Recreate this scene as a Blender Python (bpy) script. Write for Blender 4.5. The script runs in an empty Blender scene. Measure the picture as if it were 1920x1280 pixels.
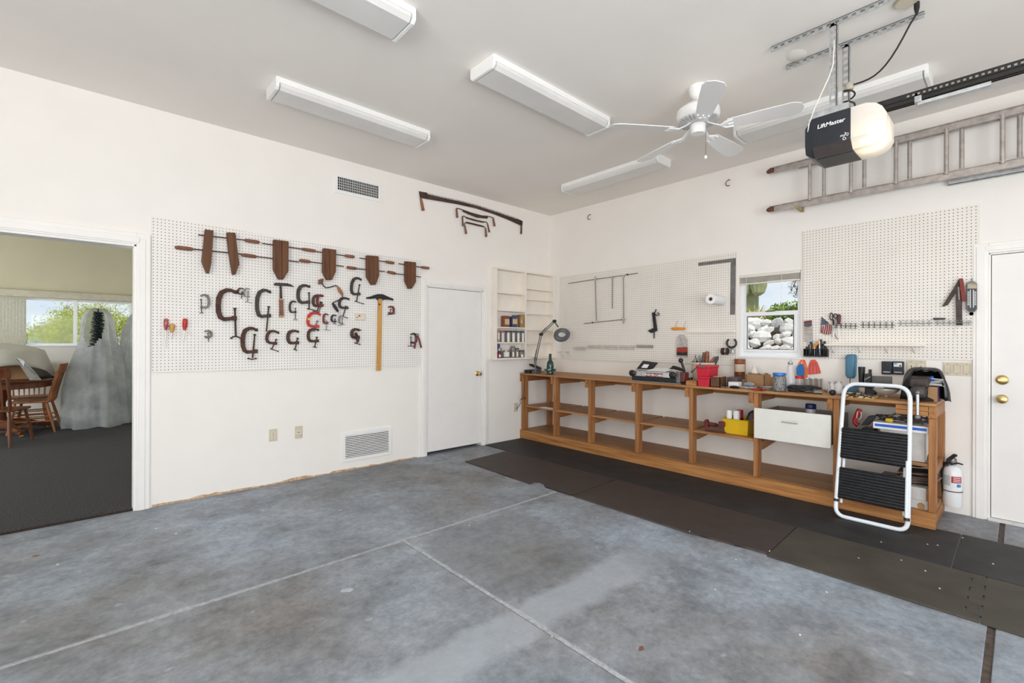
import bpy, bmesh, math, random
from mathutils import Vector, Matrix
random.seed(7)
C = bpy.context.scene.collection
PI = math.pi
# ------------------------------------------------------------------ camera
CF, CTH, CY0, CROLL = 873.83, 0.830046, 641.28, 0.003516
CAM = Vector((-5.0852, -4.7236, 1.34))
H = 3.212                      # ceiling height
cam_d = bpy.data.cameras.new('camera'); cam = bpy.data.objects.new('camera', cam_d); C.objects.link(cam)
cam_d.sensor_width = 36; cam_d.lens = CF / 1920 * 36; cam_d.shift_y = (CY0 - 640) / 1920
cam_d.clip_start = 0.05; cam_d.clip_end = 500
cam.matrix_world = Matrix.Translation(CAM) @ Matrix.Rotation(CTH - PI/2, 4, 'Z') @ Matrix.Rotation(PI/2, 4, 'X') @ Matrix.Rotation(CROLL, 4, 'Z')
sc = bpy.context.scene; sc.camera = cam
# ------------------------------------------------------------------ world, sun, daylight, fill lights
w = bpy.data.worlds.new('world'); sc.world = w; w.use_nodes = True
nt = w.node_tree; nt.nodes.clear(); N = nt.nodes.new; L = nt.links.new
out = N('ShaderNodeOutputWorld'); bg = N('ShaderNodeBackground'); tc = N('ShaderNodeTexCoord')
sep = N('ShaderNodeSeparateXYZ'); L(tc.outputs['Generated'], sep.inputs[0])
grad = N('ShaderNodeValToRGB'); L(sep.outputs['Z'], grad.inputs[0])
grad.color_ramp.elements[0].position = 0.0; grad.color_ramp.elements[0].color = (0.78, 0.87, 0.97, 1)
grad.color_ramp.elements[1].position = 0.6; grad.color_ramp.elements[1].color = (0.42, 0.62, 0.92, 1)
mp = N('ShaderNodeMapping'); mp.inputs['Scale'].default_value = (1, 1, 2.6); L(tc.outputs['Generated'], mp.inputs[0])
no = N('ShaderNodeTexNoise'); no.inputs['Scale'].default_value = 3.2; no.inputs['Detail'].default_value = 7; L(mp.outputs[0], no.inputs['Vector'])
cr = N('ShaderNodeValToRGB'); cr.color_ramp.elements[0].position = 0.42; cr.color_ramp.elements[1].position = 0.6; L(no.outputs['Fac'], cr.inputs[0])
mx = N('ShaderNodeMix'); mx.data_type = 'RGBA'; L(cr.outputs['Color'], mx.inputs['Factor']); L(grad.outputs['Color'], mx.inputs['A'])
mx.inputs['B'].default_value = (1, 1, 1, 1)
L(mx.outputs['Result'], bg.inputs['Color']); bg.inputs['Strength'].default_value = 0.62; L(bg.outputs[0], out.inputs[0])

def lamp(name, kind, loc, rot, energy, color, **kw):
    d = bpy.data.lights.new(name, kind); d.energy = energy; d.color = color
    for k, v in kw.items(): setattr(d, k, v)
    o = bpy.data.objects.new(name, d); C.objects.link(o); o.location = loc; o.rotation_euler = rot
    return o
lamp('sun', 'SUN', (0, 0, 10), (math.radians(38), 0, math.radians(-40)), 2.0, (1.0, 0.95, 0.87), angle=0.01)
# daylight through the two open garage door bays behind the camera and the far room's window, plus two added fill lights
lamp('daylight_garage_bay', 'AREA', (-5.0, -7.7, 1.3), (PI/2+0.5, 0, 0), 112, (0.90, 0.95, 1.0), shape='RECTANGLE', size=3.4, size_y=2.3)
lamp('daylight_garage_bay', 'AREA', (-1.5, -7.7, 1.3), (PI/2, 0, 0), 6, (0.90, 0.95, 1.0), shape='RECTANGLE', size=2.2, size_y=2.3)
lamp('fill_side_light', 'AREA', (-8.1, -5.6, 1.45), (0, -PI/2-0.5, 0), 102, (1.0, 0.975, 0.94), shape='RECTANGLE', size=2.0, size_y=3.4)  # added fill from the unseen left side, for the right wall and corner
lamp('daylight_far_window', 'AREA', (-5.2, 6.33, 1.7), (-PI/2, 0, 0), 35, (0.93, 0.97, 1.0), shape='RECTANGLE', size=1.9, size_y=0.9).data.cycles.is_portal = True
lamp('fill_far_room_light', 'AREA', (-8.9, 3.4, 1.5), (0, -PI/2, 0), 100, (0.95, 0.98, 1.0), shape='RECTANGLE', size=1.6, size_y=3.5)  # added fill for the far room; the side wall there has no window
sc.view_settings.view_transform = 'Standard'; sc.view_settings.look = 'None'
sc.view_settings.gamma = 1; sc.view_settings.exposure = 0.70; sc.view_settings.use_curve_mapping = False
sc.cycles.use_denoising = True; sc.cycles.max_bounces = 12; sc.cycles.diffuse_bounces = 8
sc.cycles.transparent_max_bounces = 16; sc.cycles.sample_clamp_indirect = 8; sc.cycles.caustics_reflective = False; sc.cycles.caustics_refractive = False

# ------------------------------------------------------------------ photograph pixel -> point on a real plane of the room
def ray(px, py):
    a, b = px - 960, -(py - 640)
    c, s = math.cos(CROLL), math.sin(CROLL); a, b = c*a - s*b, s*a + c*b
    b += CY0 - 640
    F = Vector((math.cos(CTH), math.sin(CTH), 0)); R = Vector((math.sin(CTH), -math.cos(CTH), 0))
    return F*CF + R*a + Vector((0, 0, b))
def A(px, py, off=0.0):        # on the plane parallel to the left wall, off metres in front of it
    d = ray(px, py); return CAM + d*((-off - CAM.y)/d.y)
def B(px, py, off=0.0):        # same for the right wall
    d = ray(px, py); return CAM + d*((-off - CAM.x)/d.x)
def Z(px, py, z=0.0):          # on a horizontal plane
    d = ray(px, py); return CAM + d*((z - CAM.z)/d.z)
NA, NB, UP = Vector((0, -1, 0)), Vector((-1, 0, 0)), Vector((0, 0, 1))

# ------------------------------------------------------------------ materials
MATS = {}
def mat(name, col, rough=0.6, metal=0.0, var=0.10, scale=14.0, bump=0.0, spec=0.5, stretch=(1,1,1), alpha=1.0, trans=0.0, coat=0.0, ior=1.45):
    if name in MATS: return MATS[name]
    m = bpy.data.materials.new(name); m.use_nodes = True; t = m.node_tree; b = t.nodes['Principled BSDF']
    tc = t.nodes.new('ShaderNodeTexCoord'); mp = t.nodes.new('ShaderNodeMapping'); mp.inputs['Scale'].default_value = stretch
    t.links.new(tc.outputs['Object'], mp.inputs[0])
    n = t.nodes.new('ShaderNodeTexNoise'); n.inputs['Scale'].default_value = scale; n.inputs['Detail'].default_value = 5
    t.links.new(mp.outputs[0], n.inputs['Vector'])
    r = t.nodes.new('ShaderNodeValToRGB'); r.color_ramp.elements[0].position = 0.3; r.color_ramp.elements[1].position = 0.7
    r.color_ramp.elements[0].color = tuple(max(0, c*(1-var)) for c in col[:3]) + (1,)
    r.color_ramp.elements[1].color = tuple(min(1, c*(1+var)) for c in col[:3]) + (1,)
    t.links.new(n.outputs['Fac'], r.inputs[0]); t.links.new(r.outputs[0], b.inputs['Base Color'])
    b.inputs['Roughness'].default_value = rough; b.inputs['Metallic'].default_value = metal
    b.inputs['Specular IOR Level'].default_value = spec; b.inputs['Alpha'].default_value = alpha
    b.inputs['Transmission Weight'].default_value = trans; b.inputs['IOR'].default_value = ior; b.inputs['Coat Weight'].default_value = coat
    if bump:
        bp = t.nodes.new('ShaderNodeBump'); bp.inputs['Strength'].default_value = bump; bp.inputs['Distance'].default_value = 0.01
        t.links.new(n.outputs['Fac'], bp.inputs['Height']); t.links.new(bp.outputs[0], b.inputs['Normal'])
    MATS[name] = m; return m
def srgb(r, g, b):
    f = lambda c: (c/255/12.92) if c <= 10 else ((c/255+0.055)/1.055)**2.4
    return (f(r), f(g), f(b))

wall_m = mat('wall_paint', (0.86, 0.83, 0.79), 0.75, var=0.015, scale=3, bump=0.0, spec=0.2)
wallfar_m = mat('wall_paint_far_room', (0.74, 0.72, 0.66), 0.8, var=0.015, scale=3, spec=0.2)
upper_shade_m = mat('olive_wall_shade', (0.52, 0.49, 0.355), 0.85, var=0.04, scale=2, spec=0.2)  # shade on the wall above the far window, put into its colour
trim_m = mat('white_trim_paint', (0.86, 0.84, 0.815), 0.4, var=0.02, scale=6, spec=0.4)
door_m = mat('white_door_paint', (0.84, 0.825, 0.805), 0.45, var=0.02, scale=5, spec=0.35)
white_m = mat('white_enamel', (0.86, 0.86, 0.85), 0.35, var=0.02, scale=8)
shelfwhite_m = mat('shelf_paint', (0.85, 0.80, 0.73), 0.6, var=0.03, scale=6, spec=0.3)
tan_m = mat('bare_drywall_edge', (0.55, 0.38, 0.24), 0.9, var=0.35, scale=30)

def ceiling_mat():
    m = mat('ceiling_plaster', (0.86, 0.82, 0.775), 0.8, var=0.02, scale=1.5, spec=0.2)
    t = m.node_tree; b = t.nodes['Principled BSDF']
    tc = t.nodes.new('ShaderNodeTexCoord'); n = t.nodes.new('ShaderNodeTexNoise'); n.inputs['Scale'].default_value = 9; n.inputs['Detail'].default_value = 6
    t.links.new(tc.outputs['Object'], n.inputs['Vector'])
    bp = t.nodes.new('ShaderNodeBump'); bp.inputs['Strength'].default_value = 0.25; bp.inputs['Distance'].default_value = 0.006
    t.links.new(n.outputs['Fac'], bp.inputs['Height']); t.links.new(bp.outputs[0], b.inputs['Normal'])
    return m
ceil_m = ceiling_mat()

def math_node(t, op, a, b=None, c=None):
    n = t.nodes.new('ShaderNodeMath'); n.operation = op
    for i, v in enumerate((a, b, c)):
        if v is None: continue
        if isinstance(v, (int, float)): n.inputs[i].default_value = v
        else: t.links.new(v, n.inputs[i])
    return n.outputs[0]
def mix_col(t, fac, a, b):
    n = t.nodes.new('ShaderNodeMix'); n.data_type = 'RGBA'
    for k, v in (('Factor', fac), ('A', a), ('B', b)):
        if isinstance(v, (int, float, tuple)): n.inputs[k].default_value = v if not isinstance(v, tuple) else tuple(v[:3]) + (1,)
        else: t.links.new(v, n.inputs[k])
    return n.outputs['Result']
def noise(t, vec, scale, detail=5, rough=0.55):
    n = t.nodes.new('ShaderNodeTexNoise'); n.inputs['Scale'].default_value = scale; n.inputs['Detail'].default_value = detail; n.inputs['Roughness'].default_value = rough
    t.links.new(vec, n.inputs['Vector']); return n.outputs['Fac']
def ramp(t, fac, stops):
    r = t.nodes.new('ShaderNodeValToRGB'); els = r.color_ramp.elements
    while len(els) < len(stops): els.new(0.5)
    for e, (p, c) in zip(els, stops): e.position = p; e.color = tuple(c[:3]) + (1,) if isinstance(c, tuple) else (c, c, c, 1)
    t.links.new(fac, r.inputs[0]); return r.outputs[0]

def concrete_mat():
    m = bpy.data.materials.new('concrete_floor'); m.use_nodes = True; t = m.node_tree; b = t.nodes['Principled BSDF']
    tc = t.nodes.new('ShaderNodeTexCoord'); v = tc.outputs['Object']
    big = noise(t, v, 0.55, 6, 0.6); mid = noise(t, v, 3.0, 8, 0.65); fine = noise(t, v, 40, 4, 0.7)
    c1 = ramp(t, big, [(0.36, (0.20, 0.195, 0.195)), (0.60, (0.295, 0.345, 0.405))])
    c2 = ramp(t, mid, [(0.28, 0.24), (0.5, 0.5), (0.72, 0.70)])
    f = ramp(t, fine, [(0.3, 0.42), (0.7, 0.58)])
    n1 = t.nodes.new('ShaderNodeMix'); n1.data_type = 'RGBA'; n1.blend_type = 'OVERLAY'; n1.inputs['Factor'].default_value = 0.75
    t.links.new(c1, n1.inputs['A']); t.links.new(c2, n1.inputs['B'])
    n2 = t.nodes.new('ShaderNodeMix'); n2.data_type = 'RGBA'; n2.blend_type = 'OVERLAY'; n2.inputs['Factor'].default_value = 0.8
    t.links.new(n1.outputs['Result'], n2.inputs['A']); t.links.new(f, n2.inputs['B'])
    n3 = t.nodes.new('ShaderNodeMix'); n3.data_type = 'RGBA'; n3.blend_type = 'OVERLAY'; n3.inputs['Factor'].default_value = 0.6
    t.links.new(n2.outputs['Result'], n3.inputs['A']); t.links.new(ramp(t, noise(t, v, 15, 6, 0.7), [(0.3, 0.30), (0.5, 0.5), (0.7, 0.68)]), n3.inputs['B'])
    col = n3.outputs['Result']
    # a worn, paler wheel path sweeping over the slab: a stain with a shape of its own
    sp = t.nodes.new('ShaderNodeSeparateXYZ'); t.links.new(v, sp.inputs[0]); X, Y = sp.outputs[0], sp.outputs[1]
    wob = math_node(t, 'MULTIPLY', math_node(t, 'SUBTRACT', noise(t, v, 2.6, 6), 0.5), 0.22)
    def band(a, bb, cc, hw):
        d = math_node(t, 'ABSOLUTE', math_node(t, 'ADD', math_node(t, 'ADD', math_node(t, 'MULTIPLY', X, a), math_node(t, 'MULTIPLY', Y, bb)), math_node(t, 'ADD', wob, cc)))
        return math_node(t, 'SUBTRACT', 1.0, math_node(t, 'SMOOTHSTEP' if False else 'MULTIPLY', math_node(t, 'MINIMUM', math_node(t, 'MAXIMUM', math_node(t, 'SUBTRACT', d, hw), 0.0), 0.06), 1/0.06))
    bd = band(0.0, 1.0, 3.12, 0.10)
    bd = math_node(t, 'MULTIPLY', bd, math_node(t, 'MINIMUM', math_node(t, 'MAXIMUM', math_node(t, 'MULTIPLY', math_node(t, 'SUBTRACT', -2.2, X), 1.6), 0.0), 1.0))
    bd = math_node(t, 'MULTIPLY', bd, 0.6)
    col = mix_col(t, bd, col, (0.40, 0.44, 0.49))
    # darker rounded patch left by a parked thing
    dx = math_node(t, 'DIVIDE', math_node(t, 'ADD', X, 3.06), 0.40); dy = math_node(t, 'DIVIDE', math_node(t, 'ADD', Y, 2.50), 0.46)
    rr = math_node(t, 'ADD', math_node(t, 'POWER', math_node(t, 'ABSOLUTE', dx), 4.0), math_node(t, 'POWER', math_node(t, 'ABSOLUTE', dy), 4.0))
    pf = math_node(t, 'MULTIPLY', math_node(t, 'SUBTRACT', 1.0, math_node(t, 'MINIMUM', math_node(t, 'MAXIMUM', math_node(t, 'SUBTRACT', math_node(t, 'ADD', rr, math_node(t, 'MULTIPLY', wob, 1.2)), 0.8), 0.0), 1.0)), 0.35)
    col = mix_col(t, pf, col, (0.15, 0.15, 0.15))
    sp2 = ramp(t, noise(t, v, 9, 2, 0.4), [(0.73, 0.0), (0.76, 1.0)])
    col = mix_col(t, math_node(t, 'MULTIPLY', sp2, 0.5), col, (0.42, 0.44, 0.47))
    t.links.new(col, b.inputs['Base Color'])
    b.inputs['Roughness'].default_value = 0.55; b.inputs['Specular IOR Level'].default_value = 0.35
    bp = t.nodes.new('ShaderNodeBump'); bp.inputs['Strength'].default_value = 0.12; bp.inputs['Distance'].default_value = 0.004
    t.links.new(fine, bp.inputs['Height']); t.links.new(bp.outputs[0], b.inputs['Normal'])
    return m
concrete_m = concrete_mat()

def wood_mat(name, light, dark, scale=1.0, axis='Y', rough=0.5):
    m = bpy.data.materials.new(name); m.use_nodes = True; t = m.node_tree; b = t.nodes['Principled BSDF']
    tc = t.nodes.new('ShaderNodeTexCoord'); mp = t.nodes.new('ShaderNodeMapping')
    mp.inputs['Scale'].default_value = {'Y': (22, 1.2, 22), 'Z': (22, 22, 1.2), 'X': (1.2, 22, 22)}[axis]
    t.links.new(tc.outputs['Object'], mp.inputs[0])
    n = noise(t, mp.outputs[0], 1.6*scale, 7, 0.6); n2 = noise(t, tc.outputs['Object'], 2.5, 3)
    c = ramp(t, n, [(0.32, dark), (0.6, light)])
    d2 = mix_col(t, math_node(t, 'MULTIPLY', n2, 0.35), c, dark)
    t.links.new(d2, b.inputs['Base Color']); b.inputs['Roughness'].default_value = rough; b.inputs['Specular IOR Level'].default_value = 0.3
    MATS[name] = m; return m
benchY = wood_mat('bench_wood_along', (0.50, 0.245, 0.085), (0.26, 0.10, 0.03), axis='Y')
benchX = wood_mat('bench_wood_cross', (0.43, 0.20, 0.068), (0.22, 0.08, 0.026), axis='X')
benchZ = wood_mat('bench_wood_upright', (0.46, 0.215, 0.08), (0.24, 0.09, 0.03), axis='Z')
benchtop = wood_mat('bench_plywood', (0.46, 0.245, 0.10), (0.28, 0.13, 0.05), axis='Y', scale=0.8)
oak = wood_mat('oak_dark', (0.36, 0.14, 0.045), (0.17, 0.055, 0.018), axis='Z', rough=0.35)
oakd = wood_mat('walnut_dark', (0.17, 0.06, 0.025), (0.08, 0.026, 0.012), axis='Z', rough=0.35)
jaw_m = wood_mat('old_jaw_wood', (0.17, 0.075, 0.035), (0.075, 0.03, 0.016), axis='Z', rough=0.6)
ruler_m = wood_mat('yellow_ruler_wood', (0.66, 0.37, 0.10), (0.5, 0.25, 0.06), axis='Z', rough=0.4)

def pegboard_mat(name, base, ax):
    m = bpy.data.materials.new(name); m.use_nodes = True; t = m.node_tree; b = t.nodes['Principled BSDF']
    tc = t.nodes.new('ShaderNodeTexCoord'); sp = t.nodes.new('ShaderNodeSeparateXYZ'); t.links.new(tc.outputs['Object'], sp.inputs[0])
    u = sp.outputs[ax]; z = sp.outputs[2]; P = 0.0254
    def cell(s):
        f = math_node(t, 'SUBTRACT', math_node(t, 'FRACT', math_node(t, 'DIVIDE', s, P)), 0.5); return math_node(t, 'MULTIPLY', f, P)
    cu, cz = cell(u), cell(z)
    d = math_node(t, 'SQRT', math_node(t, 'ADD', math_node(t, 'MULTIPLY', cu, cu), math_node(t, 'MULTIPLY', cz, cz)))
    hole = math_node(t, 'LESS_THAN', d, 0.0036)
    n = noise(t, tc.outputs['Object'], 3, 4)
    c = ramp(t, n, [(0.3, tuple(x*0.97 for x in base)), (0.7, tuple(min(1, x*1.03) for x in base))])
    t.links.new(mix_col(t, hole, c, (0.10, 0.075, 0.055)), b.inputs['Base Color']); b.inputs['Roughness'].default_value = 0.6; b.inputs['Specular IOR Level'].default_value = 0.25
    MATS[name] = m; return m
pegA_m = pegboard_mat('pegboard_left', (0.84, 0.815, 0.785), 0)
pegB_m = pegboard_mat('pegboard_right', (0.82, 0.785, 0.73), 1)

iron_m = mat('dark_iron', (0.060, 0.048, 0.043), 0.55, 0.55, var=0.35, scale=40, bump=0.2)
iron2_m = mat('black_iron', (0.028, 0.028, 0.031), 0.5, 0.4, var=0.3, scale=40)
rust_m = mat('rusty_iron', (0.085, 0.045, 0.032), 0.75, 0.35, var=0.4, scale=45, bump=0.2)
steel_m = mat('bright_steel', (0.52, 0.52, 0.52), 0.3, 0.9, var=0.15, scale=30)
grey_m = mat('grey_steel', (0.22, 0.21, 0.20), 0.45, 0.7, var=0.2, scale=30)
galv_m = mat('galvanised_steel', (0.50, 0.52, 0.53), 0.45, 0.75, var=0.2, scale=25)
alu_m = mat('aluminium_old', (0.46, 0.42, 0.39), 0.5, 0.6, var=0.2, scale=20)
brass_m = mat('brass', (0.65, 0.47, 0.20), 0.3, 0.9, var=0.15, scale=20)
red_m = mat('red_enamel', (0.48, 0.028, 0.025), 0.4, var=0.15, scale=30)
redd_m = mat('worn_dark_red', (0.17, 0.030, 0.026), 0.55, var=0.25, scale=30)
redp_m = mat('red_plastic', (0.55, 0.012, 0.035), 0.35, var=0.06, scale=10)
black_m = mat('black_plastic', (0.014, 0.014, 0.016), 0.4, var=0.2, scale=20)
rubber_m = mat('black_rubber', (0.011, 0.012, 0.015), 0.38, var=0.3, scale=25, spec=0.4)
cream_m = mat('cream_plastic', (0.72, 0.65, 0.53), 0.4, var=0.04, scale=12)
beige_m = mat('beige_plate', (0.60, 0.54, 0.42), 0.4, var=0.05, scale=12)
paper_m = mat('white_paper', (0.82, 0.82, 0.81), 0.8, var=0.03, scale=8)
card_m = mat('cardboard', (0.40, 0.235, 0.12), 0.85, var=0.12, scale=9)
blue_m = mat('blue_plastic', (0.02, 0.12, 0.55), 0.35, var=0.1, scale=10)
navy_m = mat('navy_plastic', (0.012, 0.02, 0.12), 0.35, var=0.1, scale=10)
handle_m = mat('brown_wood_handle', (0.20, 0.085, 0.045), 0.5, var=0.3, scale=30)
orange_m = mat('orange_plastic', (0.78, 0.28, 0.02), 0.4, var=0.08, scale=10)
glass_m = mat('clear_glass', (0.93, 0.95, 0.95), 0.03, var=0.01, trans=0.9, alpha=0.45, ior=1.3)
# ------------------------------------------------------------------ mesh collector
ORG = {}
class M:
    def __init__(s): s.v = []; s.f = []
    def add(s, vs, fs):
        b = len(s.v); s.v += [Vector(v) for v in vs]; s.f += [tuple(b+i for i in f) for f in fs]; return s
    def box(s, lo, hi):
        x0, y0, z0 = lo; x1, y1, z1 = hi
        if x0 > x1: x0, x1 = x1, x0
        if y0 > y1: y0, y1 = y1, y0
        if z0 > z1: z0, z1 = z1, z0
        return s.add([(x0,y0,z0),(x1,y0,z0),(x1,y1,z0),(x0,y1,z0),(x0,y0,z1),(x1,y0,z1),(x1,y1,z1),(x0,y1,z1)],
                     [(0,3,2,1),(4,5,6,7),(0,1,5,4),(1,2,6,5),(2,3,7,6),(3,0,4,7)])
    def obox(s, c, ax, ay, az):          # centre and three half-extent vectors
        c, ax, ay, az = map(Vector, (c, ax, ay, az))
        if ax.cross(ay).dot(az) < 0: az = -az
        vs = [c+ax*i+ay*j+az*k for k in (-1,1) for i, j in ((-1,-1),(1,-1),(1,1),(-1,1))]
        return s.add(vs, [(0,3,2,1),(4,5,6,7),(0,1,5,4),(1,2,6,5),(2,3,7,6),(3,0,4,7)])
    def tube(s, pts, r, n=8, caps=True, closed=False):
        pts = [Vector(p) for p in pts]; k = len(pts); rs = r if isinstance(r, (list, tuple)) else [r]*k
        tang = []
        for i in range(k):
            a = pts[i-1] if (i or closed) else pts[i]; b = pts[(i+1) % k] if (i < k-1 or closed) else pts[i]
            t = (b-a); tang.append(t.normalized() if t.length > 1e-9 else Vector((0,0,1)))
        ref = Vector((0,0,1)) if abs(tang[0].z) < 0.9 else Vector((1,0,0))
        u = tang[0].cross(ref).normalized(); vs = []
        for i in range(k):
            u = (u - tang[i]*u.dot(tang[i])).normalized(); v = tang[i].cross(u)
            for j in range(n):
                a = 2*PI*j/n; vs.append(pts[i] + (u*math.cos(a)+v*math.sin(a))*rs[i])
        fs = []
        for i in range(k if closed else k-1):
            for j in range(n):
                a, b = i*n+j, i*n+(j+1) % n; c, d = ((i+1) % k)*n+(j+1) % n, ((i+1) % k)*n+j
                fs.append((a, b, c, d))
        if caps and not closed: fs += [tuple(range(n))[::-1], tuple((k-1)*n+j for j in range(n))]
        return s.add(vs, fs)
    def lathe(s, prof, org=(0,0,0), axis=(0,0,1), n=20, sx=1.0, sy=1.0):   # prof: (radius, height)
        ax = Vector(axis).normalized(); ref = Vector((1,0,0)) if abs(ax.x) < 0.9 else Vector((0,1,0))
        u = (ref-ax*ref.dot(ax)).normalized(); v = ax.cross(u); o = Vector(org); vs = []; k = len(prof)
        for r, h in prof:
            for j in range(n):
                a = 2*PI*j/n; vs.append(o+ax*h+(u*math.cos(a)*sx+v*math.sin(a)*sy)*max(r, 1e-4))
        fs = [(i*n+j, i*n+(j+1) % n, (i+1)*n+(j+1) % n, (i+1)*n+j) for i in range(k-1) for j in range(n)]
        fs += [tuple(range(n))[::-1], tuple((k-1)*n+j for j in range(n))]
        return s.add(vs, fs)
    def prism(s, poly, ext):             # planar outline extruded by a vector
        poly = [Vector(p) for p in poly]; ext = Vector(ext); n = len(poly)
        nrm = Vector((0,0,0))
        for i in range(n): nrm += (poly[i]-poly[0]).cross(poly[(i+1) % n]-poly[0])
        if nrm.dot(ext) > 0: poly = poly[::-1]
        return s.add(poly+[p+ext for p in poly], [tuple(range(n)), tuple(range(2*n-1, n-1, -1))]+[(i, i+n, (i+1) % n+n, (i+1) % n) for i in range(n)])
    def ribbon(s, pts, ws, nrm, th):     # a bar following pts, width ws in the plane, thickness th along nrm (centred)
        pts = [Vector(p) for p in pts]; k = len(pts); ws = ws if isinstance(ws, (list, tuple)) else [ws]*k; nrm = Vector(nrm).normalized(); vs = []
        for i in range(k):
            t = (pts[min(i+1, k-1)]-pts[max(i-1, 0)]).normalized(); sd = t.cross(nrm).normalized()*ws[i]/2; h = nrm*th/2
            vs += [pts[i]+sd-h, pts[i]+sd+h, pts[i]-sd+h, pts[i]-sd-h]
        fs = [(i*4+j, i*4+(j+1) % 4, (i+1)*4+(j+1) % 4, (i+1)*4+j) for i in range(k-1) for j in range(4)]
        fs += [(3,2,1,0), tuple((k-1)*4+j for j in range(4))]
        return s.add(vs, fs)
    def ball(s, c, r, n=12, sx=1, sy=1, sz=1):
        c = Vector(c); vs = [c+Vector((0,0,-r*sz))]; m = max(n//2, 4)
        for i in range(1, m):
            a = -PI/2+PI*i/m
            for j in range(n): vs.append(c+Vector((r*sx*math.cos(a)*math.cos(2*PI*j/n), r*sy*math.cos(a)*math.sin(2*PI*j/n), r*sz*math.sin(a))))
        vs.append(c+Vector((0,0,r*sz))); fs = [(0, 1+(j+1) % n, 1+j) for j in range(n)]
        for i in range(m-2):
            for j in range(n): a = 1+i*n; fs.append((a+j, a+(j+1) % n, a+n+(j+1) % n, a+n+j))
        t = len(vs)-1; a = 1+(m-2)*n; fs += [(t, a+j, a+(j+1) % n) for j in range(n)]
        return s.add(vs, fs)
    def build(s, name, mt, parent=None, bevel=0.0, smooth=True, label=None, cat=None, group=None, kind=None, seg=2, org=None, angle=40):
        if parent is not None: o0 = ORG[parent.name]
        elif org is not None: o0 = Vector(org)
        else:
            xs = [v.x for v in s.v]; ys = [v.y for v in s.v]; zs = [v.z for v in s.v]
            o0 = Vector(((min(xs)+max(xs))/2, (min(ys)+max(ys))/2, min(zs)))
        me = bpy.data.meshes.new(name); me.from_pydata([tuple(v-o0) for v in s.v], [], s.f); me.update()
        me.materials.append(mt)
        if smooth: me.shade_smooth(); me.set_sharp_from_angle(angle=math.radians(angle))
        o = bpy.data.objects.new(name, me); C.objects.link(o); ORG[o.name] = o0
        if parent is not None: o.parent = parent
        else: o.location = o0
        if bevel:
            b = o.modifiers.new('bevel', 'BEVEL'); b.width = bevel; b.segments = seg; b.limit_method = 'ANGLE'; b.angle_limit = math.radians(40)
        tag(o, label, cat, group, kind); return o
def tag(o, label=None, cat=None, group=None, kind=None):
    if label: o['label'] = label
    if cat: o['category'] = cat
    if group: o['group'] = group
    if kind: o['kind'] = kind
    return o
def T(name, label, cat, loc, group=None):
    o = bpy.data.objects.new(name, None); C.objects.link(o); o.location = loc; o.empty_display_size = 0.1
    ORG[o.name] = Vector(loc); return tag(o, label, cat, group)
def S(m, name, mt, **k): return m.build(name, mt, kind='structure', **k)
def copy_tree(o, parent=None):
    c = o.copy(); C.objects.link(c); ORG[c.name] = ORG[o.name]
    if parent is not None: c.parent = parent
    for ch in list(o.children): copy_tree(ch, c)
    return c
def arc(c, r, a0, a1, n, u, v):
    return [Vector(c)+(Vector(u)*math.cos(a0+(a1-a0)*i/n)+Vector(v)*math.sin(a0+(a1-a0)*i/n))*r for i in range(n+1)]
def lettering(txt, size, origin, ux, uy, mt, parent, depth=0.001, name='lettering', font_shear=0.0, align='LEFT', bold=0.0):
    cu = bpy.data.curves.new('txt', 'FONT'); cu.body = txt; cu.size = size; cu.extrude = depth; cu.shear = font_shear; cu.align_x = align; cu.offset = bold
    tmp = bpy.data.objects.new('tmp', cu); C.objects.link(tmp)
    dg = bpy.context.evaluated_depsgraph_get(); me = bpy.data.meshes.new_from_object(tmp.evaluated_get(dg)); bpy.data.objects.remove(tmp)
    ux = Vector(ux).normalized(); uz = ux.cross(Vector(uy)).normalized(); uy = uz.cross(ux)
    mx = Matrix((ux, uy, uz)).transposed().to_4x4(); mx.translation = Vector(origin)-ORG[parent.name]
    me.transform(mx); me.materials.clear(); me.materials.append(mt)
    o = bpy.data.objects.new(name, me); C.objects.link(o); o.parent = parent; ORG[o.name] = ORG[parent.name]; return o

# ------------------------------------------------------------------ the room
WT = 0.13
def wall_panels(m, axis, at, th, u0, u1, z0, z1, holes):
    """wall slab with rectangular openings; holes: (ua, ub, za, zb)"""
    us = sorted({u0, u1, *[h[0] for h in holes], *[h[1] for h in holes]}); zs = sorted({z0, z1, *[h[2] for h in holes], *[h[3] for h in holes]})
    for a, b in zip(us, us[1:]):
        run = None
        for c, d in zip(zs, zs[1:]):
            solid = not any(h[0] <= a and b <= h[1] and h[2] <= c and d <= h[3] for h in holes)
            if solid: run = (run[0], d) if run else (c, d)
            if (not solid or d == zs[-1]) and run:
                lo, hi = (run[0], run[1])
                if axis == 'y': m.box((a, at, lo), (b, at+th, hi))
                else: m.box((at, a, lo), (at+th, b, hi))
                run = None
            if not solid: run = None
    return m
XL, YB = -8.2, -7.8
DWX0, DWX1, DWZ = -6.35, -4.79, 2.10         # doorway into the next room
D1 = (-2.135, -1.28, 2.005)                   # closet door opening
WIN = (-3.285, -2.715, 1.20, 2.05)            # small window in the right wall
DR = (-5.47, -4.553, 2.03)                    # right wall door
S(wall_panels(M(), 'y', 0, WT, XL, 0.0, 0, H, [(DWX0, DWX1, 0, DWZ), (D1[0], D1[1], 0, D1[2])]), 'wall_left', wall_m, smooth=False)
S(wall_panels(M(), 'x', 0, WT, YB, WT, 0, H, [WIN, (DR[0], DR[1], 0.0, DR[2])]), 'wall_right', wall_m, smooth=False)
S(wall_panels(M(), 'y', YB-WT, WT, XL, 0.0, 0, H, [(-6.6, -2.8, 0, 2.45), (-2.6, -0.4, 0, 2.45)]), 'wall_back', wall_m, smooth=False)
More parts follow.
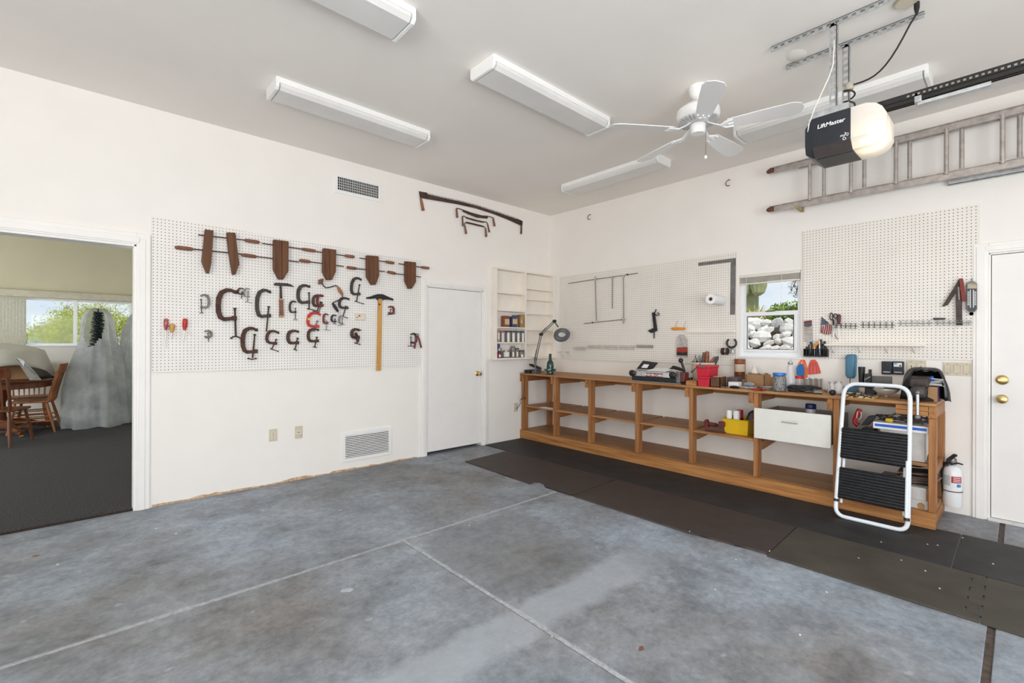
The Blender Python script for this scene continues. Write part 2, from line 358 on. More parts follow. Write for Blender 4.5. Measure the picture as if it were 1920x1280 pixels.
S(wall_panels(M(), 'x', XL-WT, WT, YB-WT, WT, 0, H, [(-7.1, -3.5, 0, 2.5)]), 'wall_far_left', wall_m, smooth=False)  # opening added in this unseen wall for the side fill light
S(M().box((XL-WT, YB-WT, H), (WT, WT, H+0.15)), 'ceiling', ceil_m, smooth=False)
# slab: strips between the control joints, with real gaps
J1, J2, JX = -1.905, -4.63, -3.498
fl = M(); g = 0.014
for (a, b, c, d) in ((XL-WT, 0.0, J1+g, WT), (XL-WT, JX-g, J2+g, J1-g), (JX+g, 0.0, J2+g, J1-g), (XL-WT, JX-g, YB-WT, J2-g), (JX+g, 0.0, YB-WT, J2-g)):
    fl.box((a, c, -0.12), (b, d, 0))
fl.box((XL-WT, YB-WT, -0.2), (0.0, WT, -0.12))
fo = S(fl, 'floor', concrete_m, smooth=False, bevel=0.004, org=(0, 0, 0))
seal_m = mat('joint_sealant', (0.40, 0.415, 0.44), 0.8, var=0.25, scale=40)
seald_m = mat('dirty_joint', (0.085, 0.065, 0.052), 0.9, var=0.4, scale=30)
S(M().box((XL, J1-g+0.005, -0.1), (0, J1+g, -0.0035)).box((JX-g+0.005, YB, -0.1), (JX+g, J1-g, -0.0035)), 'trim_1', seal_m, smooth=False)
S(M().box((XL, J2-g, -0.1), (-0.0, J2+g, -0.006)), 'trim_2', seald_m, smooth=False)
# tan torn drywall edge along the bottom of the left wall
random.seed(3); tb = M(); x = -4.69; poly = [Vector((-4.69, -0.001, 0.001))]; top = []
while x < -2.26:
    hgt = random.choice([0.012, 0.02, 0.026, 0.03, 0.016]) * (1.0 if x < -3.4 else 0.75); top.append(Vector((x, -0.001, hgt))); x += random.uniform(0.03, 0.11)
top.append(Vector((-2.25, -0.001, 0.006)))
tb.prism([Vector((-4.69, -0.001, 0.001))]+top+[Vector((-2.25, -0.001, 0.001))], (0, -0.002, 0))
S(tb, 'baseboard_left', tan_m, smooth=False)
# next room
Y2 = 6.25; X2a, X2b, H2 = -9.0, -3.6, 3.2
FW = (-6.35, -4.47, 1.262, 2.03)
S(wall_panels(M(), 'y', Y2, WT, X2a, X2b+WT, 0, H2, [FW]), 'wall_back_far', wallfar_m, smooth=False)
S(M().box((X2a, Y2-0.012, 2.12), (X2b, Y2, H2)), 'wall_upper_far_shade', upper_shade_m, smooth=False)  # thin slab over the upper wall that carries the painted shade
S(M().box((X2b, WT, 0), (X2b+WT, Y2, H2)), 'wall_right_far', wallfar_m, smooth=False)
S(M().box((X2a-WT, WT, 0), (X2a, Y2+WT, H2)), 'wall_left_far', wallfar_m, smooth=False)
S(M().box((X2a-WT, WT, H2), (X2b+WT, Y2+WT, H2+0.1)), 'ceiling_far', wallfar_m, smooth=False)
def carpet_mat():
    m = bpy.data.materials.new('carpet_charcoal'); m.use_nodes = True; t = m.node_tree; b = t.nodes['Principled BSDF']
    tc = t.nodes.new('ShaderNodeTexCoord'); v = tc.outputs['Object']
    n = noise(t, v, 95, 3, 0.8); c = ramp(t, n, [(0.3, (0.022, 0.022, 0.024)), (0.55, (0.07, 0.069, 0.070)), (0.75, (0.16, 0.15, 0.145))])
    t.links.new(c, b.inputs['Base Color']); b.inputs['Roughness'].default_value = 0.95; b.inputs['Specular IOR Level'].default_value = 0.1
    bp = t.nodes.new('ShaderNodeBump'); bp.inputs['Strength'].default_value = 0.8; bp.inputs['Distance'].default_value = 0.006
    t.links.new(n, bp.inputs['Height']); t.links.new(bp.outputs[0], b.inputs['Normal']); return m
carpet_m = carpet_mat()
S(M().box((X2a, WT, -0.1), (X2b, Y2, 0.0)), 'floor_far', carpet_m, smooth=False, org=(0, 0, 0))
cp = M(); cp.box((DWX0, 0.018, -0.05), (DWX1, WT, 0.008))
S(cp, 'trim_3', carpet_m, smooth=False, org=(0, 0, 0))
bd = M(); bd.tube([(DWX0, 0.014, 0.006), (DWX1, 0.014, 0.006)], 0.009, 8)
for i in range(int((DWX1-DWX0)/0.022)):
    xx = DWX0+0.01+i*0.022; bd.tube([(xx, 0.014, 0.016), (xx+0.012, 0.005, 0.008)], 0.004, 5)
S(bd, 'trim_4', mat('carpet_binding', (0.035, 0.022, 0.018), 0.9, var=0.3, scale=60))
S(M().box((X2a, Y2-0.014, 0.0), (X2b, Y2, 0.085)), 'baseboard_far', mat('far_baseboard', (0.60, 0.58, 0.54), 0.5, var=0.02), bevel=0.003)
# doorway casing into next room
cs = M()
for x0, x1 in ((DWX1, DWX1+0.085),):
    cs.box((x0, -0.020, 0), (x1, 0, DWZ+0.09)); cs.box((x0+0.012, -0.026, 0), (x1-0.03, -0.018, DWZ+0.045))
cs.box((DWX0-0.085, -0.020, DWZ), (DWX1, 0, DWZ+0.09)); cs.box((DWX0-0.05, -0.026, DWZ+0.012), (DWX1+0.02, -0.018, DWZ+0.06))
cs.box((DWX0-0.085, -0.020, 0), (DWX0, 0, DWZ))
cs.box((DWX1-0.018, -0.012, 0), (DWX1+0.002, WT, DWZ)); cs.box((DWX0, -0.012, 0), (DWX0+0.018, WT, DWZ)); cs.box((DWX0, -0.012, DWZ-0.018), (DWX1, WT, DWZ+0.002))
S(cs, 'trim_5', trim_m, bevel=0.003)
# closet door and casing
dz = D1[2]
c2 = M(); W = 0.075
for x0, x1 in ((D1[0]-W, D1[0]), (D1[1], D1[1]+W)): c2.box((x0, -0.018, 0.0), (x1, 0, dz+W)); c2.box((x0+0.02, -0.024, 0.0), (x1-0.02, -0.016, dz+W-0.02))
c2.box((D1[0], -0.018, dz), (D1[1], 0, dz+W)); c2.box((D1[0], -0.024, dz+0.02), (D1[1], -0.016, dz+W-0.02))
c2.box((D1[0], -0.010, 0), (D1[0]+0.016, WT, dz)); c2.box((D1[1]-0.016, -0.010, 0), (D1[1], WT, dz)); c2.box((D1[0], -0.010, dz-0.016), (D1[1], WT, dz))
S(c2, 'trim_6', trim_m, bevel=0.003)
d1 = S(M().box((D1[0]+0.02, 0.012, 0.035), (D1[1]-0.02, 0.048, dz-0.02)), 'door_1', door_m, bevel=0.002)
kx, _, kz = A(896, 700, 0)
def knob(parent, at, ax, name='door_handle', r=0.027):
    M().lathe([(0.033, 0), (0.033, 0.004), (0.026, 0.010), (0.011, 0.012), (0.010, 0.035), (r*0.8, 0.04), (r, 0.052), (r*0.9, 0.066), (r*0.4, 0.072), (0.002, 0.073)], at, ax, 20).build(name, brass_m, parent)
knob(d1, (kx, 0.012, kz), NA)
S(M().box((D1[0]-0.3, WT+0.4, 0), (D1[1]+0.3, WT+0.42, H)).box((D1[0]-0.3, WT, 0), (D1[0]-0.28, WT+0.4, H)).box((D1[1]+0.28, WT, 0), (D1[1]+0.3, WT+0.4, H)), 'wall_closet', mat('closet_shade', (0.25, 0.24, 0.23), 0.9), smooth=False)
S(M().box((D1[0]-0.3, WT, -0.12), (D1[1]+0.3, WT+0.4, 0.0)), 'floor_closet', concrete_m, smooth=False, org=(0, 0, 0))
# right wall door and casing
rz = DR[2]; c3 = M(); W = 0.075
c3.box((-0.018, DR[1], 0), (0, DR[1]+W+0.01, rz+W)); c3.box((-0.024, DR[1]+0.018, 0), (-0.016, DR[1]+W-0.008, rz+W-0.02))
c3.box((-0.018, DR[0]-W, 0), (0, DR[0], rz+W)); c3.box((-0.018, DR[0], rz), (0, DR[1], rz+W)); c3.box((-0.024, DR[0], rz+0.018), (-0.016, DR[1]+0.02, rz+W-0.02))
c3.box((-0.006, DR[1]-0.012, 0), (WT, DR[1], rz)); c3.box((-0.006, DR[0], rz-0.012), (WT, DR[1], rz)); c3.box((-0.006, DR[0], 0), (WT, DR[0]+0.012, rz))
S(c3, 'trim_7', trim_m, bevel=0.003)
d2 = S(M().box((0.006, DR[0]+0.014, 0.022), (0.046, DR[1]-0.016, rz-0.016)), 'door_2', door_m, bevel=0.002)
S(M().box((-0.03, DR[0], 0.0), (WT, DR[1], 0.018)).box((-0.02, DR[0], 0.018), (0.0, DR[1], 0.021)), 'trim_8', mat('white_threshold', (0.7, 0.7, 0.69), 0.4, var=0.1), bevel=0.003)
S(M().box((0.05, DR[0], 0), (0.06, DR[1], rz)), 'trim_9', black_m, smooth=False)
for py, nm in ((712, 'deadbolt'), (748, 'door_handle')):
    pt = B(1879, py, 0.0); pt.x = 0.006
    if nm == 'deadbolt':
        k = M().lathe([(0.036, 0), (0.036, 0.006), (0.028, 0.013), (0.012, 0.016), (0.002, 0.016)], pt, NB, 24); k.obox(pt+NB*0.022, (0.009, 0, 0), (0, 0.022, 0), (0, 0, 0.006)); k.build(nm, brass_m, d2)
    else: knob(d2, pt, NB, r=0.03)
# small window in the right wall
wy0, wy1, wz0, wz1 = WIN; vin = mat('white_vinyl', (0.85, 0.87, 0.89), 0.35, var=0.01)
wf = M(); fx0, fx1 = 0.035, 0.085; fr = 0.036
wf.box((fx0, wy0, wz0), (fx1, wy0+fr, wz1)).box((fx0, wy1-fr, wz0), (fx1, wy1, wz1)).box((fx0, wy0+fr, wz0), (fx1, wy1-fr, wz0+fr+0.012)).box((fx0, wy0+fr, wz1-fr), (fx1, wy1-fr, wz1))
zm = 1.64
wf.box((fx0-0.008, wy0+fr-0.002, zm-0.022), (fx1, wy1-fr+0.002, zm+0.022))
wn = S(wf, 'window_1', vin, bevel=0.003)
ls = M(); a = fr; b2 = fr+0.03
ls.box((fx0-0.006, wy0+a, wz0+a+0.013), (fx1-0.02, wy0+b2, zm-0.02)).box((fx0-0.006, wy1-b2, wz0+a+0.013), (fx1-0.02, wy1-a, zm-0.02)).box((fx0-0.006, wy0+b2, wz0+a+0.013), (fx1-0.02, wy1-b2, wz0+b2+0.012))
ls.build('window_sash', vin, wn, bevel=0.002)
gk = M(); gk.box((fx0-0.008, wy0+b2, wz0+b2+0.01), (fx0-0.004, wy0+b2+0.005, zm-0.02)).box((fx0-0.008, wy1-b2-0.005, wz0+b2+0.01), (fx0-0.004, wy1-b2, zm-0.02)).box((fx0-0.008, wy0+b2, wz0+b2+0.01), (fx0-0.004, wy1-b2, wz0+b2+0.015)).box((fx0-0.008, wy0+b2, zm-0.026), (fx0-0.004, wy1-b2, zm-0.021))
gk.build('window_gasket', black_m, wn)
M().box((fx0-0.016, -3.05, zm+0.018), (fx0, -2.96, zm+0.028)).build('window_latch', mat('bronze_latch', (0.10, 0.09, 0.07), 0.4, 0.5), wn)
def pane_mat():
    m = bpy.data.materials.new('window_glass'); m.use_nodes = True; t = m.node_tree; t.nodes.clear()
    o = t.nodes.new('ShaderNodeOutputMaterial'); mx = t.nodes.new('ShaderNodeMixShader'); tr = t.nodes.new('ShaderNodeBsdfTransparent'); gl = t.nodes.new('ShaderNodeBsdfGlossy')
    gl.inputs['Roughness'].default_value = 0.02; mx.inputs[0].default_value = 0.012
    n = t.nodes.new('ShaderNodeTexNoise'); r = t.nodes.new('ShaderNodeValToRGB'); r.color_ramp.elements[0].color = (0.95, 0.97, 0.97, 1); r.color_ramp.elements[1].color = (0.98, 0.99, 0.99, 1)
    t.links.new(n.outputs['Fac'], r.inputs[0]); t.links.new(r.outputs[0], tr.inputs[0])
    t.links.new(tr.outputs[0], mx.inputs[1]); t.links.new(gl.outputs[0], mx.inputs[2]); t.links.new(mx.outputs[0], o.inputs[0]); return m
pane_m = pane_mat()
M().box((0.05, wy0+fr, wz0+fr), (0.053, wy1-fr, zm)).box((0.062, wy0+fr, zm), (0.065, wy1-fr, wz1-fr)).build('window_pane', pane_m, wn, smooth=False)
S(M().box((-0.012, wy0-0.01, wz0-0.014), (fx0, wy1+0.01, wz0+0.002)), 'trim_10', vin, bevel=0.003)
# raised mini blind
bl = T('window_blind', 'raised cream mini blind bunched at the head of the small window', 'blind', (0.01, (wy0+wy1)/2, wz1-0.06))
ym0, ym1 = wy0+0.004, wy1-0.004; bc = mat('blind_cream', (0.74, 0.71, 0.64), 0.5, var=0.05)
M().box((-0.008, ym0, wz1-0.03), (0.024, ym1, wz1-0.002)).build('headrail', bc, bl, bevel=0.002)
sl = M()
for i in range(12): sl.box((-0.006, ym0+0.004, wz1-0.036-i*0.0042), (0.020, ym1-0.004, wz1-0.0338-i*0.0042))
sl.build('slats', mat('blind_slat', (0.60, 0.57, 0.50), 0.5), bl, smooth=False)
M().box((-0.007, ym0+0.004, wz1-0.102), (0.021, ym1-0.004, wz1-0.088)).build('bottom_rail', bc, bl, bevel=0.002)
for yy, ln in ((ym1-0.07, 0.42), (ym0+0.16, 0.27)): M().tube([(-0.012, yy, wz1-0.03), (-0.013, yy+0.004, wz1-0.03-ln)], 0.0018, 5).build('cord', white_m, bl)
# far room window with blinds and valance
x0, x1, z0, z1 = FW; f2 = M(); fy = Y2+0.04; xm = -5.215
f2.box((x0+0.03, fy, z0), (x1-0.028, fy+0.05, z0+0.03)).box((x0+0.03, fy, z1-0.02), (x1-0.028, fy+0.05, z1)).box((x0, fy, z0), (x0+0.03, fy+0.05, z1)).box((x1-0.028, fy, z0), (x1, fy+0.05, z1)).box((xm-0.03, fy-0.01, z0), (xm+0.022, fy+0.05, z1))
f2.box((x0, Y2-0.02, z0-0.018), (x1, fy, z0+0.002))
w2 = S(f2, 'window_2', vin, bevel=0.003)
M().box((x0, fy+0.02, z0), (x1, fy+0.024, z1)).build('window_pane', pane_m, w2, smooth=False)
M().box((x0-0.1, Y2-0.10, 2.045), (x1+0.08, Y2-0.012, 2.155)).build('blind_valance', mat('valance', (0.50, 0.47, 0.36), 0.6), None, bevel=0.003, label='cream valance board over the far room window', cat='valance')
vb = M()
for i in range(14):
    xx = -6.30+i*0.037; vb.obox((xx, Y2-0.05, 1.64), (0.017, 0.006, 0), (0.0004, -0.001, 0), (0, 0, 0.39))
vb.build('vertical_blind', mat('vertical_blind_vinyl', (0.62, 0.60, 0.50), 0.5, var=0.1, scale=30), None, label='cream vertical blind slats drawn to the left of the far window', cat='blind', smooth=False)
# ---- outside
S(M().box((-60, -60, -0.35), (60, 60, -0.21)), 'ground', mat('desert_gravel', (0.42, 0.34, 0.26), 0.95, var=0.25, scale=2, bump=0.3), smooth=False)
S(M().box((-8.4, -14, -0.3), (0.3, YB-WT, -0.01)), 'driveway', mat('driveway_concrete', (0.45, 0.44, 0.42), 0.9, var=0.08, scale=2), smooth=False)
random.seed(50); hl = M()
for yy, zz, am in ((60, 1.45, 0.12), (80, 1.75, 0.45)): hl.prism([(-60, yy, -0.3)]+[(-60+4*k, yy, zz+am*math.sin(k*0.7)+random.uniform(0, am)) for k in range(24)]+[(32, yy, -0.3)], (0, 6, 0))
S(hl, 'hills', mat('blue_hills', (0.30, 0.40, 0.50), 0.95), smooth=False)
# ------------------------------------------------------------------ fluorescent ceiling lights
diff_m = mat('frosted_diffuser', (0.74, 0.73, 0.71), 0.35, var=0.04, scale=4)
green_m = mat('diffuser_end_green', (0.40, 0.47, 0.42), 0.3)
Hc = H
def wrap_light(cx, cy, along, label, length=1.27, wid=0.25, hh=0.085):
    t = T('ceiling_light', label, 'ceiling light', (cx, cy, Hc-hh), 'fluorescent wraparound lights on the ceiling')
    ux = Vector((1, 0, 0)) if along == 'x' else Vector((0, 1, 0)); uy = Vector((0, 0, 1)).cross(ux); c = Vector((cx, cy, Hc))
    def P(u, v, z): return c+ux*u+uy*v+Vector((0, 0, z))
    h = M(); h.obox(P(0, 0, -0.010), ux*(length/2-0.01), uy*(wid/2), UP*0.010)
    for s in (-1, 1): h.obox(P(0, s*(wid/2-0.004), -0.02), ux*(length/2-0.01), uy*0.006, UP*0.02)
    h.build('housing', white_m, t, bevel=0.002)
    for s in (-1, 1):
        e = M(); prof = [(-wid/2, 0), (-wid/2, -hh+0.018), (-wid/2+0.02, -hh), (wid/2-0.02, -hh), (wid/2, -hh+0.018), (wid/2, 0)]
        e.prism([P(s*length/2, v, z) for v, z in prof], ux*(-s*0.022)); e.build('end_cap', white_m, t, bevel=0.003)
    d = M(); prof = [(-wid/2+0.006, -0.02), (-wid/2+0.006, -hh+0.026), (-wid/2+0.028, -hh+0.004), (wid/2-0.028, -hh+0.004), (wid/2-0.006, -hh+0.026), (wid/2-0.006, -0.02)]
    d.prism([P(-length/2+0.03, v, z) for v, z in prof], ux*(length-0.06)); d.build('diffuser', diff_m, t)
    for s in (-1, 1): M().prism([P(s*(length/2-0.022), v, z) for v, z in prof], ux*(-s*0.006)).build('diffuser_end', green_m, t, smooth=False)
wrap_light(-3.465, -1.05, 'x', 'white fluorescent wraparound light on the ceiling nearest the wall vent')
wrap_light(-2.505, -2.285, 'x', 'white fluorescent wraparound light on the ceiling left of the fan')
wrap_light(-4.355, -2.30, 'x', 'white fluorescent wraparound light cut off by the top edge of the photo')
wrap_light(-0.80, -1.665, 'y', 'white fluorescent wraparound light on the ceiling nearest the room corner')
wrap_light(-0.82, -3.665, 'y', 'white fluorescent wraparound light on the ceiling behind the door opener')

# ------------------------------------------------------------------ ceiling fan
fx, fyy = -1.78, -3.12
fan = T('ceiling_fan', 'white five bladed ceiling fan with a pull chain hanging by the door opener', 'fan', (fx, fyy, 2.8))
M().lathe([(0.065, 0), (0.066, -0.02), (0.058, -0.055), (0.035, -0.085), (0.013, -0.09)][::-1], (fx, fyy, Hc), UP, 28).build('canopy', white_m, fan)
M().tube([(fx, fyy, Hc-0.085), (fx, fyy, 3.05)], 0.012, 12).build('downrod', white_m, fan)
M().lathe([(0.02, 3.09), (0.10, 3.075), (0.145, 3.04), (0.15, 3.0), (0.13, 2.965), (0.09, 2.95)][::-1], (fx, fyy, 0), UP, 36).build('motor_housing', white_m, fan)
vt = M()
for i in range(30):
    a = 2*PI*i/30; vt.obox((fx+0.115*math.cos(a), fyy+0.115*math.sin(a), 2.954), (0.026*math.cos(a), 0.026*math.sin(a), 0.006), (-0.004*math.sin(a), 0.004*math.cos(a), 0), (0, 0, 0.006))
vt.build('vent_ribs', mat('fan_shadow_grey', (0.5, 0.5, 0.5), 0.5), fan, smooth=False)
M().lathe([(0.004, 2.868), (0.045, 2.87), (0.052, 2.885), (0.053, 2.935), (0.03, 2.95)], (fx, fyy, 0), UP, 28).build('switch_cup', white_m, fan)
def blade_pts(a, pitch=0.2):
    d = Vector((math.cos(a), math.sin(a), 0)); s = Vector((-math.sin(a), math.cos(a), 0)); s = s*math.cos(pitch)-UP*math.sin(pitch); return d, s
for k in range(5):
    a = math.radians(-73.5+72*k); d, s = blade_pts(a); o = Vector((fx, fyy, 2.90)); nn = d.cross(s).normalized()
    out = [(0.20, -0.050), (0.195, 0), (0.20, 0.050), (0.42, 0.066), (0.60, 0.072), (0.645, 0.05), (0.66, 0.0), (0.645, -0.05), (0.60, -0.072), (0.42, -0.066)]
    bl_ = M().prism([o+d*u+s*v+nn*0.003 for u, v in out], nn*-0.006).build('blade', white_m, fan, bevel=0.0015)
    ir = M(); ir.ribbon([o+d*0.06+UP*0.045, o+d*0.10+UP*0.02, o+d*0.15-UP*0.004, o+d*0.205-nn*0.007], [0.02, 0.022, 0.02, 0.05], UP, 0.007)
    for v in (-0.036, 0, 0.036): ir.tube([o+d*0.15-UP*0.002, o+d*0.185+s*v*0.9-nn*0.006, o+d*0.235+s*v-nn*0.006], 0.006, 6)
    ir.build('blade_iron', white_m, bl_)
pc = M(); q = Vector((fx+0.05, fyy-0.02, 2.89)); q = Vector((fx+0.028, fyy-0.045, 2.89))
pc.tube([q, q-UP*0.19], 0.0022, 6); pch = pc.build('pull_chain', mat('chain_bronze', (0.30, 0.24, 0.17), 0.4, 0.6), fan)
M().ball(q-UP*0.195, 0.011, 12, sz=1.3).build('pull_knob', white_m, pch)

# ------------------------------------------------------------------ garage door opener
ox0, ox1, oy0, oy1, oy2, oz0, oz1 = -1.93, -1.60, -3.84, -4.075, -4.22, 2.44, 2.66
op = T('garage_door_opener', 'black and white garage door opener with its lamp lit, hung from steel straps', 'garage door opener', ((ox0+ox1)/2, oy1, oz0))
navyb = mat('opener_blue_black', (0.022, 0.026, 0.034), 0.35, var=0.08, scale=6)
brownb = mat('opener_bottom_brown', (0.055, 0.046, 0.042), 0.5, var=0.1, scale=50)
def oct_prof(y, inset=0.0, zlift=0.0):     # section in x,z: chamfered lower edges
    i = inset; return [(ox0+i, y, oz1-i), (ox0+i, y, oz0+0.05+i), (ox0+0.05, y, oz0+i), (ox1-0.05, y, oz0+i), (ox1-i, y, oz0+0.05+i), (ox1-i, y, oz1-i)]
def loft(m, secs):
    n = len(secs[0]); vs = [p for s in secs for p in s]
    fs = [(i*n+j, (i+1)*n+j, (i+1)*n+(j+1) % n, i*n+(j+1) % n) for i in range(len(secs)-1) for j in range(n)]
    fs += [tuple(range(n)), tuple((len(secs)-1)*n+j for j in range(n))[::-1]]
    return m.add(vs, fs)
bdy = M(); loft(bdy, [oct_prof(oy0, 0.035), oct_prof(oy0-0.045, 0.0), oct_prof(oy1, 0.0)]); bdy.build('motor_body', navyb, op, bevel=0.004)
M().prism([(ox0+0.048, oy0-0.05, oz0-0.001), (ox0-0.0, oy0-0.05, oz0+0.049), (ox0-0.0, oy1+0.002, oz0+0.049), (ox0+0.048, oy1+0.002, oz0-0.001)], (-0.002, 0, -0.002)).box((ox0+0.08, oy0-0.05, oz0-0.003), (ox1-0.08, oy1+0.002, oz0)).build('bottom_panel', brownb, op, smooth=False)
def lens_mat():
    m = bpy.data.materials.new('frosted_lens'); m.use_nodes = True; t = m.node_tree; b = t.nodes['Principled BSDF']; o = t.nodes['Material Output']
    n = t.nodes.new('ShaderNodeTexNoise'); n.inputs['Scale'].default_value = 12; r = t.nodes.new('ShaderNodeValToRGB'); r.color_ramp.elements[0].color = (0.8, 0.8, 0.8, 1); r.color_ramp.elements[1].color = (0.88, 0.88, 0.88, 1)
    t.links.new(n.outputs['Fac'], r.inputs[0]); t.links.new(r.outputs[0], b.inputs['Base Color']); b.inputs['Roughness'].default_value = 0.25
    tl = t.nodes.new('ShaderNodeBsdfTranslucent'); tl.inputs[0].default_value = (0.95, 0.93, 0.9, 1); mx = t.nodes.new('ShaderNodeMixShader'); mx.inputs[0].default_value = 0.45
    tr = t.nodes.new('ShaderNodeBsdfTransparent'); m2 = t.nodes.new('ShaderNodeMixShader'); m2.inputs[0].default_value = 0.12
    t.links.new(b.outputs[0], mx.inputs[1]); t.links.new(tl.outputs[0], mx.inputs[2]); t.links.new(mx.outputs[0], m2.inputs[1]); t.links.new(tr.outputs[0], m2.inputs[2]); t.links.new(m2.outputs[0], o.inputs[0]); return m
ln = M(); secs = []
for u, ins in ((0, 0.0), (0.07, 0.0), (0.11, 0.01), (0.135, 0.03), (0.15, 0.06)): secs.append(oct_prof(oy1-u, ins))
n = 6; vs = [p for s in secs for p in s]; fs = [(i*n+j, (i+1)*n+j, (i+1)*n+(j+1) % n, i*n+(j+1) % n) for i in range(4) for j in range(n)]+[tuple(4*n+j for j in range(n))[::-1]]
ln.add(vs, fs); lens = ln.build('lamp_lens', lens_mat(), op, angle=25)
em = bpy.data.materials.new('lit_bulb'); em.use_nodes = True; b_ = em.node_tree.nodes['Principled BSDF']; nn_ = em.node_tree.nodes.new('ShaderNodeTexNoise'); rr_ = em.node_tree.nodes.new('ShaderNodeValToRGB')
rr_.color_ramp.elements[0].color = (1, 0.72, 0.38, 1); rr_.color_ramp.elements[1].color = (1, 0.78, 0.45, 1); em.node_tree.links.new(nn_.outputs['Fac'], rr_.inputs[0]); em.node_tree.links.new(rr_.outputs[0], b_.inputs['Emission Color']); b_.inputs['Emission Strength'].default_value = 7
bm_ = M(); bm_.lathe([(0.012, 0), (0.014, 0.02), (0.03, 0.06), (0.031, 0.05), (0.022, 0.09), (0.002, 0.098)], (-1.80, oy1-0.02, oz0+0.06), (0, -1, 0), 18); bm_.build('bulb', em, lens)
tp = M(); tp.box((ox0+0.02, oy0-0.02, oz1), (ox1-0.02, oy1+0.01, oz1+0.012)); tp.box((ox0+0.01, oy0-0.05, oz1+0.005), (ox0+0.014, oy1+0.01, oz1+0.04)); tp.box((ox1-0.05, oy0-0.05, oz1+0.005), (ox1-0.046, oy1+0.01, oz1+0.04))
tp.build('hanger_bracket', galv_m, op, smooth=False)
whtx = mat('printed_white', (0.85, 0.86, 0.88), 0.5)
lettering('LiftMaster', 0.033, B(1532, 242, -ox0+0.002), (0, -1, 0), (0, 0, 1), whtx, op, font_shear=0.12, bold=0.0004)
lettering('myQ', 0.020, B(1575, 257, -ox0+0.002), (0, -1, 0), (0, 0, 1), whtx, op, font_shear=0.1)
em2 = M(); pc_ = B(1583, 259, -ox0+0.002)
for r_ in (0.006, 0.010): em2.tube(arc(pc_+UP*0.022, r_, 0.3, 1.4, 6, (0, -1, 0), UP), 0.0012, 5)
em2.tube(arc(pc_-UP*0.002, 0.007, 0, 2*PI, 14, (0, -1, 0), UP), 0.0015, 5); em2.build('emblem', whtx, op)
# opener rail with chain and trolley
xr = -1.77
rl = T('opener_rail', 'dark steel opener rail running from the opener above the garage', 'rail', (xr, -5.8, 2.685))
rc = M(); rc.box((xr-0.022, -7.6, 2.695), (xr+0.022, -4.10, 2.699)).box((xr-0.024, -7.6, 2.645), (xr-0.020, -4.10, 2.699)).box((xr+0.020, -7.6, 2.645), (xr+0.024, -4.10, 2.699)).box((xr-0.004, -7.6, 2.645), (xr+0.004, -4.10, 2.695))
rc.build('rail_channel', mat('rail_brown_black', (0.022, 0.019, 0.018), 0.5, 0.3), rl, smooth=False)
ch = M(); y = -4.3
while y > -6.4: ch.box((xr-0.033, y-0.011, 2.673), (xr-0.027, y, 2.683)); y -= 0.022
ch.build('chain', mat('chain_steel', (0.35, 0.33, 0.30), 0.4, 0.8), rl, smooth=False)
ch2 = M(); ch2.box((xr-0.030, -7.6, 2.667), (xr-0.028, -4.2, 2.689)); ch2.build('chain_strip', black_m, rl, smooth=False)
tr = M(); tr.box((xr-0.018, -4.62, 2.620), (xr+0.018, -4.34, 2.641)).box((xr-0.03, -4.36, 2.635), (xr+0.03, -4.33, 2.685)); tr.build('trolley', galv_m, rl, bevel=0.003)
# slotted angle straps
def slotted(m, a, b, u, v, w, step=0.04, th=0.003):    # two flanges along a->b in directions u and v
    a, b, u, v = map(Vector, (a, b, u, v)); L_ = (b-a).length; d = (b-a).normalized(); n = max(1, int(L_/step)); st = L_/n
    for fl, nn in ((u, v), (v, u)):
        for e in (0.12, 0.88): m.obox(a+d*L_/2+fl*w*e+nn*th/2, d*L_/2, fl*w*0.12, nn*th/2)
        for i in range(n): m.obox(a+d*(i*st+0.006)+fl*w*0.5+nn*th/2, d*min(0.009, st/3), fl*w*0.3, nn*th/2)
    return m
for nm, x, y0, y1, lab in (('slotted_angle', -1.895, -3.65, -4.62, 'perforated steel angle bolted to the ceiling, nearer of the two over the opener'), ('slotted_angle', -1.610, -3.65, -4.35, 'perforated steel angle bolted to the ceiling, farther of the two over the opener')):
    t = T(nm, lab, 'steel angle', (x, (y0+y1)/2, Hc-0.04))
    slotted(M(), (x, y0, Hc-0.001), (x, y1, Hc-0.001), (1, 0, 0), (0, 0, -1), 0.036).build('angle', galv_m, t, smooth=False)
    slotted(M(), (x, -4.0, Hc-0.02), (x, -4.0, oz1+0.01), (0, 1, 0), (1, 0, 0), 0.036).build('hanging_strap', galv_m, t, smooth=False)
    M().lathe([(0.008, 0), (0.008, 0.006), (0.001, 0.006)], (x-0.002, -3.985, oz1+0.025), (-1, 0, 0), 6).build('bolt', grey_m, t)
# power cord: ceiling outlet -> strap -> coils -> opener
cdm = mat('black_cable', (0.02, 0.016, 0.013), 0.5)
oc = T('ceiling_outlet', 'round beige ceiling outlet at the top edge with a black plug in it', 'outlet', Z(1700, -4, Hc))
M().lathe([(0.05, 0), (0.055, 0.01), (0.055, 0.016)], Z(1700, 0, Hc)-UP*0.016, UP, 24).build('outlet_plate', beige_m, oc)
pg = Z(1719, 8, Hc-0.02); cdt = T('power_cord', 'black power cord looping from the ceiling outlet to the opener straps', 'cord', pg)
M().lathe([(0.013, 0), (0.013, -0.03), (0.005, -0.07)][::-1], pg+UP*0.01, (0, 0, 1), 12).build('plug', black_m, cdt)
s1 = Vector((-1.605, -4.02, 2.93))
pts = [pg-UP*0.05, pg-UP*0.1+Vector((0.0, 0.03, 0))]
e0 = pts[-1]
for i in range(1, 11):
    u = i/10; p_ = e0.lerp(s1, u); p_.z -= 0.10*math.sin(PI*u)*(1-0.3*u); pts.append(p_)
cc = []
for i in range(60):
    a = i/60*3.2*2*PI; cc.append(Vector((-1.60+0.028*math.cos(a), -4.0+0.028*math.sin(a), 2.93-0.22*i/60)))
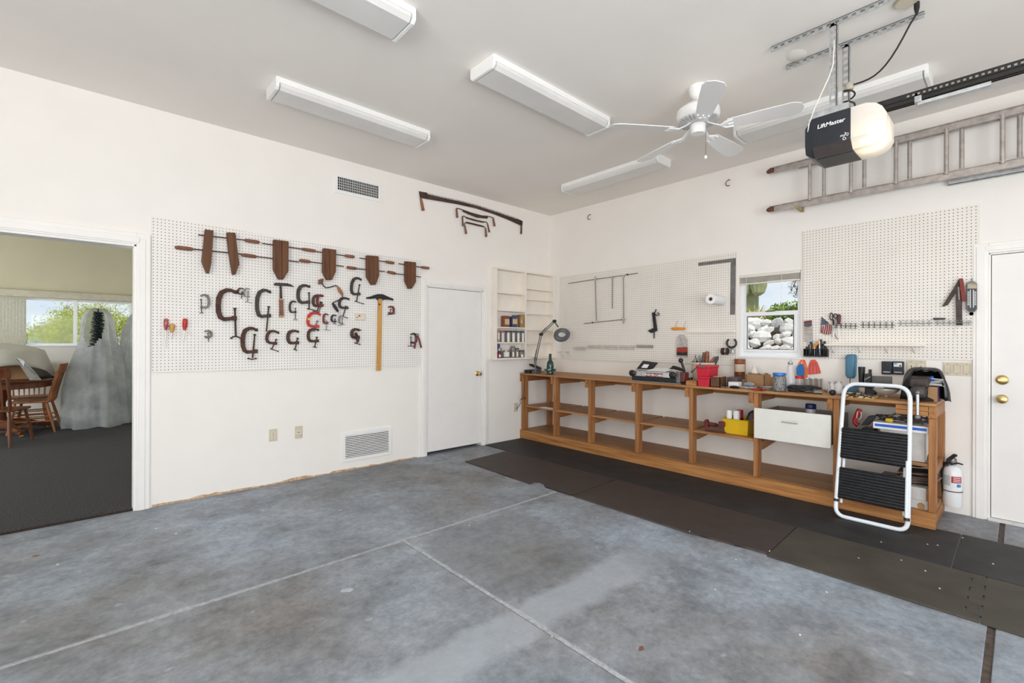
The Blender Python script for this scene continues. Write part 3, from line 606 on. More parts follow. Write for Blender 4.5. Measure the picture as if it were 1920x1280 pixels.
M().tube(pts+cc+[Vector((-1.66, -4.02, oz1+0.02))], 0.005, 7).build('cable', cdm, cdt)
M().lathe([(0.020, 0), (0.024, 0.006), (0.024, 0.036), (0.018, 0.045)], (-1.604, -4.0, 2.905), UP, 16).build('cord_clip', mat('clip_beige', (0.42, 0.38, 0.31), 0.6), cdt)
M().tube([(-1.885, -3.99, Hc-0.04), (-1.905, -3.985, 2.95), (-1.92, -3.97, 2.88), (-1.93, -3.90, 2.72), (-1.925, -3.87, 2.64), (-1.91, -3.86, 2.6)], 0.0035, 6).build('opener_wire', mat('white_wire', (0.75, 0.73, 0.68), 0.5), None, label='thin white wire hanging down the near strap to the opener', cat='wire')
pth = Z(1494, 104, Hc); M().lathe([(0.055, 0.002), (0.052, 0), ][::-1], (pth.x, pth.y, Hc-0.003), UP, 28, sx=1.5, sy=1.0).build('ceiling_plate', ceil_m, None, label='round painted cover plate on the ceiling beside the slotted steel', cat='cover plate')

# ------------------------------------------------------------------ aluminium extension ladder on the right wall
off = 0.15
def Bz(px, py, o=off): return B(px, py, o)
ld = T('extension_ladder', 'old aluminium extension ladder hung sideways high on the right wall', 'ladder', (-off, -4.3, 2.65))
yL, yR = -3.055, -6.1
ztop, zbot = 3.02, 2.645
for zz, sgn in ((ztop, 1), (zbot, -1)):
    m_ = M(); 
    m_.prism([(-off+0.012, yL, zz-0.03), (-off+0.012, yL, zz+0.03), (-off-0.012, yL, zz+0.03), (-off-0.012, yL, zz+0.024), (-off+0.004, yL, zz+0.024), (-off+0.004, yL, zz-0.024), (-off-0.012, yL, zz-0.024), (-off-0.012, yL, zz-0.03)], (0, yR-yL, 0))
    m_.build('side_rail', alu_m, ld, smooth=False)
    m_ = M(); y3 = -3.30; o2 = off-0.04
    m_.prism([(-o2+0.012, y3, zz-0.027-sgn*0.004), (-o2+0.012, y3, zz+0.027-sgn*0.004), (-o2-0.012, y3, zz+0.027-sgn*0.004), (-o2-0.012, y3, zz-0.027-sgn*0.004)], (0, yR-y3, 0)); m_.build('side_rail', alu_m, ld, smooth=False)
    M().lathe([(0.010, -0.015), (0.022, 0.0), (0.024, 0.03), (0.024, 0.05)], (-off, yL+0.012, zz), (0, -1, 0), 12, sx=0.7).build('rail_end_cap', mat('red_brown_cap', (0.14, 0.05, 0.035), 0.7), ld)
for i, yy in enumerate((-3.398, -3.50, -3.712, -3.80, -4.019, -4.101, -4.325, -4.409, -4.626, -4.711, -4.93, -5.01, -5.23, -5.31, -5.53, -5.61)):
    xx = -off if i % 2 == 0 else -off+0.04
    M().tube([(xx, yy, zbot+0.01), (xx, yy, ztop-0.01)], 0.0145, 12).build('rung', alu_m, ld)
for yy in (-3.30, -4.9):
    br = M(); br.box((-0.004, yy-0.012, 2.60), (0, yy+0.012, 2.72)).box((-off-0.03, yy-0.012, 2.600), (0, yy+0.012, 2.606)).box((-off-0.03, yy-0.012, 2.606), (-off-0.025, yy+0.012, 2.63)); br.build('wall_hook', mat('yellowed_bracket', (0.36, 0.27, 0.12), 0.6), ld, smooth=False)
chn = M(); c0 = B(1779, 343, 0.0); chn.box((-0.042, -6.2, 2.597), (-0.038, c0.y, 2.645)).box((-0.042, -6.2, 2.641), (0, c0.y, 2.645)).box((-0.042, -6.2, 2.597), (0, c0.y, 2.601))
chn.build('wall_channel', galv_m, None, smooth=False, label='bright steel channel on the right wall under the ladder', cat='wall channel')
for (px, py), lab in (((1366, 343), 'red curved utility hook on the right wall nearer the ladder'), ((1105, 407), 'red curved utility hook on the right wall near the room corner')):
    c = B(px, py, 0.03); M().tube([(0, c.y, c.z+0.035), (-0.02, c.y, c.z+0.04)]+arc(c+Vector((0.0, 0, 0)), 0.03, 2.0, 5.2, 10, (0, -1, 0), UP), 0.0042, 8).build('utility_hook', redd_m, None, label=lab, cat='hook', group='utility hooks on the right wall')

# ------------------------------------------------------------------ vents and outlets on the left wall
def quadA(pts, off0, off1, m=None):       # slab between four photo corners on the left wall
    m = m or M(); a = [A(x, y, off0) for x, y in pts]; m.prism(a, NA*(off1-off0)); return m
def rectA(x0, z0, x1, z1, o0, o1, m=None): m = m or M(); return m.box((x0, -o1, z0), (x1, -o0, z1))
def px_rectA(pts):
    P = [A(x, y) for x, y in pts]; xs = sorted(p.x for p in P); zs = sorted(p.z for p in P); return (xs[0]+xs[1])/2, (zs[0]+zs[1])/2, (xs[2]+xs[3])/2, (zs[2]+zs[3])/2
dark_m = mat('duct_dark', (0.012, 0.012, 0.012), 0.9)
x0, z0, x1, z1 = px_rectA([(627, 325), (714, 345.5), (712.5, 381), (627, 359)]); a0, b0, a1, b1 = px_rectA([(632.8, 330.5), (709, 350), (709, 373.5), (632.8, 354)])
v = T('wall_vent', 'small white supply register with a grid of louvres high on the left wall', 'vent', ((x0+x1)/2, -0.01, z0))
def frame(m, x0, z0, x1, z1, a0, b0, a1, b1, o): m.box((x0, -o, z0), (a0, 0, z1)).box((a1, -o, z0), (x1, 0, z1)).box((a0, -o, z0), (a1, 0, b0)).box((a0, -o, b1), (a1, 0, z1)); return m
frame(M(), x0, z0, x1, z1, a0, b0, a1, b1, 0.01).build('vent_frame', white_m, v, bevel=0.002)
M().box((a0, -0.0005, b0), (a1, 0.0, b1)).build('vent_opening', dark_m, v, smooth=False)
lv = M()
for i in range(1, 23): xx = a0+(a1-a0)*i/23; lv.box((xx-0.0028, -0.008, b0), (xx+0.0028, -0.004, b1))
for i in range(1, 5): zz = b0+(b1-b0)*i/5; lv.box((a0, -0.007, zz-0.0024), (a1, -0.003, zz+0.0024))
lv.build('louvres', mat('vent_grey', (0.62, 0.62, 0.61), 0.4), v, smooth=False)
x0, z0, x1, z1 = px_rectA([(640.4, 810), (734, 799.8), (733.5, 851.6), (641, 866.9)]); a0, b0, a1, b1 = px_rectA([(647, 816.5), (728.7, 806.8), (728, 845.7), (647, 859)])
v = T('return_grille', 'wide white return air grille with slanted slats low on the left wall', 'vent', ((x0+x1)/2, -0.012, z0))
frame(M(), x0, z0, x1, z1, a0, b0, a1, b1, 0.012).build('grille_frame', white_m, v, bevel=0.003)
M().box((a0, -0.0005, b0), (a1, 0.0, b1)).build('grille_opening', dark_m, v, smooth=False)
lv = M()
for i in range(13): zz = b0+(b1-b0)*(i+0.6)/13; lv.obox(((a0+a1)/2, -0.005, zz), ((a1-a0)/2, 0, 0), (0, 0.004, 0.0042), (0, 0.0008, -0.0006))
lv.build('slats', white_m, v, smooth=False)
def outlet(cx, cz, kind, label, wall='A', w=0.070, h=0.114):
    def PP(u, z, o): return Vector((cx+u, -o, cz+z)) if wall == 'A' else Vector((-o, cx-u, cz+z))
    t = T('wall_outlet', label, 'outlet', PP(0, -h/2, 0)); U = (PP(1, 0, 0)-PP(0, 0, 0)); NN = PP(0, 0, 1)-PP(0, 0, 0)
    M().obox(PP(0, 0, 0.003), U*w/2, UP*h/2, NN*0.003).build('cover_plate', beige_m, t, bevel=0.0015)
    m = M(); d = M()
    if kind == 'duplex':
        m.obox(PP(0, 0, 0.007), U*0.017, UP*0.034, NN*0.002)
        for s in (-1, 1):
            for u in (-0.006, 0.006): d.obox(PP(u, s*0.020+0.003, 0.0092), U*0.0014, UP*0.005, NN*0.0004)
            d.obox(PP(0, s*0.020-0.008, 0.0092), U*0.003, UP*0.003, NN*0.0004)
        d.obox(PP(0, 0, 0.0092), U*0.009, UP*0.0016, NN*0.0004)
    else:
        m.obox(PP(0, 0.002, 0.007), U*0.02, UP*0.02, NN*0.001); d.obox(PP(0, 0, 0.0085), U*0.004, UP*0.006, NN*0.0006); d.obox(PP(-0.012, 0, 0.0085), U*0.005, UP*0.0015, NN*0.0006); d.obox(PP(0.02, -0.035, 0.0065), U*0.002, UP*0.003, NN*0.0005)
    m.build('receptacle', cream_m, t, bevel=0.001); d.build('slots', mat('slot_dark', (0.05, 0.05, 0.06), 0.5), t, smooth=False); return t
p_ = A(512, 815.5); outlet(p_.x, p_.z, 'duplex', 'beige duplex outlet low on the left wall, nearer the big doorway')
p_ = A(560, 810); outlet(p_.x, p_.z, 'jack', 'beige jack plate low on the left wall, nearer the return grille', h=0.118)
p_ = A(967, 763); outlet(p_.x, p_.z, 'duplex', 'white outlet beside the end of the workbench with a black cord plugged in')

# ------------------------------------------------------------------ floor mats
rib_m = None
def ribbed_mat(name, base, dark, P=0.027, strength=1.0):
    m = bpy.data.materials.new(name); m.use_nodes = True; t = m.node_tree; b = t.nodes['Principled BSDF']
    tc = t.nodes.new('ShaderNodeTexCoord'); n = noise(t, tc.outputs['Object'], 6, 5); sp = t.nodes.new('ShaderNodeSeparateXYZ'); t.links.new(tc.outputs['Object'], sp.inputs[0])
    f = math_node(t, 'FRACT', math_node(t, 'DIVIDE', sp.outputs[0], P)); g = math_node(t, 'LESS_THAN', f, 0.3)
    c = ramp(t, n, [(0.3, dark), (0.7, base)]); t.links.new(mix_col(t, math_node(t, 'MULTIPLY', g, strength), c, tuple(x*0.45 for x in dark)), b.inputs['Base Color'])
    b.inputs['Roughness'].default_value = 0.6; b.inputs['Specular IOR Level'].default_value = 0.3; return m
ribm = ribbed_mat('ribbed_brown_rubber', (0.078, 0.060, 0.054), (0.054, 0.042, 0.038))
olivem = mat('olive_grey_rubber', (0.066, 0.059, 0.047), 0.62, var=0.22, scale=4, spec=0.3)
blackm = mat('charcoal_rubber', (0.034, 0.034, 0.035), 0.6, var=0.25, scale=5, spec=0.3)
def matslab(poly, mt, label, z=0.010):
    m = M(); m.prism([(x, y, 0.0005) for x, y in poly], (0, 0, z)); return m.build('floor_mat', mt, None, bevel=0.003, label=label, cat='floor mat', group='rubber mats along the workbench')
notch = [Z(*p) for p in ((993, 908), (1003, 904.5), (1012, 905), (1019, 908), (1022, 914))]
matslab([(-1.278, -0.47), (-1.278, -2.065), (-1.957, -2.075)]+[(p.x, p.y) for p in notch[::-1]]+[(-1.960, -0.535)], ribm, 'brown ribbed rubber mat with a torn notch, farthest from the camera')
matslab([(-1.282, -2.078), (-1.284, -3.625), (-1.895, -3.64), (-1.962, -3.1), (-1.957, -2.085)], ribm, 'brown ribbed rubber mat in the middle of the front row')
zig = []; yb = -4.56
for i in range(9):
    xx = -1.288-0.637*i/9; zig += [(xx, yb+(0.028 if i % 2 else -0.028)), (xx-0.637/9, yb+(0.028 if i % 2 else -0.028))]
matslab([(-1.288, -3.632)]+[(max(-1.925, x), y) for x, y in zig]+[(-1.925, -3.645)], olivem, 'olive grey smooth rubber mat left of the puzzle joint')
matslab([(-1.288, -6.4)]+[(-1.925, -6.4)]+[(max(-1.925, x), y-0.006) for x, y in zig[::-1]], olivem, 'olive grey smooth rubber mat right of the puzzle joint')
matslab([(-0.60, -0.03), (-0.585, -2.46), (-1.274, -2.46), (-1.262, -0.03)], blackm, 'charcoal rubber mat against the left end of the workbench', 0.009)
matslab([(-0.585, -2.464), (-0.56, -4.44), (-1.28, -4.44), (-1.274, -2.464)], blackm, 'charcoal rubber mat in front of the drawer and step stool', 0.009)
matslab([(-0.56, -4.446), (-0.55, -6.4), (-1.283, -6.4), (-1.28, -4.446)], blackm, 'charcoal rubber mat in front of the white side door', 0.009)
# loose chips and paint flecks on the floor
random.seed(11)
def fleck(p, r, mt, label, seed):
    rr = random.Random(seed); poly = [(p.x+r*(0.6+rr.random()*0.6)*math.cos(a)*1.0, p.y+r*(0.4+rr.random()*0.5)*math.sin(a), p.z+0.0004) for a in [2*PI*i/9 for i in range(9)]]
    return M().prism(poly, (0, 0, 0.0012)).build('paint_splash', mt, None, smooth=False, label=label, cat='paint mark')
fleck(Z(651, 1106), 0.035, mat('white_paint_mark', (0.42, 0.47, 0.52), 0.7), 'pale paint splash on the concrete left of the floor joint', 4)
fleck(Z(1203, 1216), 0.018, mat('rust_spot', (0.20, 0.09, 0.06), 0.8), 'rust brown spot on the concrete in the foreground', 5)
fleck(Z(67, 1042), 0.02, mat('leaf_brown', (0.28, 0.11, 0.05), 0.8), 'dry brown leaf flake on the concrete near the carpet', 6)
ch_ = M()
for px, py in ((1293, 996), (1380, 1049), (1443, 1033), (1341, 1105), (1735, 1070), (1762, 1103), (1739, 1020), (1758, 1022), (1805, 1008), (1862, 1057), (1610, 1046), (1652, 1016), (1690, 1050), (1550, 1110), (1500, 1190), (1120, 970), (293, 991), (330, 1000), (108, 1058), (492, 957), (385, 945), (1035, 1193), (880, 985)):
    p = Z(px, py, 0.011 if py < 1110 and px > 1250 else 0.001); ch_.obox(p+UP*0.001, (0.005*random.uniform(0.5, 1.4), 0.002, 0), (-0.001, 0.003, 0), (0, 0, 0.001))
ch_.build('wood_chips', paper_m, None, smooth=False, label='scattered pale chips lying on the mats and floor', cat='debris', kind='stuff')
# ------------------------------------------------------------------ left wall pegboard and the tools hung on it
PB = 0.018
pa = [A(285, 405, 0.004), A(790, 490, 0.004), A(790, 686, 0.004), A(285, 698, 0.004)]
peg1 = M().prism([(p.x, -0.006, p.z) for p in pa], (0, -0.008, 0)).build('pegboard', pegA_m, None, smooth=False, org=(0, 0, 0), label='wide white pegboard full of clamps on the left wall', cat='pegboard')
HO = 0.035         # hanging distance in front of the wall
def ap(pts, o=HO): return [A(x, y, o) for x, y in pts]
def c2(pts, ox=280, oy=400, s=4.267): return [(ox+x/s, oy+y/s) for x, y in pts]
def root(pts, name, label, cat, group=None, o=HO, P=A):
    xs = [p[0] for p in pts]; ys = [p[1] for p in pts]; return T(name, label, cat, P((min(xs)+max(xs))/2, max(ys), o), group)
SC = lambda px=1.0, y=600: px*0.0049     # rough metres per photo pixel on this wall (varies along it)
def mpp(x, y): return (A(x+1, y)-A(x, y)).length*0.55+(A(x, y+1)-A(x, y)).length*0.45
# C clamps.  frame: list of crop points, w: bar width in crop px, screw: two points, bar: tommy bar points
C_FULL = [(1.0, -0.86), (0.55, -1.0), (0.05, -1.02), (-0.5, -0.85), (-0.78, -0.45), (-0.85, 0.0), (-0.82, 0.45), (-0.6, 0.85), (-0.2, 0.97), (0.45, 0.93), (0.85, 0.9)]
def c_clamp(label, box, wd, screw, tee=None, mt=None, flip=False, crop='2', depth=0.018, tilt=0.0, small=False, screw_m=None):
    ox = 280 if crop == '2' else 540; k = 4.267
    x0, y0, x1, y1 = box; cx, cy, hx, hy = (x0+x1)/2, (y0+y1)/2, (x1-x0)/2, (y1-y0)/2
    ct, st = math.cos(tilt), math.sin(tilt); F = []
    for u, v in C_FULL:
        if flip: u = -u
        X, Y = u*hx, v*hy; F.append((cx+X*ct-Y*st, cy+X*st+Y*ct))
    W = [0.5, 0.75, 0.95, 1.1, 1.1, 1.05, 1.05, 1.05, 0.95, 0.85, 0.8]
    F2 = c2(F, ox); s2 = c2(screw, ox); r = root(F2, 'c_clamp', label, 'clamp', 'clamps hung on the left pegboard'); sz = mpp(*F2[5])/k
    pts = ap(F2); mt = mt or iron_m; sm = screw_m or mt
    m = M(); m.ribbon(pts, [wd*q*sz for q in W], NA, depth); 
    e = pts[0]+NA*0; m.lathe([(wd*0.32*sz, -0.5*wd*sz), (wd*0.38*sz, 0.35*wd*sz)], e, -UP, 10)
    m.lathe([(wd*0.6*sz, -0.55*wd*sz), (wd*0.6*sz, 0.55*wd*sz)], pts[-1], UP, 12); m.build('frame', mt, r, bevel=min(0.003, wd*sz*0.15))
    a, b = ap(s2); sr = max(0.0032, wd*0.2*sz); s = M(); s.tube([a, b], sr, 10)
    n = int((b-a).length/0.006)
    d = (b-a).normalized()
    for i in range(1, n, 2): s.lathe([(sr*0.95, -0.001), (sr*1.3, 0), (sr*0.95, 0.001)], a+d*(i*0.006), d, 8)
    s.lathe([(sr*1.2, -0.004), (sr*2.1, -0.002), (sr*2.1, 0.004), (sr*1.0, 0.008)], a, -d, 12); s.build('screw', sm, r)
    if tee:
        t = c2(tee, ox); tp = ap(t, HO+0.001); h = M(); h.tube(tp, sr*0.75, 8)
        for q in (tp[0], tp[-1]): h.ball(q, sr*1.35, 8)
        h.build('handle', sm, r)
    hk = M(); top = pts[2]; hk.tube([top+Vector((0, HO-PB+0.003, 0.012)), top+Vector((0, 0.0, 0.003-wd*0.5*sz)), top+Vector((0, -0.012, 0.004))], 0.0018, 6); hk.build('peg_hook', galv_m, r)
    return r
c_clamp('silver grey G clamp with its screw on the left, first in the clamp row', (413, 652, 482, 755), 16, [(414, 690), (418, 795)], [(405, 797), (430, 797)], mat('clamp_grey', (0.17, 0.16, 0.15), 0.5, 0.4, var=0.2, scale=40), flip=True, screw_m=rust_m)
c_clamp('largest dark brown C clamp with a wing shaped handle', (540, 615, 690, 850), 36, [(684, 762), (692, 985)], [(655, 997), (675, 985), (700, 985), (733, 998)], rust_m, depth=0.024)
c_clamp('tiny brown clamp hung just right of the largest C clamp', (706, 600, 752, 645), 11, [(742, 632), (736, 682)], None, rust_m)
c_clamp('tiny grey clamp half over the tiny brown clamp', (754, 602, 803, 668), 9, [(790, 630), (786, 705)], [(772, 706), (820, 716)], grey_m)
c_clamp('large blue grey C clamp beside the hammer', (853, 615, 965, 828), 28, [(955, 748), (937, 945)], None, iron_m, screw_m=rust_m)
c_clamp('small dark C clamp between the hammer and the second row of clamps', (1120, 703, 1172, 792), 14, [(1168, 762), (1168, 845)], [(1155, 850), (1182, 850)], iron_m)
c_clamp('brown C clamp with upright screw and small tee, lowest in its group', (738, 920, 858, 1112), 30, [(843, 972), (826, 1158)], [(792, 1160), (822, 1168), (852, 1160)], rust_m, depth=0.022)
c_clamp('rust brown C clamp tilted right with a thin tommy bar, lower row', (935, 940, 1025, 1038), 22, [(1015, 1010), (980, 1083)], [(973, 1083), (1030, 1103)], rust_m, tilt=0.18)
c_clamp('dark brown C clamp in the lower row right of the tilted rust one', (1103, 940, 1190, 1038), 24, [(1186, 1000), (1166, 1088)], [(1160, 1086), (1176, 1094)], rust_m)
c_clamp('large dark C clamp right of the hammer with a long thin tommy bar', (74, 577, 170, 716), 24, [(169, 637), (169, 765)], [(160, 763), (236, 779)], iron_m, crop='3')
c_clamp('brown C clamp tucked behind a small red C clamp', (196, 656, 270, 742), 20, [(262, 712), (232, 782)], [(205, 782), (247, 793)], rust_m, crop='3')
c_clamp('small red C clamp hung over the brown one', (232, 655, 282, 738), 14, [(272, 714), (248, 788)], None, redd_m, crop='3', screw_m=iron_m, depth=0.03)
c_clamp('bright red C clamp with a yellow spot on its spine', (153, 796, 250, 905), 22, [(235, 862), (206, 945)], None, red_m, crop='3', tilt=0.12, screw_m=grey_m)
c_clamp('small red C clamp with two thin legs below', (280, 805, 320, 880), 13, [(309, 862), (307, 930)], [(290, 930), (338, 936)], redd_m, crop='3', screw_m=grey_m)
c_clamp('very small black C clamp right of the small red clamp', (345, 814, 385, 866), 11, [(376, 846), (372, 882)], [(362, 880), (384, 884)], iron2_m, crop='3')
c_clamp('small bare steel clamp hung below the brace', (406, 820, 440, 882), 7, [(436, 842), (430, 893)], [(404, 897), (448, 888)], grey_m, crop='3')
c_clamp('olive brown C clamp below the bright red clamp', (156, 926, 242, 1024), 21, [(231, 992), (213, 1070)], [(206, 1068), (225, 1072)], rust_m, crop='3')
c_clamp('dark grey C clamp at the top right of the clamps', (503, 518, 578, 648), 20, [(572, 572), (549, 703)], [(538, 702), (604, 723)], iron_m, crop='3', tilt=0.08)
c_clamp('grey and brown C clamp half hidden by the brace chuck', (406, 677, 482, 756), 19, [(464, 745), (440, 825)], [(425, 818), (476, 836)], iron_m, crop='3', tilt=0.1)
c_clamp('brown C clamp with a jumble of small clamps below the thermostat plate', (506, 928, 566, 994), 22, [(545, 958), (553, 1040)], [(538, 1036), (576, 1047)], rust_m, crop='3')
c_clamp('little maroon C clamp hung right of the tee square', (806, 746, 850, 800), 13, [(822, 768), (816, 808)], [(797, 810), (855, 802)], redd_m, crop='3', flip=True, screw_m=iron_m)
c_clamp('dark C clamp next to the pliers at the right edge of the pegboard', (985, 962, 1030, 1036), 14, [(984, 990), (984, 1060)], [(962, 1060), (1003, 1062)], iron_m, crop='3', flip=True)
c_clamp('tiny tarnished clamp alone under the silver grey clamp', (446, 940, 500, 990), 14, [(470, 962), (474, 1028)], [(456, 992), (476, 1000)], mat('tarnished_brass', (0.16, 0.13, 0.10), 0.5, 0.5, var=0.3, scale=40), flip=True)
yd = M(); q = A(540+168/4.267, 400+845/4.267, HO+0.0105); yd.obox(q, (0.012, 0, 0.003), (0, 0.0006, 0), (-0.003, 0, 0.010))
yd.build('yellow_sticker', mat('yellow_spot', (0.75, 0.55, 0.05), 0.5), [o for o in bpy.data.objects if o.get('label', '').startswith('bright red C clamp')][0])
# wooden handscrew clamps
def handscrew(label, jaws, rods, handles, crop):
    ox = 280; allp = []
    J = []
    for cr, poly in jaws: pp = c2(poly, 280 if cr == 2 else 540); J.append(pp); allp += pp
    r = root(allp, 'handscrew_clamp', label, 'clamp', 'wooden handscrew clamps along the top of the pegboard', 0.05)
    for pp in J: M().prism(ap(pp, 0.028), NA*0.042).build('jaw', jaw_m, r, bevel=0.004)
    for cr, a, b in rods:
        p = ap(c2([a, b], 280 if cr == 2 else 540), 0.049); M().tube(p, 0.0052, 8).build('screw', rust_m, r)
    for cr, a, b in handles:
        p = ap(c2([a, b], 280 if cr == 2 else 540), 0.049); d = p[1]-p[0]; L_ = d.length
        M().lathe([(0.009, 0), (0.014, 0.06*L_), (0.0165, 0.3*L_), (0.0165, 0.75*L_), (0.014, 0.95*L_), (0.006, L_)], p[0], d, 12).build('handle', handle_m, r)
handscrew('open wooden handscrew clamp with two splayed jaws at the left end of the row',
  [(2, [(440, 133), (507, 143), (490, 400), (472, 482), (450, 478), (413, 385), (425, 290)]), (2, [(612, 157), (680, 160), (712, 408), (682, 492), (658, 492), (628, 310)])],
  [(2, (393, 172), (765, 213)), (2, (350, 286), (735, 325))], [(2, (762, 213), (883, 232)), (2, (350, 286), (203, 270))], 2)
handscrew('closed wooden handscrew clamp with paint spots, second from the left',
  [(2, [(985, 213), (1049, 221), (1051, 529), (1025, 528), (985, 450)]), (2, [(1052, 221), (1105, 229), (1103, 462), (1062, 531), (1053, 530)])],
  [(2, (903, 240), (1225, 285)), (2, (858, 345), (1195, 388))], [(2, (1223, 285), (1332, 301)), (2, (858, 346), (735, 330))], 2)
handscrew('closed wooden handscrew clamp in the middle of the row',
  [(3, [(272, 282), (321, 288), (321, 535), (300, 533), (268, 470)]), (3, [(323, 288), (375, 295), (372, 465), (342, 534), (324, 535)])],
  [(3, (210, 303), (455, 338)), (3, (178, 387), (445, 424))], [(3, (455, 338), (532, 348)), (3, (178, 387), (90, 375))], 3)
handscrew('closed wooden handscrew clamp, second from the right',
  [(3, [(618, 338), (671, 342), (673, 573), (660, 573), (620, 510)]), (3, [(673, 342), (712, 346), (717, 500), (690, 572), (675, 573)])],
  [(3, (573, 357), (780, 386)), (3, (547, 441), (775, 465))], [(3, (780, 385), (850, 397)), (3, (547, 441), (470, 431))], 3)
handscrew('darkest closed wooden handscrew clamp at the right end of the row',
  [(3, [(927, 385), (969, 389), (967, 604), (955, 603), (927, 540)]), (3, [(970, 389), (1010, 393), (1010, 550), (978, 603), (969, 604)])],
  [(3, (886, 402), (1068, 431)), (3, (862, 481), (1062, 508))], [(3, (1068, 430), (1130, 438)), (3, (862, 481), (795, 467))], 3)
# claw-less hammer (cross peen)
hp = c2([(995, 560), (1010, 556), (1095, 560), (1130, 570), (1155, 590), (1110, 582), (1000, 578)]); hm = root(c2([(1050, 830)]), 'hammer', 'brick hammer with a long pick and taped handle between two C clamps', 'hammer')
M().prism(ap(hp, 0.022), NA*0.022).build('head', iron_m, hm, bevel=0.003)
M().ribbon(ap(c2([(1050, 575), (1052, 620), (1053, 685)]), 0.033), [0.016, 0.018, 0.022], NA, 0.014).build('shank', iron_m, hm, bevel=0.003)
M().ribbon(ap(c2([(1054, 682), (1056, 760), (1058, 830)]), 0.033), [0.034, 0.033, 0.038], NA, 0.024).build('grip', handle_m, hm, bevel=0.006)
for yy in (686, 822): M().ribbon(ap(c2([(1055+(yy-686)*0.02, yy-4), (1055+(yy-686)*0.02, yy+5)]), 0.033), 0.039, NA, 0.027).build('band', orange_m if False else mat('brass_band', (0.5, 0.33, 0.15), 0.5), hm)
# brace drill
br_ = root([(642, 596)], 'brace_drill', 'old hand brace with a mushroom pad and wooden handles', 'hand drill')
pth = [(604, 531), (607, 536), (611, 539.5), (618, 538.5), (626, 536), (630, 535), (634, 538)]; M().tube(ap(pth, 0.045), 0.0055, 8).build('crank', iron_m, br_)
M().lathe([(0.004, 0.03), (0.012, 0.02), (0.03, 0.012), (0.036, 0.0), (0.022, -0.012)][::-1], A(602, 528, 0.045), (A(596, 527)-A(604, 533)).normalized(), 16).build('pad', handle_m, br_)
a_, b_2 = A(633, 537.5, 0.045), A(642.5, 553, 0.045); d_ = b_2-a_; M().lathe([(0.008, 0), (0.014, 0.15*d_.length), (0.018, 0.5*d_.length), (0.013, 0.85*d_.length), (0.009, d_.length)], a_, d_, 14).build('grip', mat('orange_wood', (0.32, 0.13, 0.05), 0.4, var=0.2), br_)
M().tube(ap([(642, 553), (642.5, 558), (640, 560), (624, 567.5)], 0.045), 0.0055, 8).build('crank_end', iron_m, br_)
M().tube(ap([(623.5, 568), (628, 575), (634, 584)], 0.045), [0.010, 0.016, 0.012], 10).build('chuck', iron2_m, br_)
M().tube(ap([(634, 584), (641.5, 597)], 0.045), 0.004, 8).build('bit', steel_m, br_)
# small plate, tee square, screwdrivers, pliers
q0, q1 = A(664.7, 587.5, PB), A(683.6, 600, PB); pl = T('thermostat', 'small flat cream thermostat plate among the clamps', 'thermostat', ((q0.x+q1.x)/2, -PB, q1.z))
M().box((q0.x, -0.034, q1.z), (q1.x, -0.014, q0.z)).build('case', cream_m, pl, bevel=0.003); M().box((q0.x+0.035, -0.0355, q1.z+0.035), (q0.x+0.055, -0.034, q1.z+0.05)).build('window', mat('brown_lens', (0.16, 0.11, 0.05), 0.4), pl, smooth=False)
M().box((q0.x+0.018, -0.0355, q1.z+0.02), (q0.x+0.028, -0.034, q1.z+0.03)).build('lever', black_m, pl, smooth=False)
ts = root([(710, 694)], 'tee_square', 'wooden tee square with a black head hung on the left pegboard', 'tee square')
M().prism(ap([(709.0, 552.5), (716.6, 553), (713.8, 695), (705.6, 695)], 0.030), NA*0.004).build('blade', ruler_m, ts, smooth=False)
M().prism(ap(c2([(623, 672), (640, 668), (665, 663), (690, 652), (715, 645), (752, 646), (775, 655), (800, 668), (838, 682), (840, 697), (800, 690), (757, 690), (752, 700), (748, 684), (722, 682), (718, 692), (708, 690), (705, 680), (660, 684), (627, 683)], 540), 0.024), NA*0.012).build('head', iron2_m, ts, smooth=False)
lettering('M', 0.028, A(709.8, 572, 0.0345), (1, 0, 0), (0, 0, 1), black_m, ts, bold=0.0008)
dt_ = M()
for x_, y_ in ((708.8, 684), (713, 558)): dt_.lathe([(0.004, 0), (0.003, 0.001)], A(x_, y_, 0.0345), NA, 10)
dt_.build('rivets', white_m, ts)
def screwdriver(label, top, mid, tip, hm, rad, P=A, off=0.033, name='screwdriver', cat='screwdriver', group='screwdrivers racked on the left pegboard', prof=None):
    a, b, c = P(*top, off), P(*mid, off), P(*tip, off); r = T(name, label, cat, c, group); d = b-a; L_ = d.length
    prof = prof or [(0.6, 0), (0.95, 0.08), (1, 0.3), (0.95, 0.7), (0.62, 0.82), (0.7, 0.95), (0.5, 1)]
    M().lathe([(rad*p, h*L_) for p, h in prof], a, d, 12).build('handle', hm, r)
    M().tube([b, c-(c-b)*0.06, c], [0.003, 0.003, 0.0022], 8).build('shaft', steel_m, r); return r
screwdriver('clear and red handled screwdriver, leftmost of the three', (311.5, 597), (311, 619), (309.3, 653), mat('clear_red_acetate', (0.42, 0.10, 0.10), 0.2, var=0.5, scale=60), 0.016)
screwdriver('pear shaped yellow wood handled awl between two screwdrivers', (323, 607), (322, 624), (321, 635), mat('yellow_wood', (0.60, 0.33, 0.09), 0.35), 0.021, name='awl', cat='awl', prof=[(0.5, 0), (0.9, 0.08), (1, 0.25), (0.8, 0.6), (0.5, 0.9), (0.35, 1)])
screwdriver('solid red handled screwdriver, rightmost of the three', (347.5, 597), (346, 619), (343.5, 638), red_m, 0.018)
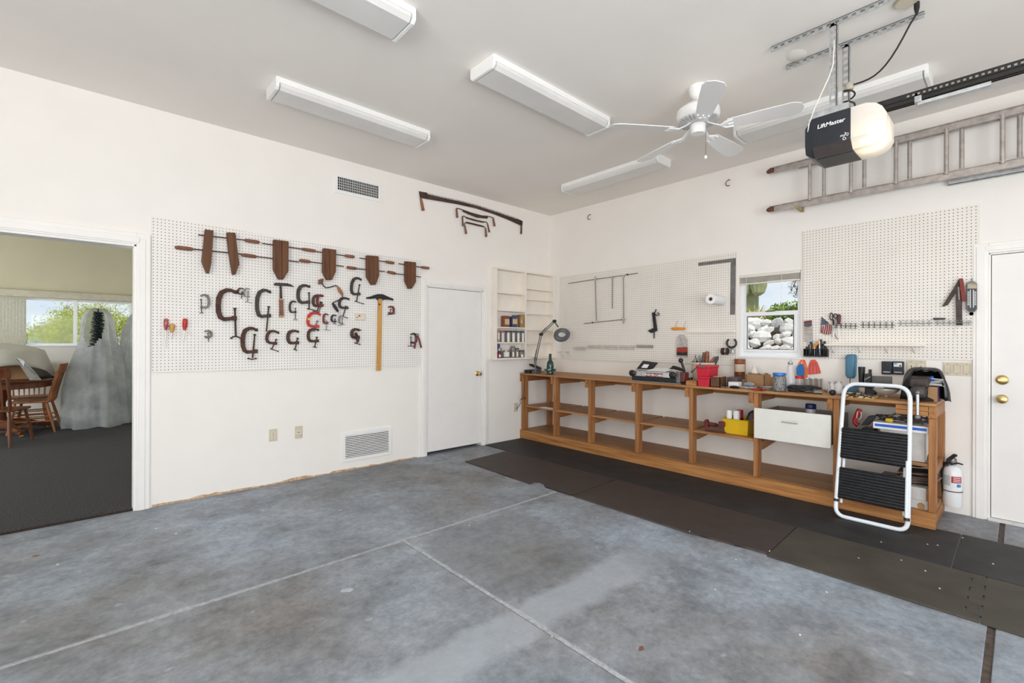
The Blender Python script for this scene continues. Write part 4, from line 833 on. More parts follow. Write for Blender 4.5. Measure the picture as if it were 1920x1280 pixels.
for px, od_ in zip((299, 310, 321.5, 333, 345, 355), ('first', 'second', 'third', 'fourth', 'fifth', 'last')):
    p = A(px, 621, 0.03); h = M()
    for dz in (0.012, -0.022): h.tube([(p.x-0.018, -PB+0.004, p.z+dz), (p.x-0.018, -0.04, p.z+dz), (p.x+0.018, -0.04, p.z+dz), (p.x+0.018, -PB+0.004, p.z+dz)], 0.0016, 6)
    h.tube([(p.x, -0.0185, p.z+0.014), (p.x, -0.0185, p.z-0.024)], 0.002, 6); h.build('peg_clip', white_m, None, label='small white wire tool clip, %s from the left in the row holding the screwdrivers' % od_, cat='peg clip', group='white wire tool clips on the left pegboard')
pr = root([(783, 653)], 'pliers', 'rust brown spring pliers at the right edge of the left pegboard', 'pliers')
for seg in ([(1035, 968), (1022, 1010), (1012, 1080)], [(1035, 968), (1050, 1010), (1066, 1074)]):
    M().tube(ap(c2(seg, 540), 0.045), [0.007, 0.010, 0.011], 8).build('handle', redd_m, pr)
M().ball(A(*c2([(1036, 972)], 540)[0], 0.045), 0.018, 12, sy=0.6).build('pivot', grey_m, pr)
tn = M()
for seg in ([(545, 955), (560, 980), (568, 1010), (560, 1032)], [(532, 960), (545, 990), (560, 1000)], [(560, 940), (588, 932)], [(540, 1000), (566, 1020)]): tn.tube(ap(c2(seg, 540), 0.06), 0.006, 6)
tn.build('small_clamps', rust_m, None, label='jumble of tiny clamps dangling from the brown C clamp', cat='clamps', kind='stuff')
# ------------------------------------------------------------------ crosscut saw and drawknives above the closet door
def c4(pts): return [(760+x/5.817, 340+y/5.817) for x, y in pts]
sw = T('crosscut_saw', 'rusty two man crosscut saw with a wooden handle at each end', 'saw', A(883, 420, 0.02))
topl = [(240, 142), (400, 180), (600, 222), (800, 275), (1000, 340), (1217, 415)]
def lerp_line(x):
    for (xa, ya), (xb, yb) in zip(topl, topl[1:]):
        if xa <= x <= xb: return ya+(yb-ya)*(x-xa)/(xb-xa)
poly = [(147, 107), (235, 123)]
x = 240; i = 0
while x < 1212:
    yb_ = lerp_line(x); st_ = 11+ (i % 5 == 4)*6; poly += [(x, yb_), (x+st_*0.25, yb_-17), (x+st_*0.55, yb_+1)]; x += st_*1.35*0.9; i += 1
poly += [(1217, 405), (1278, 432), (1277, 482), (1255, 480), (1120, 418), (950, 352), (760, 292), (560, 248), (350, 212), (160, 180)]
M().prism(ap(c4(poly), 0.010), NA*0.003).build('blade', mat('rust_plate', (0.075, 0.045, 0.036), 0.7, 0.3, var=0.35, scale=12), sw, smooth=False)
for pts_, lab in (([(168, 178), (180, 240), (195, 318)], 'l'), ([(1266, 470), (1266, 520), (1263, 572)], 'r')):
    M().tube(ap(c4(pts_), 0.016), [0.012, 0.016, 0.018] if lab == 'l' else [0.010, 0.012, 0.012], 12).build('handle', mat('saw_handle_'+lab, (0.26, 0.11, 0.05) if lab == 'l' else (0.10, 0.05, 0.035), 0.5, var=0.25, scale=20), sw)
    M().ribbon(ap(c4([(pts_[0][0], pts_[0][1]-40), (pts_[0][0]+2, pts_[0][1]+8)]), 0.016), 0.02, NA, 0.010).build('handle_bracket', iron_m, sw)
def drawknife(label, blade, tl, hl, tr_, hr, w):
    r = T('drawknife', label, 'drawknife', A(*c4([hl[-1]])[0], 0.03), 'drawknives under the crosscut saw')
    M().prism(ap(c4(blade), 0.020), NA*0.004).build('blade', rust_m, r, smooth=False)
    for t in (tl, tr_): M().tube(ap(c4(t), 0.024), 0.0055, 8).build('tang', iron_m, r)
    for h_ in (hl, hr):
        a, b = ap(c4(h_), 0.024); d = b-a; L_ = d.length; M().lathe([(w*0.7, 0), (w*0.85, 0.2*L_), (w*0.9, 0.6*L_), (w*1.1, 0.9*L_), (w*0.9, L_)], a, d, 12).build('handle', handle_m if w > 0.011 else oakd, r)
drawknife('largest drawknife with a curved rusty blade, topmost of the three', [(622, 305), (720, 340), (830, 370), (900, 376), (895, 406), (780, 395), (690, 360), (624, 328)], [(625, 308), (590, 298), (562, 292), (555, 300)], [(558, 298), (567, 395)], [(895, 380), (930, 386), (955, 395)], [(958, 396), (974, 490)], 0.014)
drawknife('thin straight drawknife in the middle of the three', [(660, 386), (760, 415), (857, 438), (855, 452), (755, 432), (660, 402)], [(662, 388), (635, 376), (622, 384)], [(622, 384), (629, 488)], [(853, 440), (880, 440), (893, 455)], [(895, 455), (918, 555)], 0.010)
drawknife('smallest drawknife with turned wooden handles, lowest of the three', [(662, 438), (760, 460), (855, 485), (853, 500), (758, 478), (662, 456)], [(664, 446), (648, 455), (648, 482)], [(648, 480), (664, 572)], [(853, 490), (870, 505), (876, 520)], [(876, 515), (883, 605)], 0.0135)
# ------------------------------------------------------------------ shallow shelf cabinet in the corner
cb = T('shelf_cabinet', 'shallow white open shelf cabinet on the wall in the room corner', 'shelf', (-0.58, -0.06, 1.115))
cx0, cx1, cd_, cz0, cz1 = -1.158, -0.004, 0.105, 1.13, 2.315
xmid = B(0, 0).x if False else (A(986, 600, cd_).x)
cxr = A(1037, 600, cd_).x
sd = M(); sd.box((cx0, -cd_, cz0), (cx0+0.018, 0, cz1-0.02)).box((cx0, -cd_-0.006, cz0), (cx0+0.03, -cd_-0.0005, cz1-0.02)); sd.build('side_panel', shelfwhite_m, cb, bevel=0.001)
M().box((cxr, -cd_, cz0), (cx1, 0, cz1)).build('side_panel', shelfwhite_m, cb, bevel=0.001)
M().box((xmid-0.012, -cd_-0.002, cz0), (xmid+0.012, 0, cz1)).build('divider', shelfwhite_m, cb, bevel=0.001)
M().box((cx0, -cd_-0.006, cz1-0.018), (cx1, 0, cz1+0.004)).build('top_panel', shelfwhite_m, cb, bevel=0.001)
M().box((cx0-0.01, -cd_-0.02, cz0-0.02), (cx1, 0, cz0)).build('bottom_panel', shelfwhite_m, cb, bevel=0.001)
M().box((cx0+0.01, -0.006, cz0), (cx1, 0.0, cz1)).build('back_panel', shelfwhite_m, cb, smooth=False)
SHL = [A(930, y, cd_).z for y in (546.5, 580, 612.5, 641.5)]
for zz in SHL: M().box((cx0+0.018, -cd_, zz-0.014), (xmid-0.012, -0.006, zz+0.002)).build('shelf', shelfwhite_m, cb, bevel=0.001)
for y in (541, 561, 587.5, 617.5, 643): zz = A(1000, y, cd_).z; M().box((xmid+0.012, -cd_, zz-0.014), (cxr, -0.006, zz+0.002)).build('shelf', shelfwhite_m, cb, bevel=0.001)
# jars and cans: (label, px of left and right edge, py top, shelf index, kind)
def cq(x): return 915+x/11.636
def cabpos(xl, xr_, zsh): 
    a = A(cq(xl), 600, 0.06); b = A(cq(xr_), 600, 0.06); return (a.x+b.x)/2, (b.x-a.x)/2
def ctop(y): return A(955, 570+y/11.636, 0.06).z
jarglass = mat('jar_glass', (0.22, 0.19, 0.16), 0.15, var=0.45, scale=70, alpha=0.9, coat=0.5)
amber = mat('amber_plastic', (0.36, 0.20, 0.06), 0.25, var=0.15, coat=0.4)
lidn = mat('navy_lid', (0.025, 0.045, 0.13), 0.35); lidr = mat('red_lid', (0.45, 0.05, 0.06), 0.35); lidg = mat('lid_grey', (0.30, 0.28, 0.25), 0.4, 0.5); labw = mat('paper_label', (0.75, 0.74, 0.72), 0.7, var=0.1, scale=60); labc = mat('cream_label', (0.62, 0.48, 0.30), 0.7, var=0.15, scale=60)
base_z = [SHL[2]+0.002, SHL[3]+0.002, cz0]
def jar(label, xl, xr_, yt, sh, body, lid, lab=None, lidh=0.014, name='jar', cat='jar', group='jars and cans in the corner cabinet', sq=False, frac=(0.25, 0.75), dy=0.0, labw_=0.5):
    x, r = cabpos(xl, xr_, sh); r = max(0.012, abs(r)*0.94); r = min(r, 0.047); z0 = base_z[sh]; z1 = ctop(yt); h = max(0.03, z1-z0); y = -0.012-0.045-dy; t = T(name, label, cat, (x, y, z0), group)
    if sq: M().box((x-r, y-0.035, z0), (x+r, y+0.03, z0+h)).build('can_body', body, t, bevel=0.003)
    else: M().lathe([(r*0.93, 0), (r, 0.006), (r, (h-lidh)*0.86), (r*0.86, h-lidh)], (x, y, z0), UP, 20).build('body', body, t)
    if lid: M().lathe([(r*0.9, h-lidh), (r*0.96, h-lidh+0.001), (r*0.96, h-0.002), (r*0.9, h)], (x, y, z0), UP, 20).build('lid', lid, t)
    if lab:
        if sq: M().box((x-r*0.75, y-0.0362, z0+h*frac[0]), (x+r*0.95, y-0.035, z0+h*frac[1])).build('label_sheet', lab, t, smooth=False)
        else:
            m = M(); a0 = -PI/2-0.9*labw_-0.5; a1 = -PI/2+0.9*labw_-0.5; n = 8
            vs = [(x+(r+0.0006)*math.cos(a0+(a1-a0)*i/n), y+(r+0.0006)*math.sin(a0+(a1-a0)*i/n), z0+h*f) for f in frac for i in range(n+1)]
            m.add(vs, [(i, i+1, n+2+i, n+1+i) for i in range(n)]); m.build('label_sheet', lab, t)
    return t
bcan = mat('brown_tin', (0.22, 0.07, 0.03), 0.4, var=0.25, scale=30); ncan = mat('navy_tin', (0.05, 0.06, 0.14), 0.4, var=0.3, scale=40)
jar('brown tin with a cream label on the upper stocked shelf', 290, 465, 262, 0, bcan, None, labc, name='tin', cat='tin', sq=True, frac=(0.22, 0.72))
jar('navy and white tin with a cream label beside the brown tin', 470, 625, 268, 0, ncan, None, labc, name='tin', cat='tin', sq=True, frac=(0.3, 0.78))
jar('glass jar with a blue lid right of the two tins', 540, 690, 235, 0, jarglass, lidn, dy=-0.02)
jar('amber plastic jar at the right end of the upper stocked shelf', 655, 815, 215, 0, amber, mat('amber_lid', (0.40, 0.24, 0.08), 0.35), lidh=0.012)
jar('small plain jar at the left end of the middle stocked shelf', 155, 205, 630, 1, jarglass, lidg)
jar('tall tan lidded jar next to the small plain jar', 200, 262, 572, 1, mat('tan_jar', (0.40, 0.32, 0.22), 0.3, var=0.3, scale=60), mat('tan_lid', (0.30, 0.20, 0.10), 0.4), labw)
jar('jar with a red lid in the row of labelled jars', 250, 380, 580, 1, jarglass, lidr, mat('pink_label', (0.7, 0.62, 0.66), 0.7), frac=(0.02, 0.8), labw_=0.4)
for i, (a, b, n_) in enumerate(((375, 490, 'first navy lidded jar with a white strip label, right of the red lid'), (490, 600, 'second navy lidded jar with a white strip label after the red lid'), (600, 705, 'third navy lidded jar with a white strip label after the red lid'), (705, 800, 'navy lidded jar with a white strip label at the shelf\'s right end'))):
    jar(n_, a, b, 580, 1, jarglass, lidn, labw, frac=(0.02, 0.8), labw_=0.4)
jar('tall blue spray can at the left end of the lowest shelf', 155, 275, 845, 2, mat('blue_can', (0.03, 0.06, 0.22), 0.35, var=0.4, scale=50), None, mat('maroon_band', (0.16, 0.02, 0.03), 0.4), frac=(0.05, 0.45), labw_=1.4, name='spray_can', cat='spray can', dy=-0.02)
jar('red and white tube at the far left of the lowest shelf', 150, 188, 985, 2, red_m, white_m, lidh=0.03, name='tube', cat='tube', dy=0.02)
jar('dark red bottle with a grey cap on the lowest shelf', 195, 280, 955, 2, mat('plum', (0.10, 0.02, 0.035), 0.35, var=0.3), lidg, labw, frac=(0.1, 0.35), name='bottle', cat='bottle', dy=0.015, lidh=0.04)
jar('squat jar with a square white label and black mark on the lowest shelf', 320, 480, 1008, 2, jarglass, mat('silver_lid', (0.45, 0.40, 0.34), 0.35, 0.6), labw, frac=(0.15, 0.8), labw_=1.1)
jar('small glass jar in the middle of the lowest shelf', 500, 590, 960, 2, jarglass, lidg, labw, frac=(0.1, 0.6), labw_=0.35)
jar('glass jar with a dark lid right of the middle jar, lowest shelf', 590, 675, 958, 2, jarglass, lidn, labw, frac=(0.1, 0.6), labw_=0.35)
jar('low jar with a black lid at the right end of the lowest shelf', 675, 790, 1010, 2, jarglass, black_m, labw, frac=(0.05, 0.4), labw_=0.35)
x_, r_ = cabpos(480, 600, 2); M().lathe([(0.024, 0), (0.027, 0.004), (0.027, 0.028), (0.02, 0.03)], (x_+0.01, -0.057, ctop(960)+0.001), UP, 14).build('jar', lidg, None, label='little grey round tin stacked on the middle jar', cat='tin')
# ------------------------------------------------------------------ workbench
ZT = 0.912
wb = T('workbench', 'long open wooden workbench with shelves along the right wall', 'workbench', (-0.31, -2.16, 0))
YR = -4.313; xf = -0.615
M().box((-0.62, YR, ZT-0.022), (-0.002, -0.003, ZT)).build('bench_top', benchtop, wb, bevel=0.002)
M().box((-0.004-0.04, YR+0.05, ZT-0.11), (-0.004, -0.01, ZT-0.024)).build('back_rail', benchY, wb, bevel=0.002)
M().box((xf, YR, 0.0105), (xf+0.038, -0.005, 0.125)).build('base_fascia', benchY, wb, bevel=0.003)
M().box((xf+0.038, YR+0.01, 0.105), (-0.004, -0.005, 0.127)).build('bottom_shelf', benchtop, wb, bevel=0.001)
M().box((xf+0.039, YR+0.002, 0.0105), (-0.01, YR+0.038, 0.104)).build('base_end', benchX, wb, bevel=0.002)
posts = [-0.022, -0.617, -1.185, -1.838, -2.463, -3.078, -3.690]
for i, py in enumerate(posts):
    M().box((-0.600, py-0.040, 0.127), (-0.511, py, ZT-0.024)).build('post', benchZ, wb, bevel=0.003)
    M().box((-0.612, py+0.001, ZT-0.118), (-0.045, py+0.039, ZT-0.024)).build('top_joist', benchX, wb, bevel=0.003)
    M().box((-0.09, py-0.040, 0.127), (-0.004, py, ZT-0.112)).build('rear_post', benchZ, wb, bevel=0.003) if i in (0,) else None
    if i < 6:
        j = M(); j.prism([(-0.508, py-0.004, 0.445), (-0.508, py-0.004, 0.36), (-0.44, py-0.004, 0.36), (-0.02, py-0.004, 0.40), (-0.02, py-0.004, 0.445)], (0, -0.035, 0)); j.build('shelf_bearer', benchX, wb, bevel=0.002)
M().box((-0.600, YR, 0.127), (-0.511, YR+0.042, ZT-0.11)).build('post', benchZ, wb, bevel=0.003)
M().box((-0.612, YR, ZT-0.11), (-0.045, YR+0.045, ZT-0.024)).build('top_joist', benchX, wb, bevel=0.003)
M().box((-0.09, YR, 0.127), (-0.004, YR+0.042, ZT-0.112)).build('rear_post', benchZ, wb, bevel=0.003)
M().box((-0.50, YR+0.004, 0.38), (-0.1, YR+0.03, 0.445)).build('shelf_bearer', benchX, wb, bevel=0.002)
f0, f1 = B(1679, 757, 0.615), B(1742, 770, 0.615)
for k in (0, 1): M().box((-0.612, f1.y, ZT-0.060-0.036*k), (-0.50, f0.y, ZT-0.026-0.036*k)).build('fascia_block', benchY, wb, bevel=0.002)
for a, b in zip(posts[:5], posts[1:6]): M().box((-0.585, b+0.001, 0.445), (-0.004, a-0.041, 0.466)).build('middle_shelf', benchtop, wb, bevel=0.001)
M().box((-0.585, YR+0.043, 0.445), (-0.004, posts[6]-0.041, 0.466)).build('middle_shelf', benchtop, wb, bevel=0.001)
# drawer hung between two posts
drw = T('drawer_box', 'open white drawer with a wire handle hung under the bench top', 'drawer', (-0.35, -3.39, 0.49))
dl, dr_, dt, dbm = -3.098, -3.684, 0.757, 0.488
dfp = M().box((-0.640, dr_, dbm), (-0.620, dl, dt)).build('front_panel', mat('drawer_front', (0.74, 0.74, 0.70), 0.35, var=0.02), drw, bevel=0.002)
grey_lam = mat('drawer_grey_laminate', (0.30, 0.25, 0.23), 0.6, var=0.05)
M().box((-0.62, dl-0.016, dbm+0.02), (-0.05, dl-0.006, dt-0.035)).build('side_panel', grey_lam, drw)
M().box((-0.62, dr_+0.006, dbm+0.02), (-0.05, dr_+0.016, dt-0.035)).build('side_panel', grey_lam, drw)
M().box((-0.06, dr_+0.006, dbm+0.02), (-0.05, dl-0.006, dt-0.035)).build('back_panel', grey_lam, drw)
M().box((-0.62, dr_+0.006, dbm+0.02), (-0.05, dl-0.006, dbm+0.028)).build('bottom_panel', grey_lam, drw)
ha, hb = B(1467, 790, 0.64), B(1495, 794, 0.64); M().tube([ha, ha+NB*0.022, hb+NB*0.022, hb], 0.0035, 8).build('handle', steel_m, dfp)
M().box((-0.6405, hb.y-0.005, ha.z-0.012), (-0.640, ha.y+0.005, ha.z+0.018)).build('handle_recess', mat('recess_white', (0.66, 0.66, 0.62), 0.4), dfp, smooth=False)

# ------------------------------------------------------------------ helpers for things standing on the bench
def Bo(px, py, off): return B(px, py, off)
def zb(px, py, z0):                        # a point at height z0, kept on the bench top
    p = Z(px, py, z0); o = 0.598 if p.x < -0.598 else 0.03 if p.x > -0.03 else None
    if o: q = B(px, py, o); p = Vector((-o, q.y, z0))
    return p
def fb(xl, xr_, yb, yt, depth, z0=ZT):
    p = zb(xl, yb, z0); off = -p.x; r = B(xr_, yb, off); h = B(xl, yt, off).z
    return (p.x, min(r.y, p.y), z0), (p.x+depth, max(r.y, p.y), max(h, z0+0.004))
def ctr(lo, hi): return ((lo[0]+hi[0])/2, (lo[1]+hi[1])/2, lo[2])
def boxthing(name, label, cat, xl, xr_, yb, yt, depth, mt, z0=ZT, bevel=0.002, group=None):
    lo, hi = fb(xl, xr_, yb, yt, depth, z0); return M().box(lo, hi).build(name, mt, None, bevel=bevel, label=label, cat=cat, group=group)
def rnd(xc, yb, wpx, yt, z0=ZT):           # centre, radius, height for a round thing
    p = zb(xc, yb, z0); off = -p.x; r = abs(B(xc+wpx/2, yb, off).y-B(xc-wpx/2, yb, off).y)/2*0.82; h = B(xc, yt, off).z-z0
    p.x += r*0.74; p.y += r*0.67; h = B(xc, yt, -p.x).z-z0
    return p, r, h
# magnifier lamp
grd = mat('lamp_grey', (0.12, 0.13, 0.14), 0.4, 0.3, var=0.1)
p0 = B(1004, 699, 0.52); p0.z = ZT
ml = T('magnifier_lamp', 'grey swing arm magnifier lamp clamped at the left end of the bench', 'lamp', p0)
j0, j1, j2, j3 = B(1003.5, 677, 0.52), B(1014.5, 626.5, 0.52), B(1039.5, 602, 0.44), B(1046.5, 613, 0.42)
m_ = M(); m_.box((p0.x-0.03, p0.y-0.03, ZT), (p0.x+0.03, p0.y+0.03, ZT+0.02)); m_.tube([(p0.x, p0.y, ZT), j0], 0.010, 10); m_.tube([j0-UP*0.03, j0+UP*0.05], 0.018, 10); m_.build('clamp_base', grd, ml)
for a, b, o in ((j0, j1, 0.016), (j1, j2, 0.014)):
    d = (b-a).normalized(); s_ = d.cross(Vector((0, 1, 0))).normalized()*o; m_ = M()
    for q in (-1, 1): m_.tube([a+s_*q, b+s_*q], 0.006, 8)
    m_.tube([a+s_*1.2+d*0.03, a+s_*1.2+d*(b-a).length*0.45], 0.009, 8); m_.build('arm', grd, ml)
    M().lathe([(0.020, -0.02), (0.022, 0), (0.020, 0.02)], b, (0, 1, 0), 12).build('joint', black_m, ml)
M().tube([j2, j3], 0.010, 8).build('neck', grd, ml)
hc = B(1053.5, 627.5, 0.40); axn = Vector((-0.62, -0.55, 0.56)).normalized(); axn = Vector((-0.55, -0.70, 0.45)).normalized()
r0, r1 = 0.052, 0.112
M().lathe([(r0, -0.006), (r0, 0.02), (r0+0.01, 0.028), (r1-0.02, 0.030), (r1, 0.015), (r1, -0.02), (r1-0.02, -0.034), (r0+0.012, -0.03), (r0, -0.006)], hc, axn, 36, sx=1.0, sy=0.82).build('shade_ring', grd, ml)
M().lathe([(r0-0.001, 0.008), (r0-0.001, 0.012)], hc, axn, 28, sx=1.0, sy=0.82).build('lens', glass_m, ml)
o_ = [o for o in C.objects if o.name.startswith('shade_ring')][0]
# the ring must be open: rebuild without end caps
o_.data.polygons[len(o_.data.polygons)-1]
bm0 = bmesh.new(); bm0.from_mesh(o_.data); bmesh.ops.delete(bm0, geom=[f for f in bm0.faces if len(f.verts) > 8], context='FACES'); bm0.to_mesh(o_.data); bm0.free()
cbl = M(); cbl.tube([j0-UP*0.02, (p0.x+0.05, p0.y-0.02, ZT+0.03), (p0.x+0.08, p0.y+0.02, ZT+0.012), (p0.x+0.15, p0.y+0.05, ZT+0.03), (p0.x+0.2, p0.y+0.02, ZT+0.01)], 0.004, 6); cbl.build('lamp_cable', black_m, ml)
lo, hi = fb(983, 992, 699, 686.5, 0.12); cr_ = T('cordless_phone', 'small black gadgets beside the foot of the magnifier lamp', 'gadget', ctr(lo, hi))
M().box(lo, (hi[0], hi[1], lo[2]+0.045)).build('cradle', black_m, cr_, bevel=0.006)
lo, hi = fb(992, 1004, 699, 689, 0.12); M().box(lo, (hi[0], hi[1], lo[2]+0.05)).build('body', grd, cr_, bevel=0.008)
c_ = Vector(ctr(lo, hi))+UP*0.09; M().obox(c_, (0.02, -0.07, -0.025), (0.045, 0.01, 0), (0, 0.006, 0.014)).build('lid', black_m, cr_, bevel=0.006)
gp, gr, gh = rnd(1031.5, 702, 11, 669); gm = mat('green_glaze', (0.006, 0.05, 0.036), 0.2, var=0.25, scale=20, coat=0.6)
gr = 0.045
gb = T('green_tool', 'dark green flanged bottle shaped tool standing on the bench near the lamp', 'tool', gp)
M().lathe([(gr*1.0, 0), (gr*1.05, 0.02), (gr*1.0, 0.05), (gr*0.9, 0.06), (gr*1.1, 0.10), (gr*0.95, 0.16), (gr*0.5, 0.19), (gr*0.42, 0.20)], gp, UP, 24).build('body', gm, gb)
M().lathe([(gr*0.42, 0.195), (gr*0.38, 0.27), (gr*0.30, 0.275)], gp, UP, 16).build('cap', mat('dark_cap', (0.02, 0.03, 0.03), 0.5), gb)
M().lathe([(gr*1.75, 0.045), (gr*1.8, 0.055), (gr*1.75, 0.075), (gr*1.0, 0.08)], gp, UP, 24, sx=1.1, sy=0.9).build('flange', gm, gb)
# black cord with plug at the bench's left end
ec = M(); a = A(967, 766, 0.02); pts = [a, A(971, 764, 0.05), A(976, 756, 0.10), A(975, 749, 0.12), A(983, 745, 0.12), A(989, 742, 0.11), A(986, 747, 0.13), A(978, 750, 0.12), A(982, 735, 0.10), A(983, 715, 0.2), A(982, 702, 0.22)]
pts = [Vector((p.x, min(p.y, -0.03), p.z)) for p in pts]
pts = [Vector((min(p.x, -0.63), p.y, p.z)) for p in pts]
ec.tube(pts, 0.0045, 7); ec.build('extension_lead', black_m, None, label='black cord coiled and hanging down the left end of the workbench', cat='cord')
lo, hi = fb(1011, 1036, 764, 761, 0.10, 0.466); M().box(lo, (hi[0], hi[1], 0.470)).build('paper_strip', paper_m, None, smooth=False, label='scraps of white paper on the middle shelf of the first bay', cat='paper')
# --- dovetail jig
p1, p2 = Z(1183, 713, ZT), Z(1275, 722, ZT); jx = -0.585
yl, yr_ = B(1186, 712, 0.57).y, B(1270, 722, 0.57).y
jg = T('dovetail_jig', 'steel dovetail jig with black knobs and a red and white name plate on the bench', 'jig', (-0.5, (yl+yr_)/2, ZT))
M().box((jx, yr_, ZT+0.012), (jx+0.06, yl, ZT+0.062)).box((jx+0.06, yr_, ZT+0.012), (jx+0.3, yl, ZT+0.05)).build('base', iron2_m, jg, bevel=0.004)
M().box((jx-0.012, yr_+0.03, ZT+0.058), (jx+0.03, yl+0.0, ZT+0.118)).build('clamp_bar', steel_m, jg, bevel=0.006)
M().box((jx+0.02, yr_, ZT+0.10), (jx+0.22, yl+0.02, ZT+0.118)).build('top_plate', steel_m, jg, bevel=0.003)
for px, py in ((1184.8, 699), (1260.5, 703)):
    c = B(px, py, -jx+0.03); M().lathe([(0.024, 0), (0.034, 0.006), (0.034, 0.028), (0.026, 0.034), (0.01, 0.036)], c+Vector((0.02, 0, 0)), NB, 18).build('knob', black_m, jg)
    M().tube([c+Vector((0.02, 0, 0)), c+Vector((0.05, 0, 0))], 0.008, 8).build('spindle', steel_m, jg)
pa_, pb_ = B(1210.5, 700, -jx+0.013), B(1243.5, 706, -jx+0.013); zc = (pa_.z+pb_.z)/2; hz = 0.021
plate = [Vector((jx-0.0125, y, z)) for y, z in [(pa_.y-0.005, zc-hz), (pa_.y, zc), (pa_.y-0.005, zc+hz), (pb_.y+0.005, zc+hz), (pb_.y, zc), (pb_.y+0.005, zc-hz)]]
M().prism(plate, NB*0.003).build('name_plate', redd_m, jg, smooth=False)
lettering('PORTER+CABLE', 0.030, (jx-0.0165, (pa_.y+pb_.y)/2, zc-0.010), (0, -1, 0), (0, 0, 1), whtx, jg, align='CENTER', bold=0.0008)
a, b = B(1276.5, 675.5, 0.52), B(1283, 694, 0.52); M().tube([b, a], 0.012, 10).build('lever', black_m, jg); M().ball(a, 0.026, 14).build('lever_knob', black_m, jg)
lo, hi = (jx+0.02, B(1285, 700, 0.55).y, ZT+0.02), (jx+0.12, B(1272.5, 700, 0.55).y, ZT+0.125); M().box(lo, hi).build('motor_block', mat('brick_red', (0.13, 0.03, 0.028), 0.5, var=0.2), jg, bevel=0.012)
M().box((jx, B(1275, 720, 0.58).y, ZT+0.012), (jx+0.03, B(1268, 720, 0.58).y, ZT+0.13)).build('end_plate', grey_m, jg, bevel=0.003)
for dz, dx in ((0.006, -0.012), (0.006, -0.030)): M().tube([(jx+dx, yl-0.02, ZT+dz), (jx+dx, yr_-0.06, ZT+dz)], 0.006, 8).build('guide_rod', steel_m, jg)
bk = T('instruction_case', 'open black case with a white label leaning behind the dovetail jig', 'case', (-0.40, B(1208, 690, 0.42).y, ZT+0.12))
q = [B(x, y, 0.42) for x, y in ((1193, 691.5), (1197.5, 677), (1226, 681), (1222, 694))]; q[1].x += 0.08; q[2].x += 0.08; M().prism(q, (0.018, 0, 0.006)).build('cover', black_m, bk, bevel=0.003)
q = [B(x, y, 0.42) for x, y in ((1201.5, 689), (1204, 682.5), (1214, 683.5), (1212.5, 690))]; 
for v_ in q: v_.x = v_.x+ (v_.z-bk.location.z)*0.75-0.008
M().prism(q, (-0.0015, 0, 0)).build('label_card', paper_m, bk, smooth=False)
M().box((-0.42, B(1222, 694, 0.42).y, ZT+0.118), (-0.30, B(1192, 692, 0.42).y, ZT+0.128)).build('tray', mat('case_edge', (0.4, 0.4, 0.4), 0.5), bk, bevel=0.002)
pp_ = [(jx+0.02, B(1213, 696, 0.55).y, ZT+0.121), (jx+0.02, B(1250, 700, 0.55).y, ZT+0.121), (jx+0.20, B(1268, 688, 0.40).y, ZT+0.150), (jx+0.20, B(1231, 684, 0.40).y, ZT+0.150)]
M().prism(pp_, (0, 0, 0.002)).build('paper', paper_m, None, smooth=False, label='sheet of white paper lying over the dovetail jig', cat='paper')
ww = M(); c = B(1266, 691, 0.42); ww.tube([c+Vector((0, 0.11, -0.03)), c+Vector((0, 0.05, -0.01)), c+Vector((0, 0.02, 0.015)), c+Vector((0, -0.05, 0.0)), c+Vector((0, -0.11, -0.02))], [0.008, 0.016, 0.02, 0.018, 0.012], 10); ww.build('clamp_handle', black_m, jg)
# --- bucket of tools
p, r, h = rnd(1319, 722, 50, 679)
p = Vector((-0.20, B(1319, 700, 0.20).y, ZT)); r = 0.125; h = B(1319, 679, 0.20).z-ZT
bu = T('bucket', 'cream plastic bucket crammed with files and chisels behind the red boxes', 'bucket', p)
n = 28; m_ = M(); m_.lathe([(r*0.82, 0), (r*0.84, 0.003), (r*0.98, h-0.02), (r*1.05, h-0.018), (r*1.05, h), (r*0.97, h), (r*0.80, 0.01)], p, UP, n); o_ = m_.build('pail', mat('cream_pail', (0.66, 0.60, 0.49), 0.45, var=0.05), bu)
bm0 = bmesh.new(); bm0.from_mesh(o_.data); bm0.faces.ensure_lookup_table(); big = [f for f in bm0.faces if len(f.verts) > 8]; big.sort(key=lambda f: -f.calc_center_median().z); bmesh.ops.delete(bm0, geom=big[:0], context='FACES'); bm0.to_mesh(o_.data); bm0.free()
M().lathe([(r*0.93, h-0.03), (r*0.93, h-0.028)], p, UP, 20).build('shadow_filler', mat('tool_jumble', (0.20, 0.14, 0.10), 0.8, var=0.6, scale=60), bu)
c = B(1297, 697, 0.33); d = B(1314, 681, 0.33); M().tube([c, d], 0.0035, 6).build('bail', black_m, bu); M().ball(c, 0.009, 8).build('bail_end', black_m, bu)
tools = [((1318, 679), (1321, 660.5), 0.020, mat('file_handle', (0.14, 0.08, 0.06), 0.5), 'dark brown wooden tool handle sticking out of the bucket, left of the tall red one', 'tool handle'),
         ((1325, 679), (1326, 658.5), 0.024, mat('red_wood', (0.26, 0.08, 0.035), 0.45, var=0.3), 'reddish wooden handle, tallest in the cream bucket', 'tool handle'),
         ((1332, 680), (1341, 669), 0.016, mat('tan_wood', (0.30, 0.14, 0.06), 0.5), 'tan wooden handle leaning right in the cream bucket', 'tool handle'),
         ((1341, 680), (1346, 668), 0.017, mat('slate', (0.06, 0.07, 0.08), 0.5), 'slate grey tool handle leaning at the right rim of the bucket', 'tool handle')]
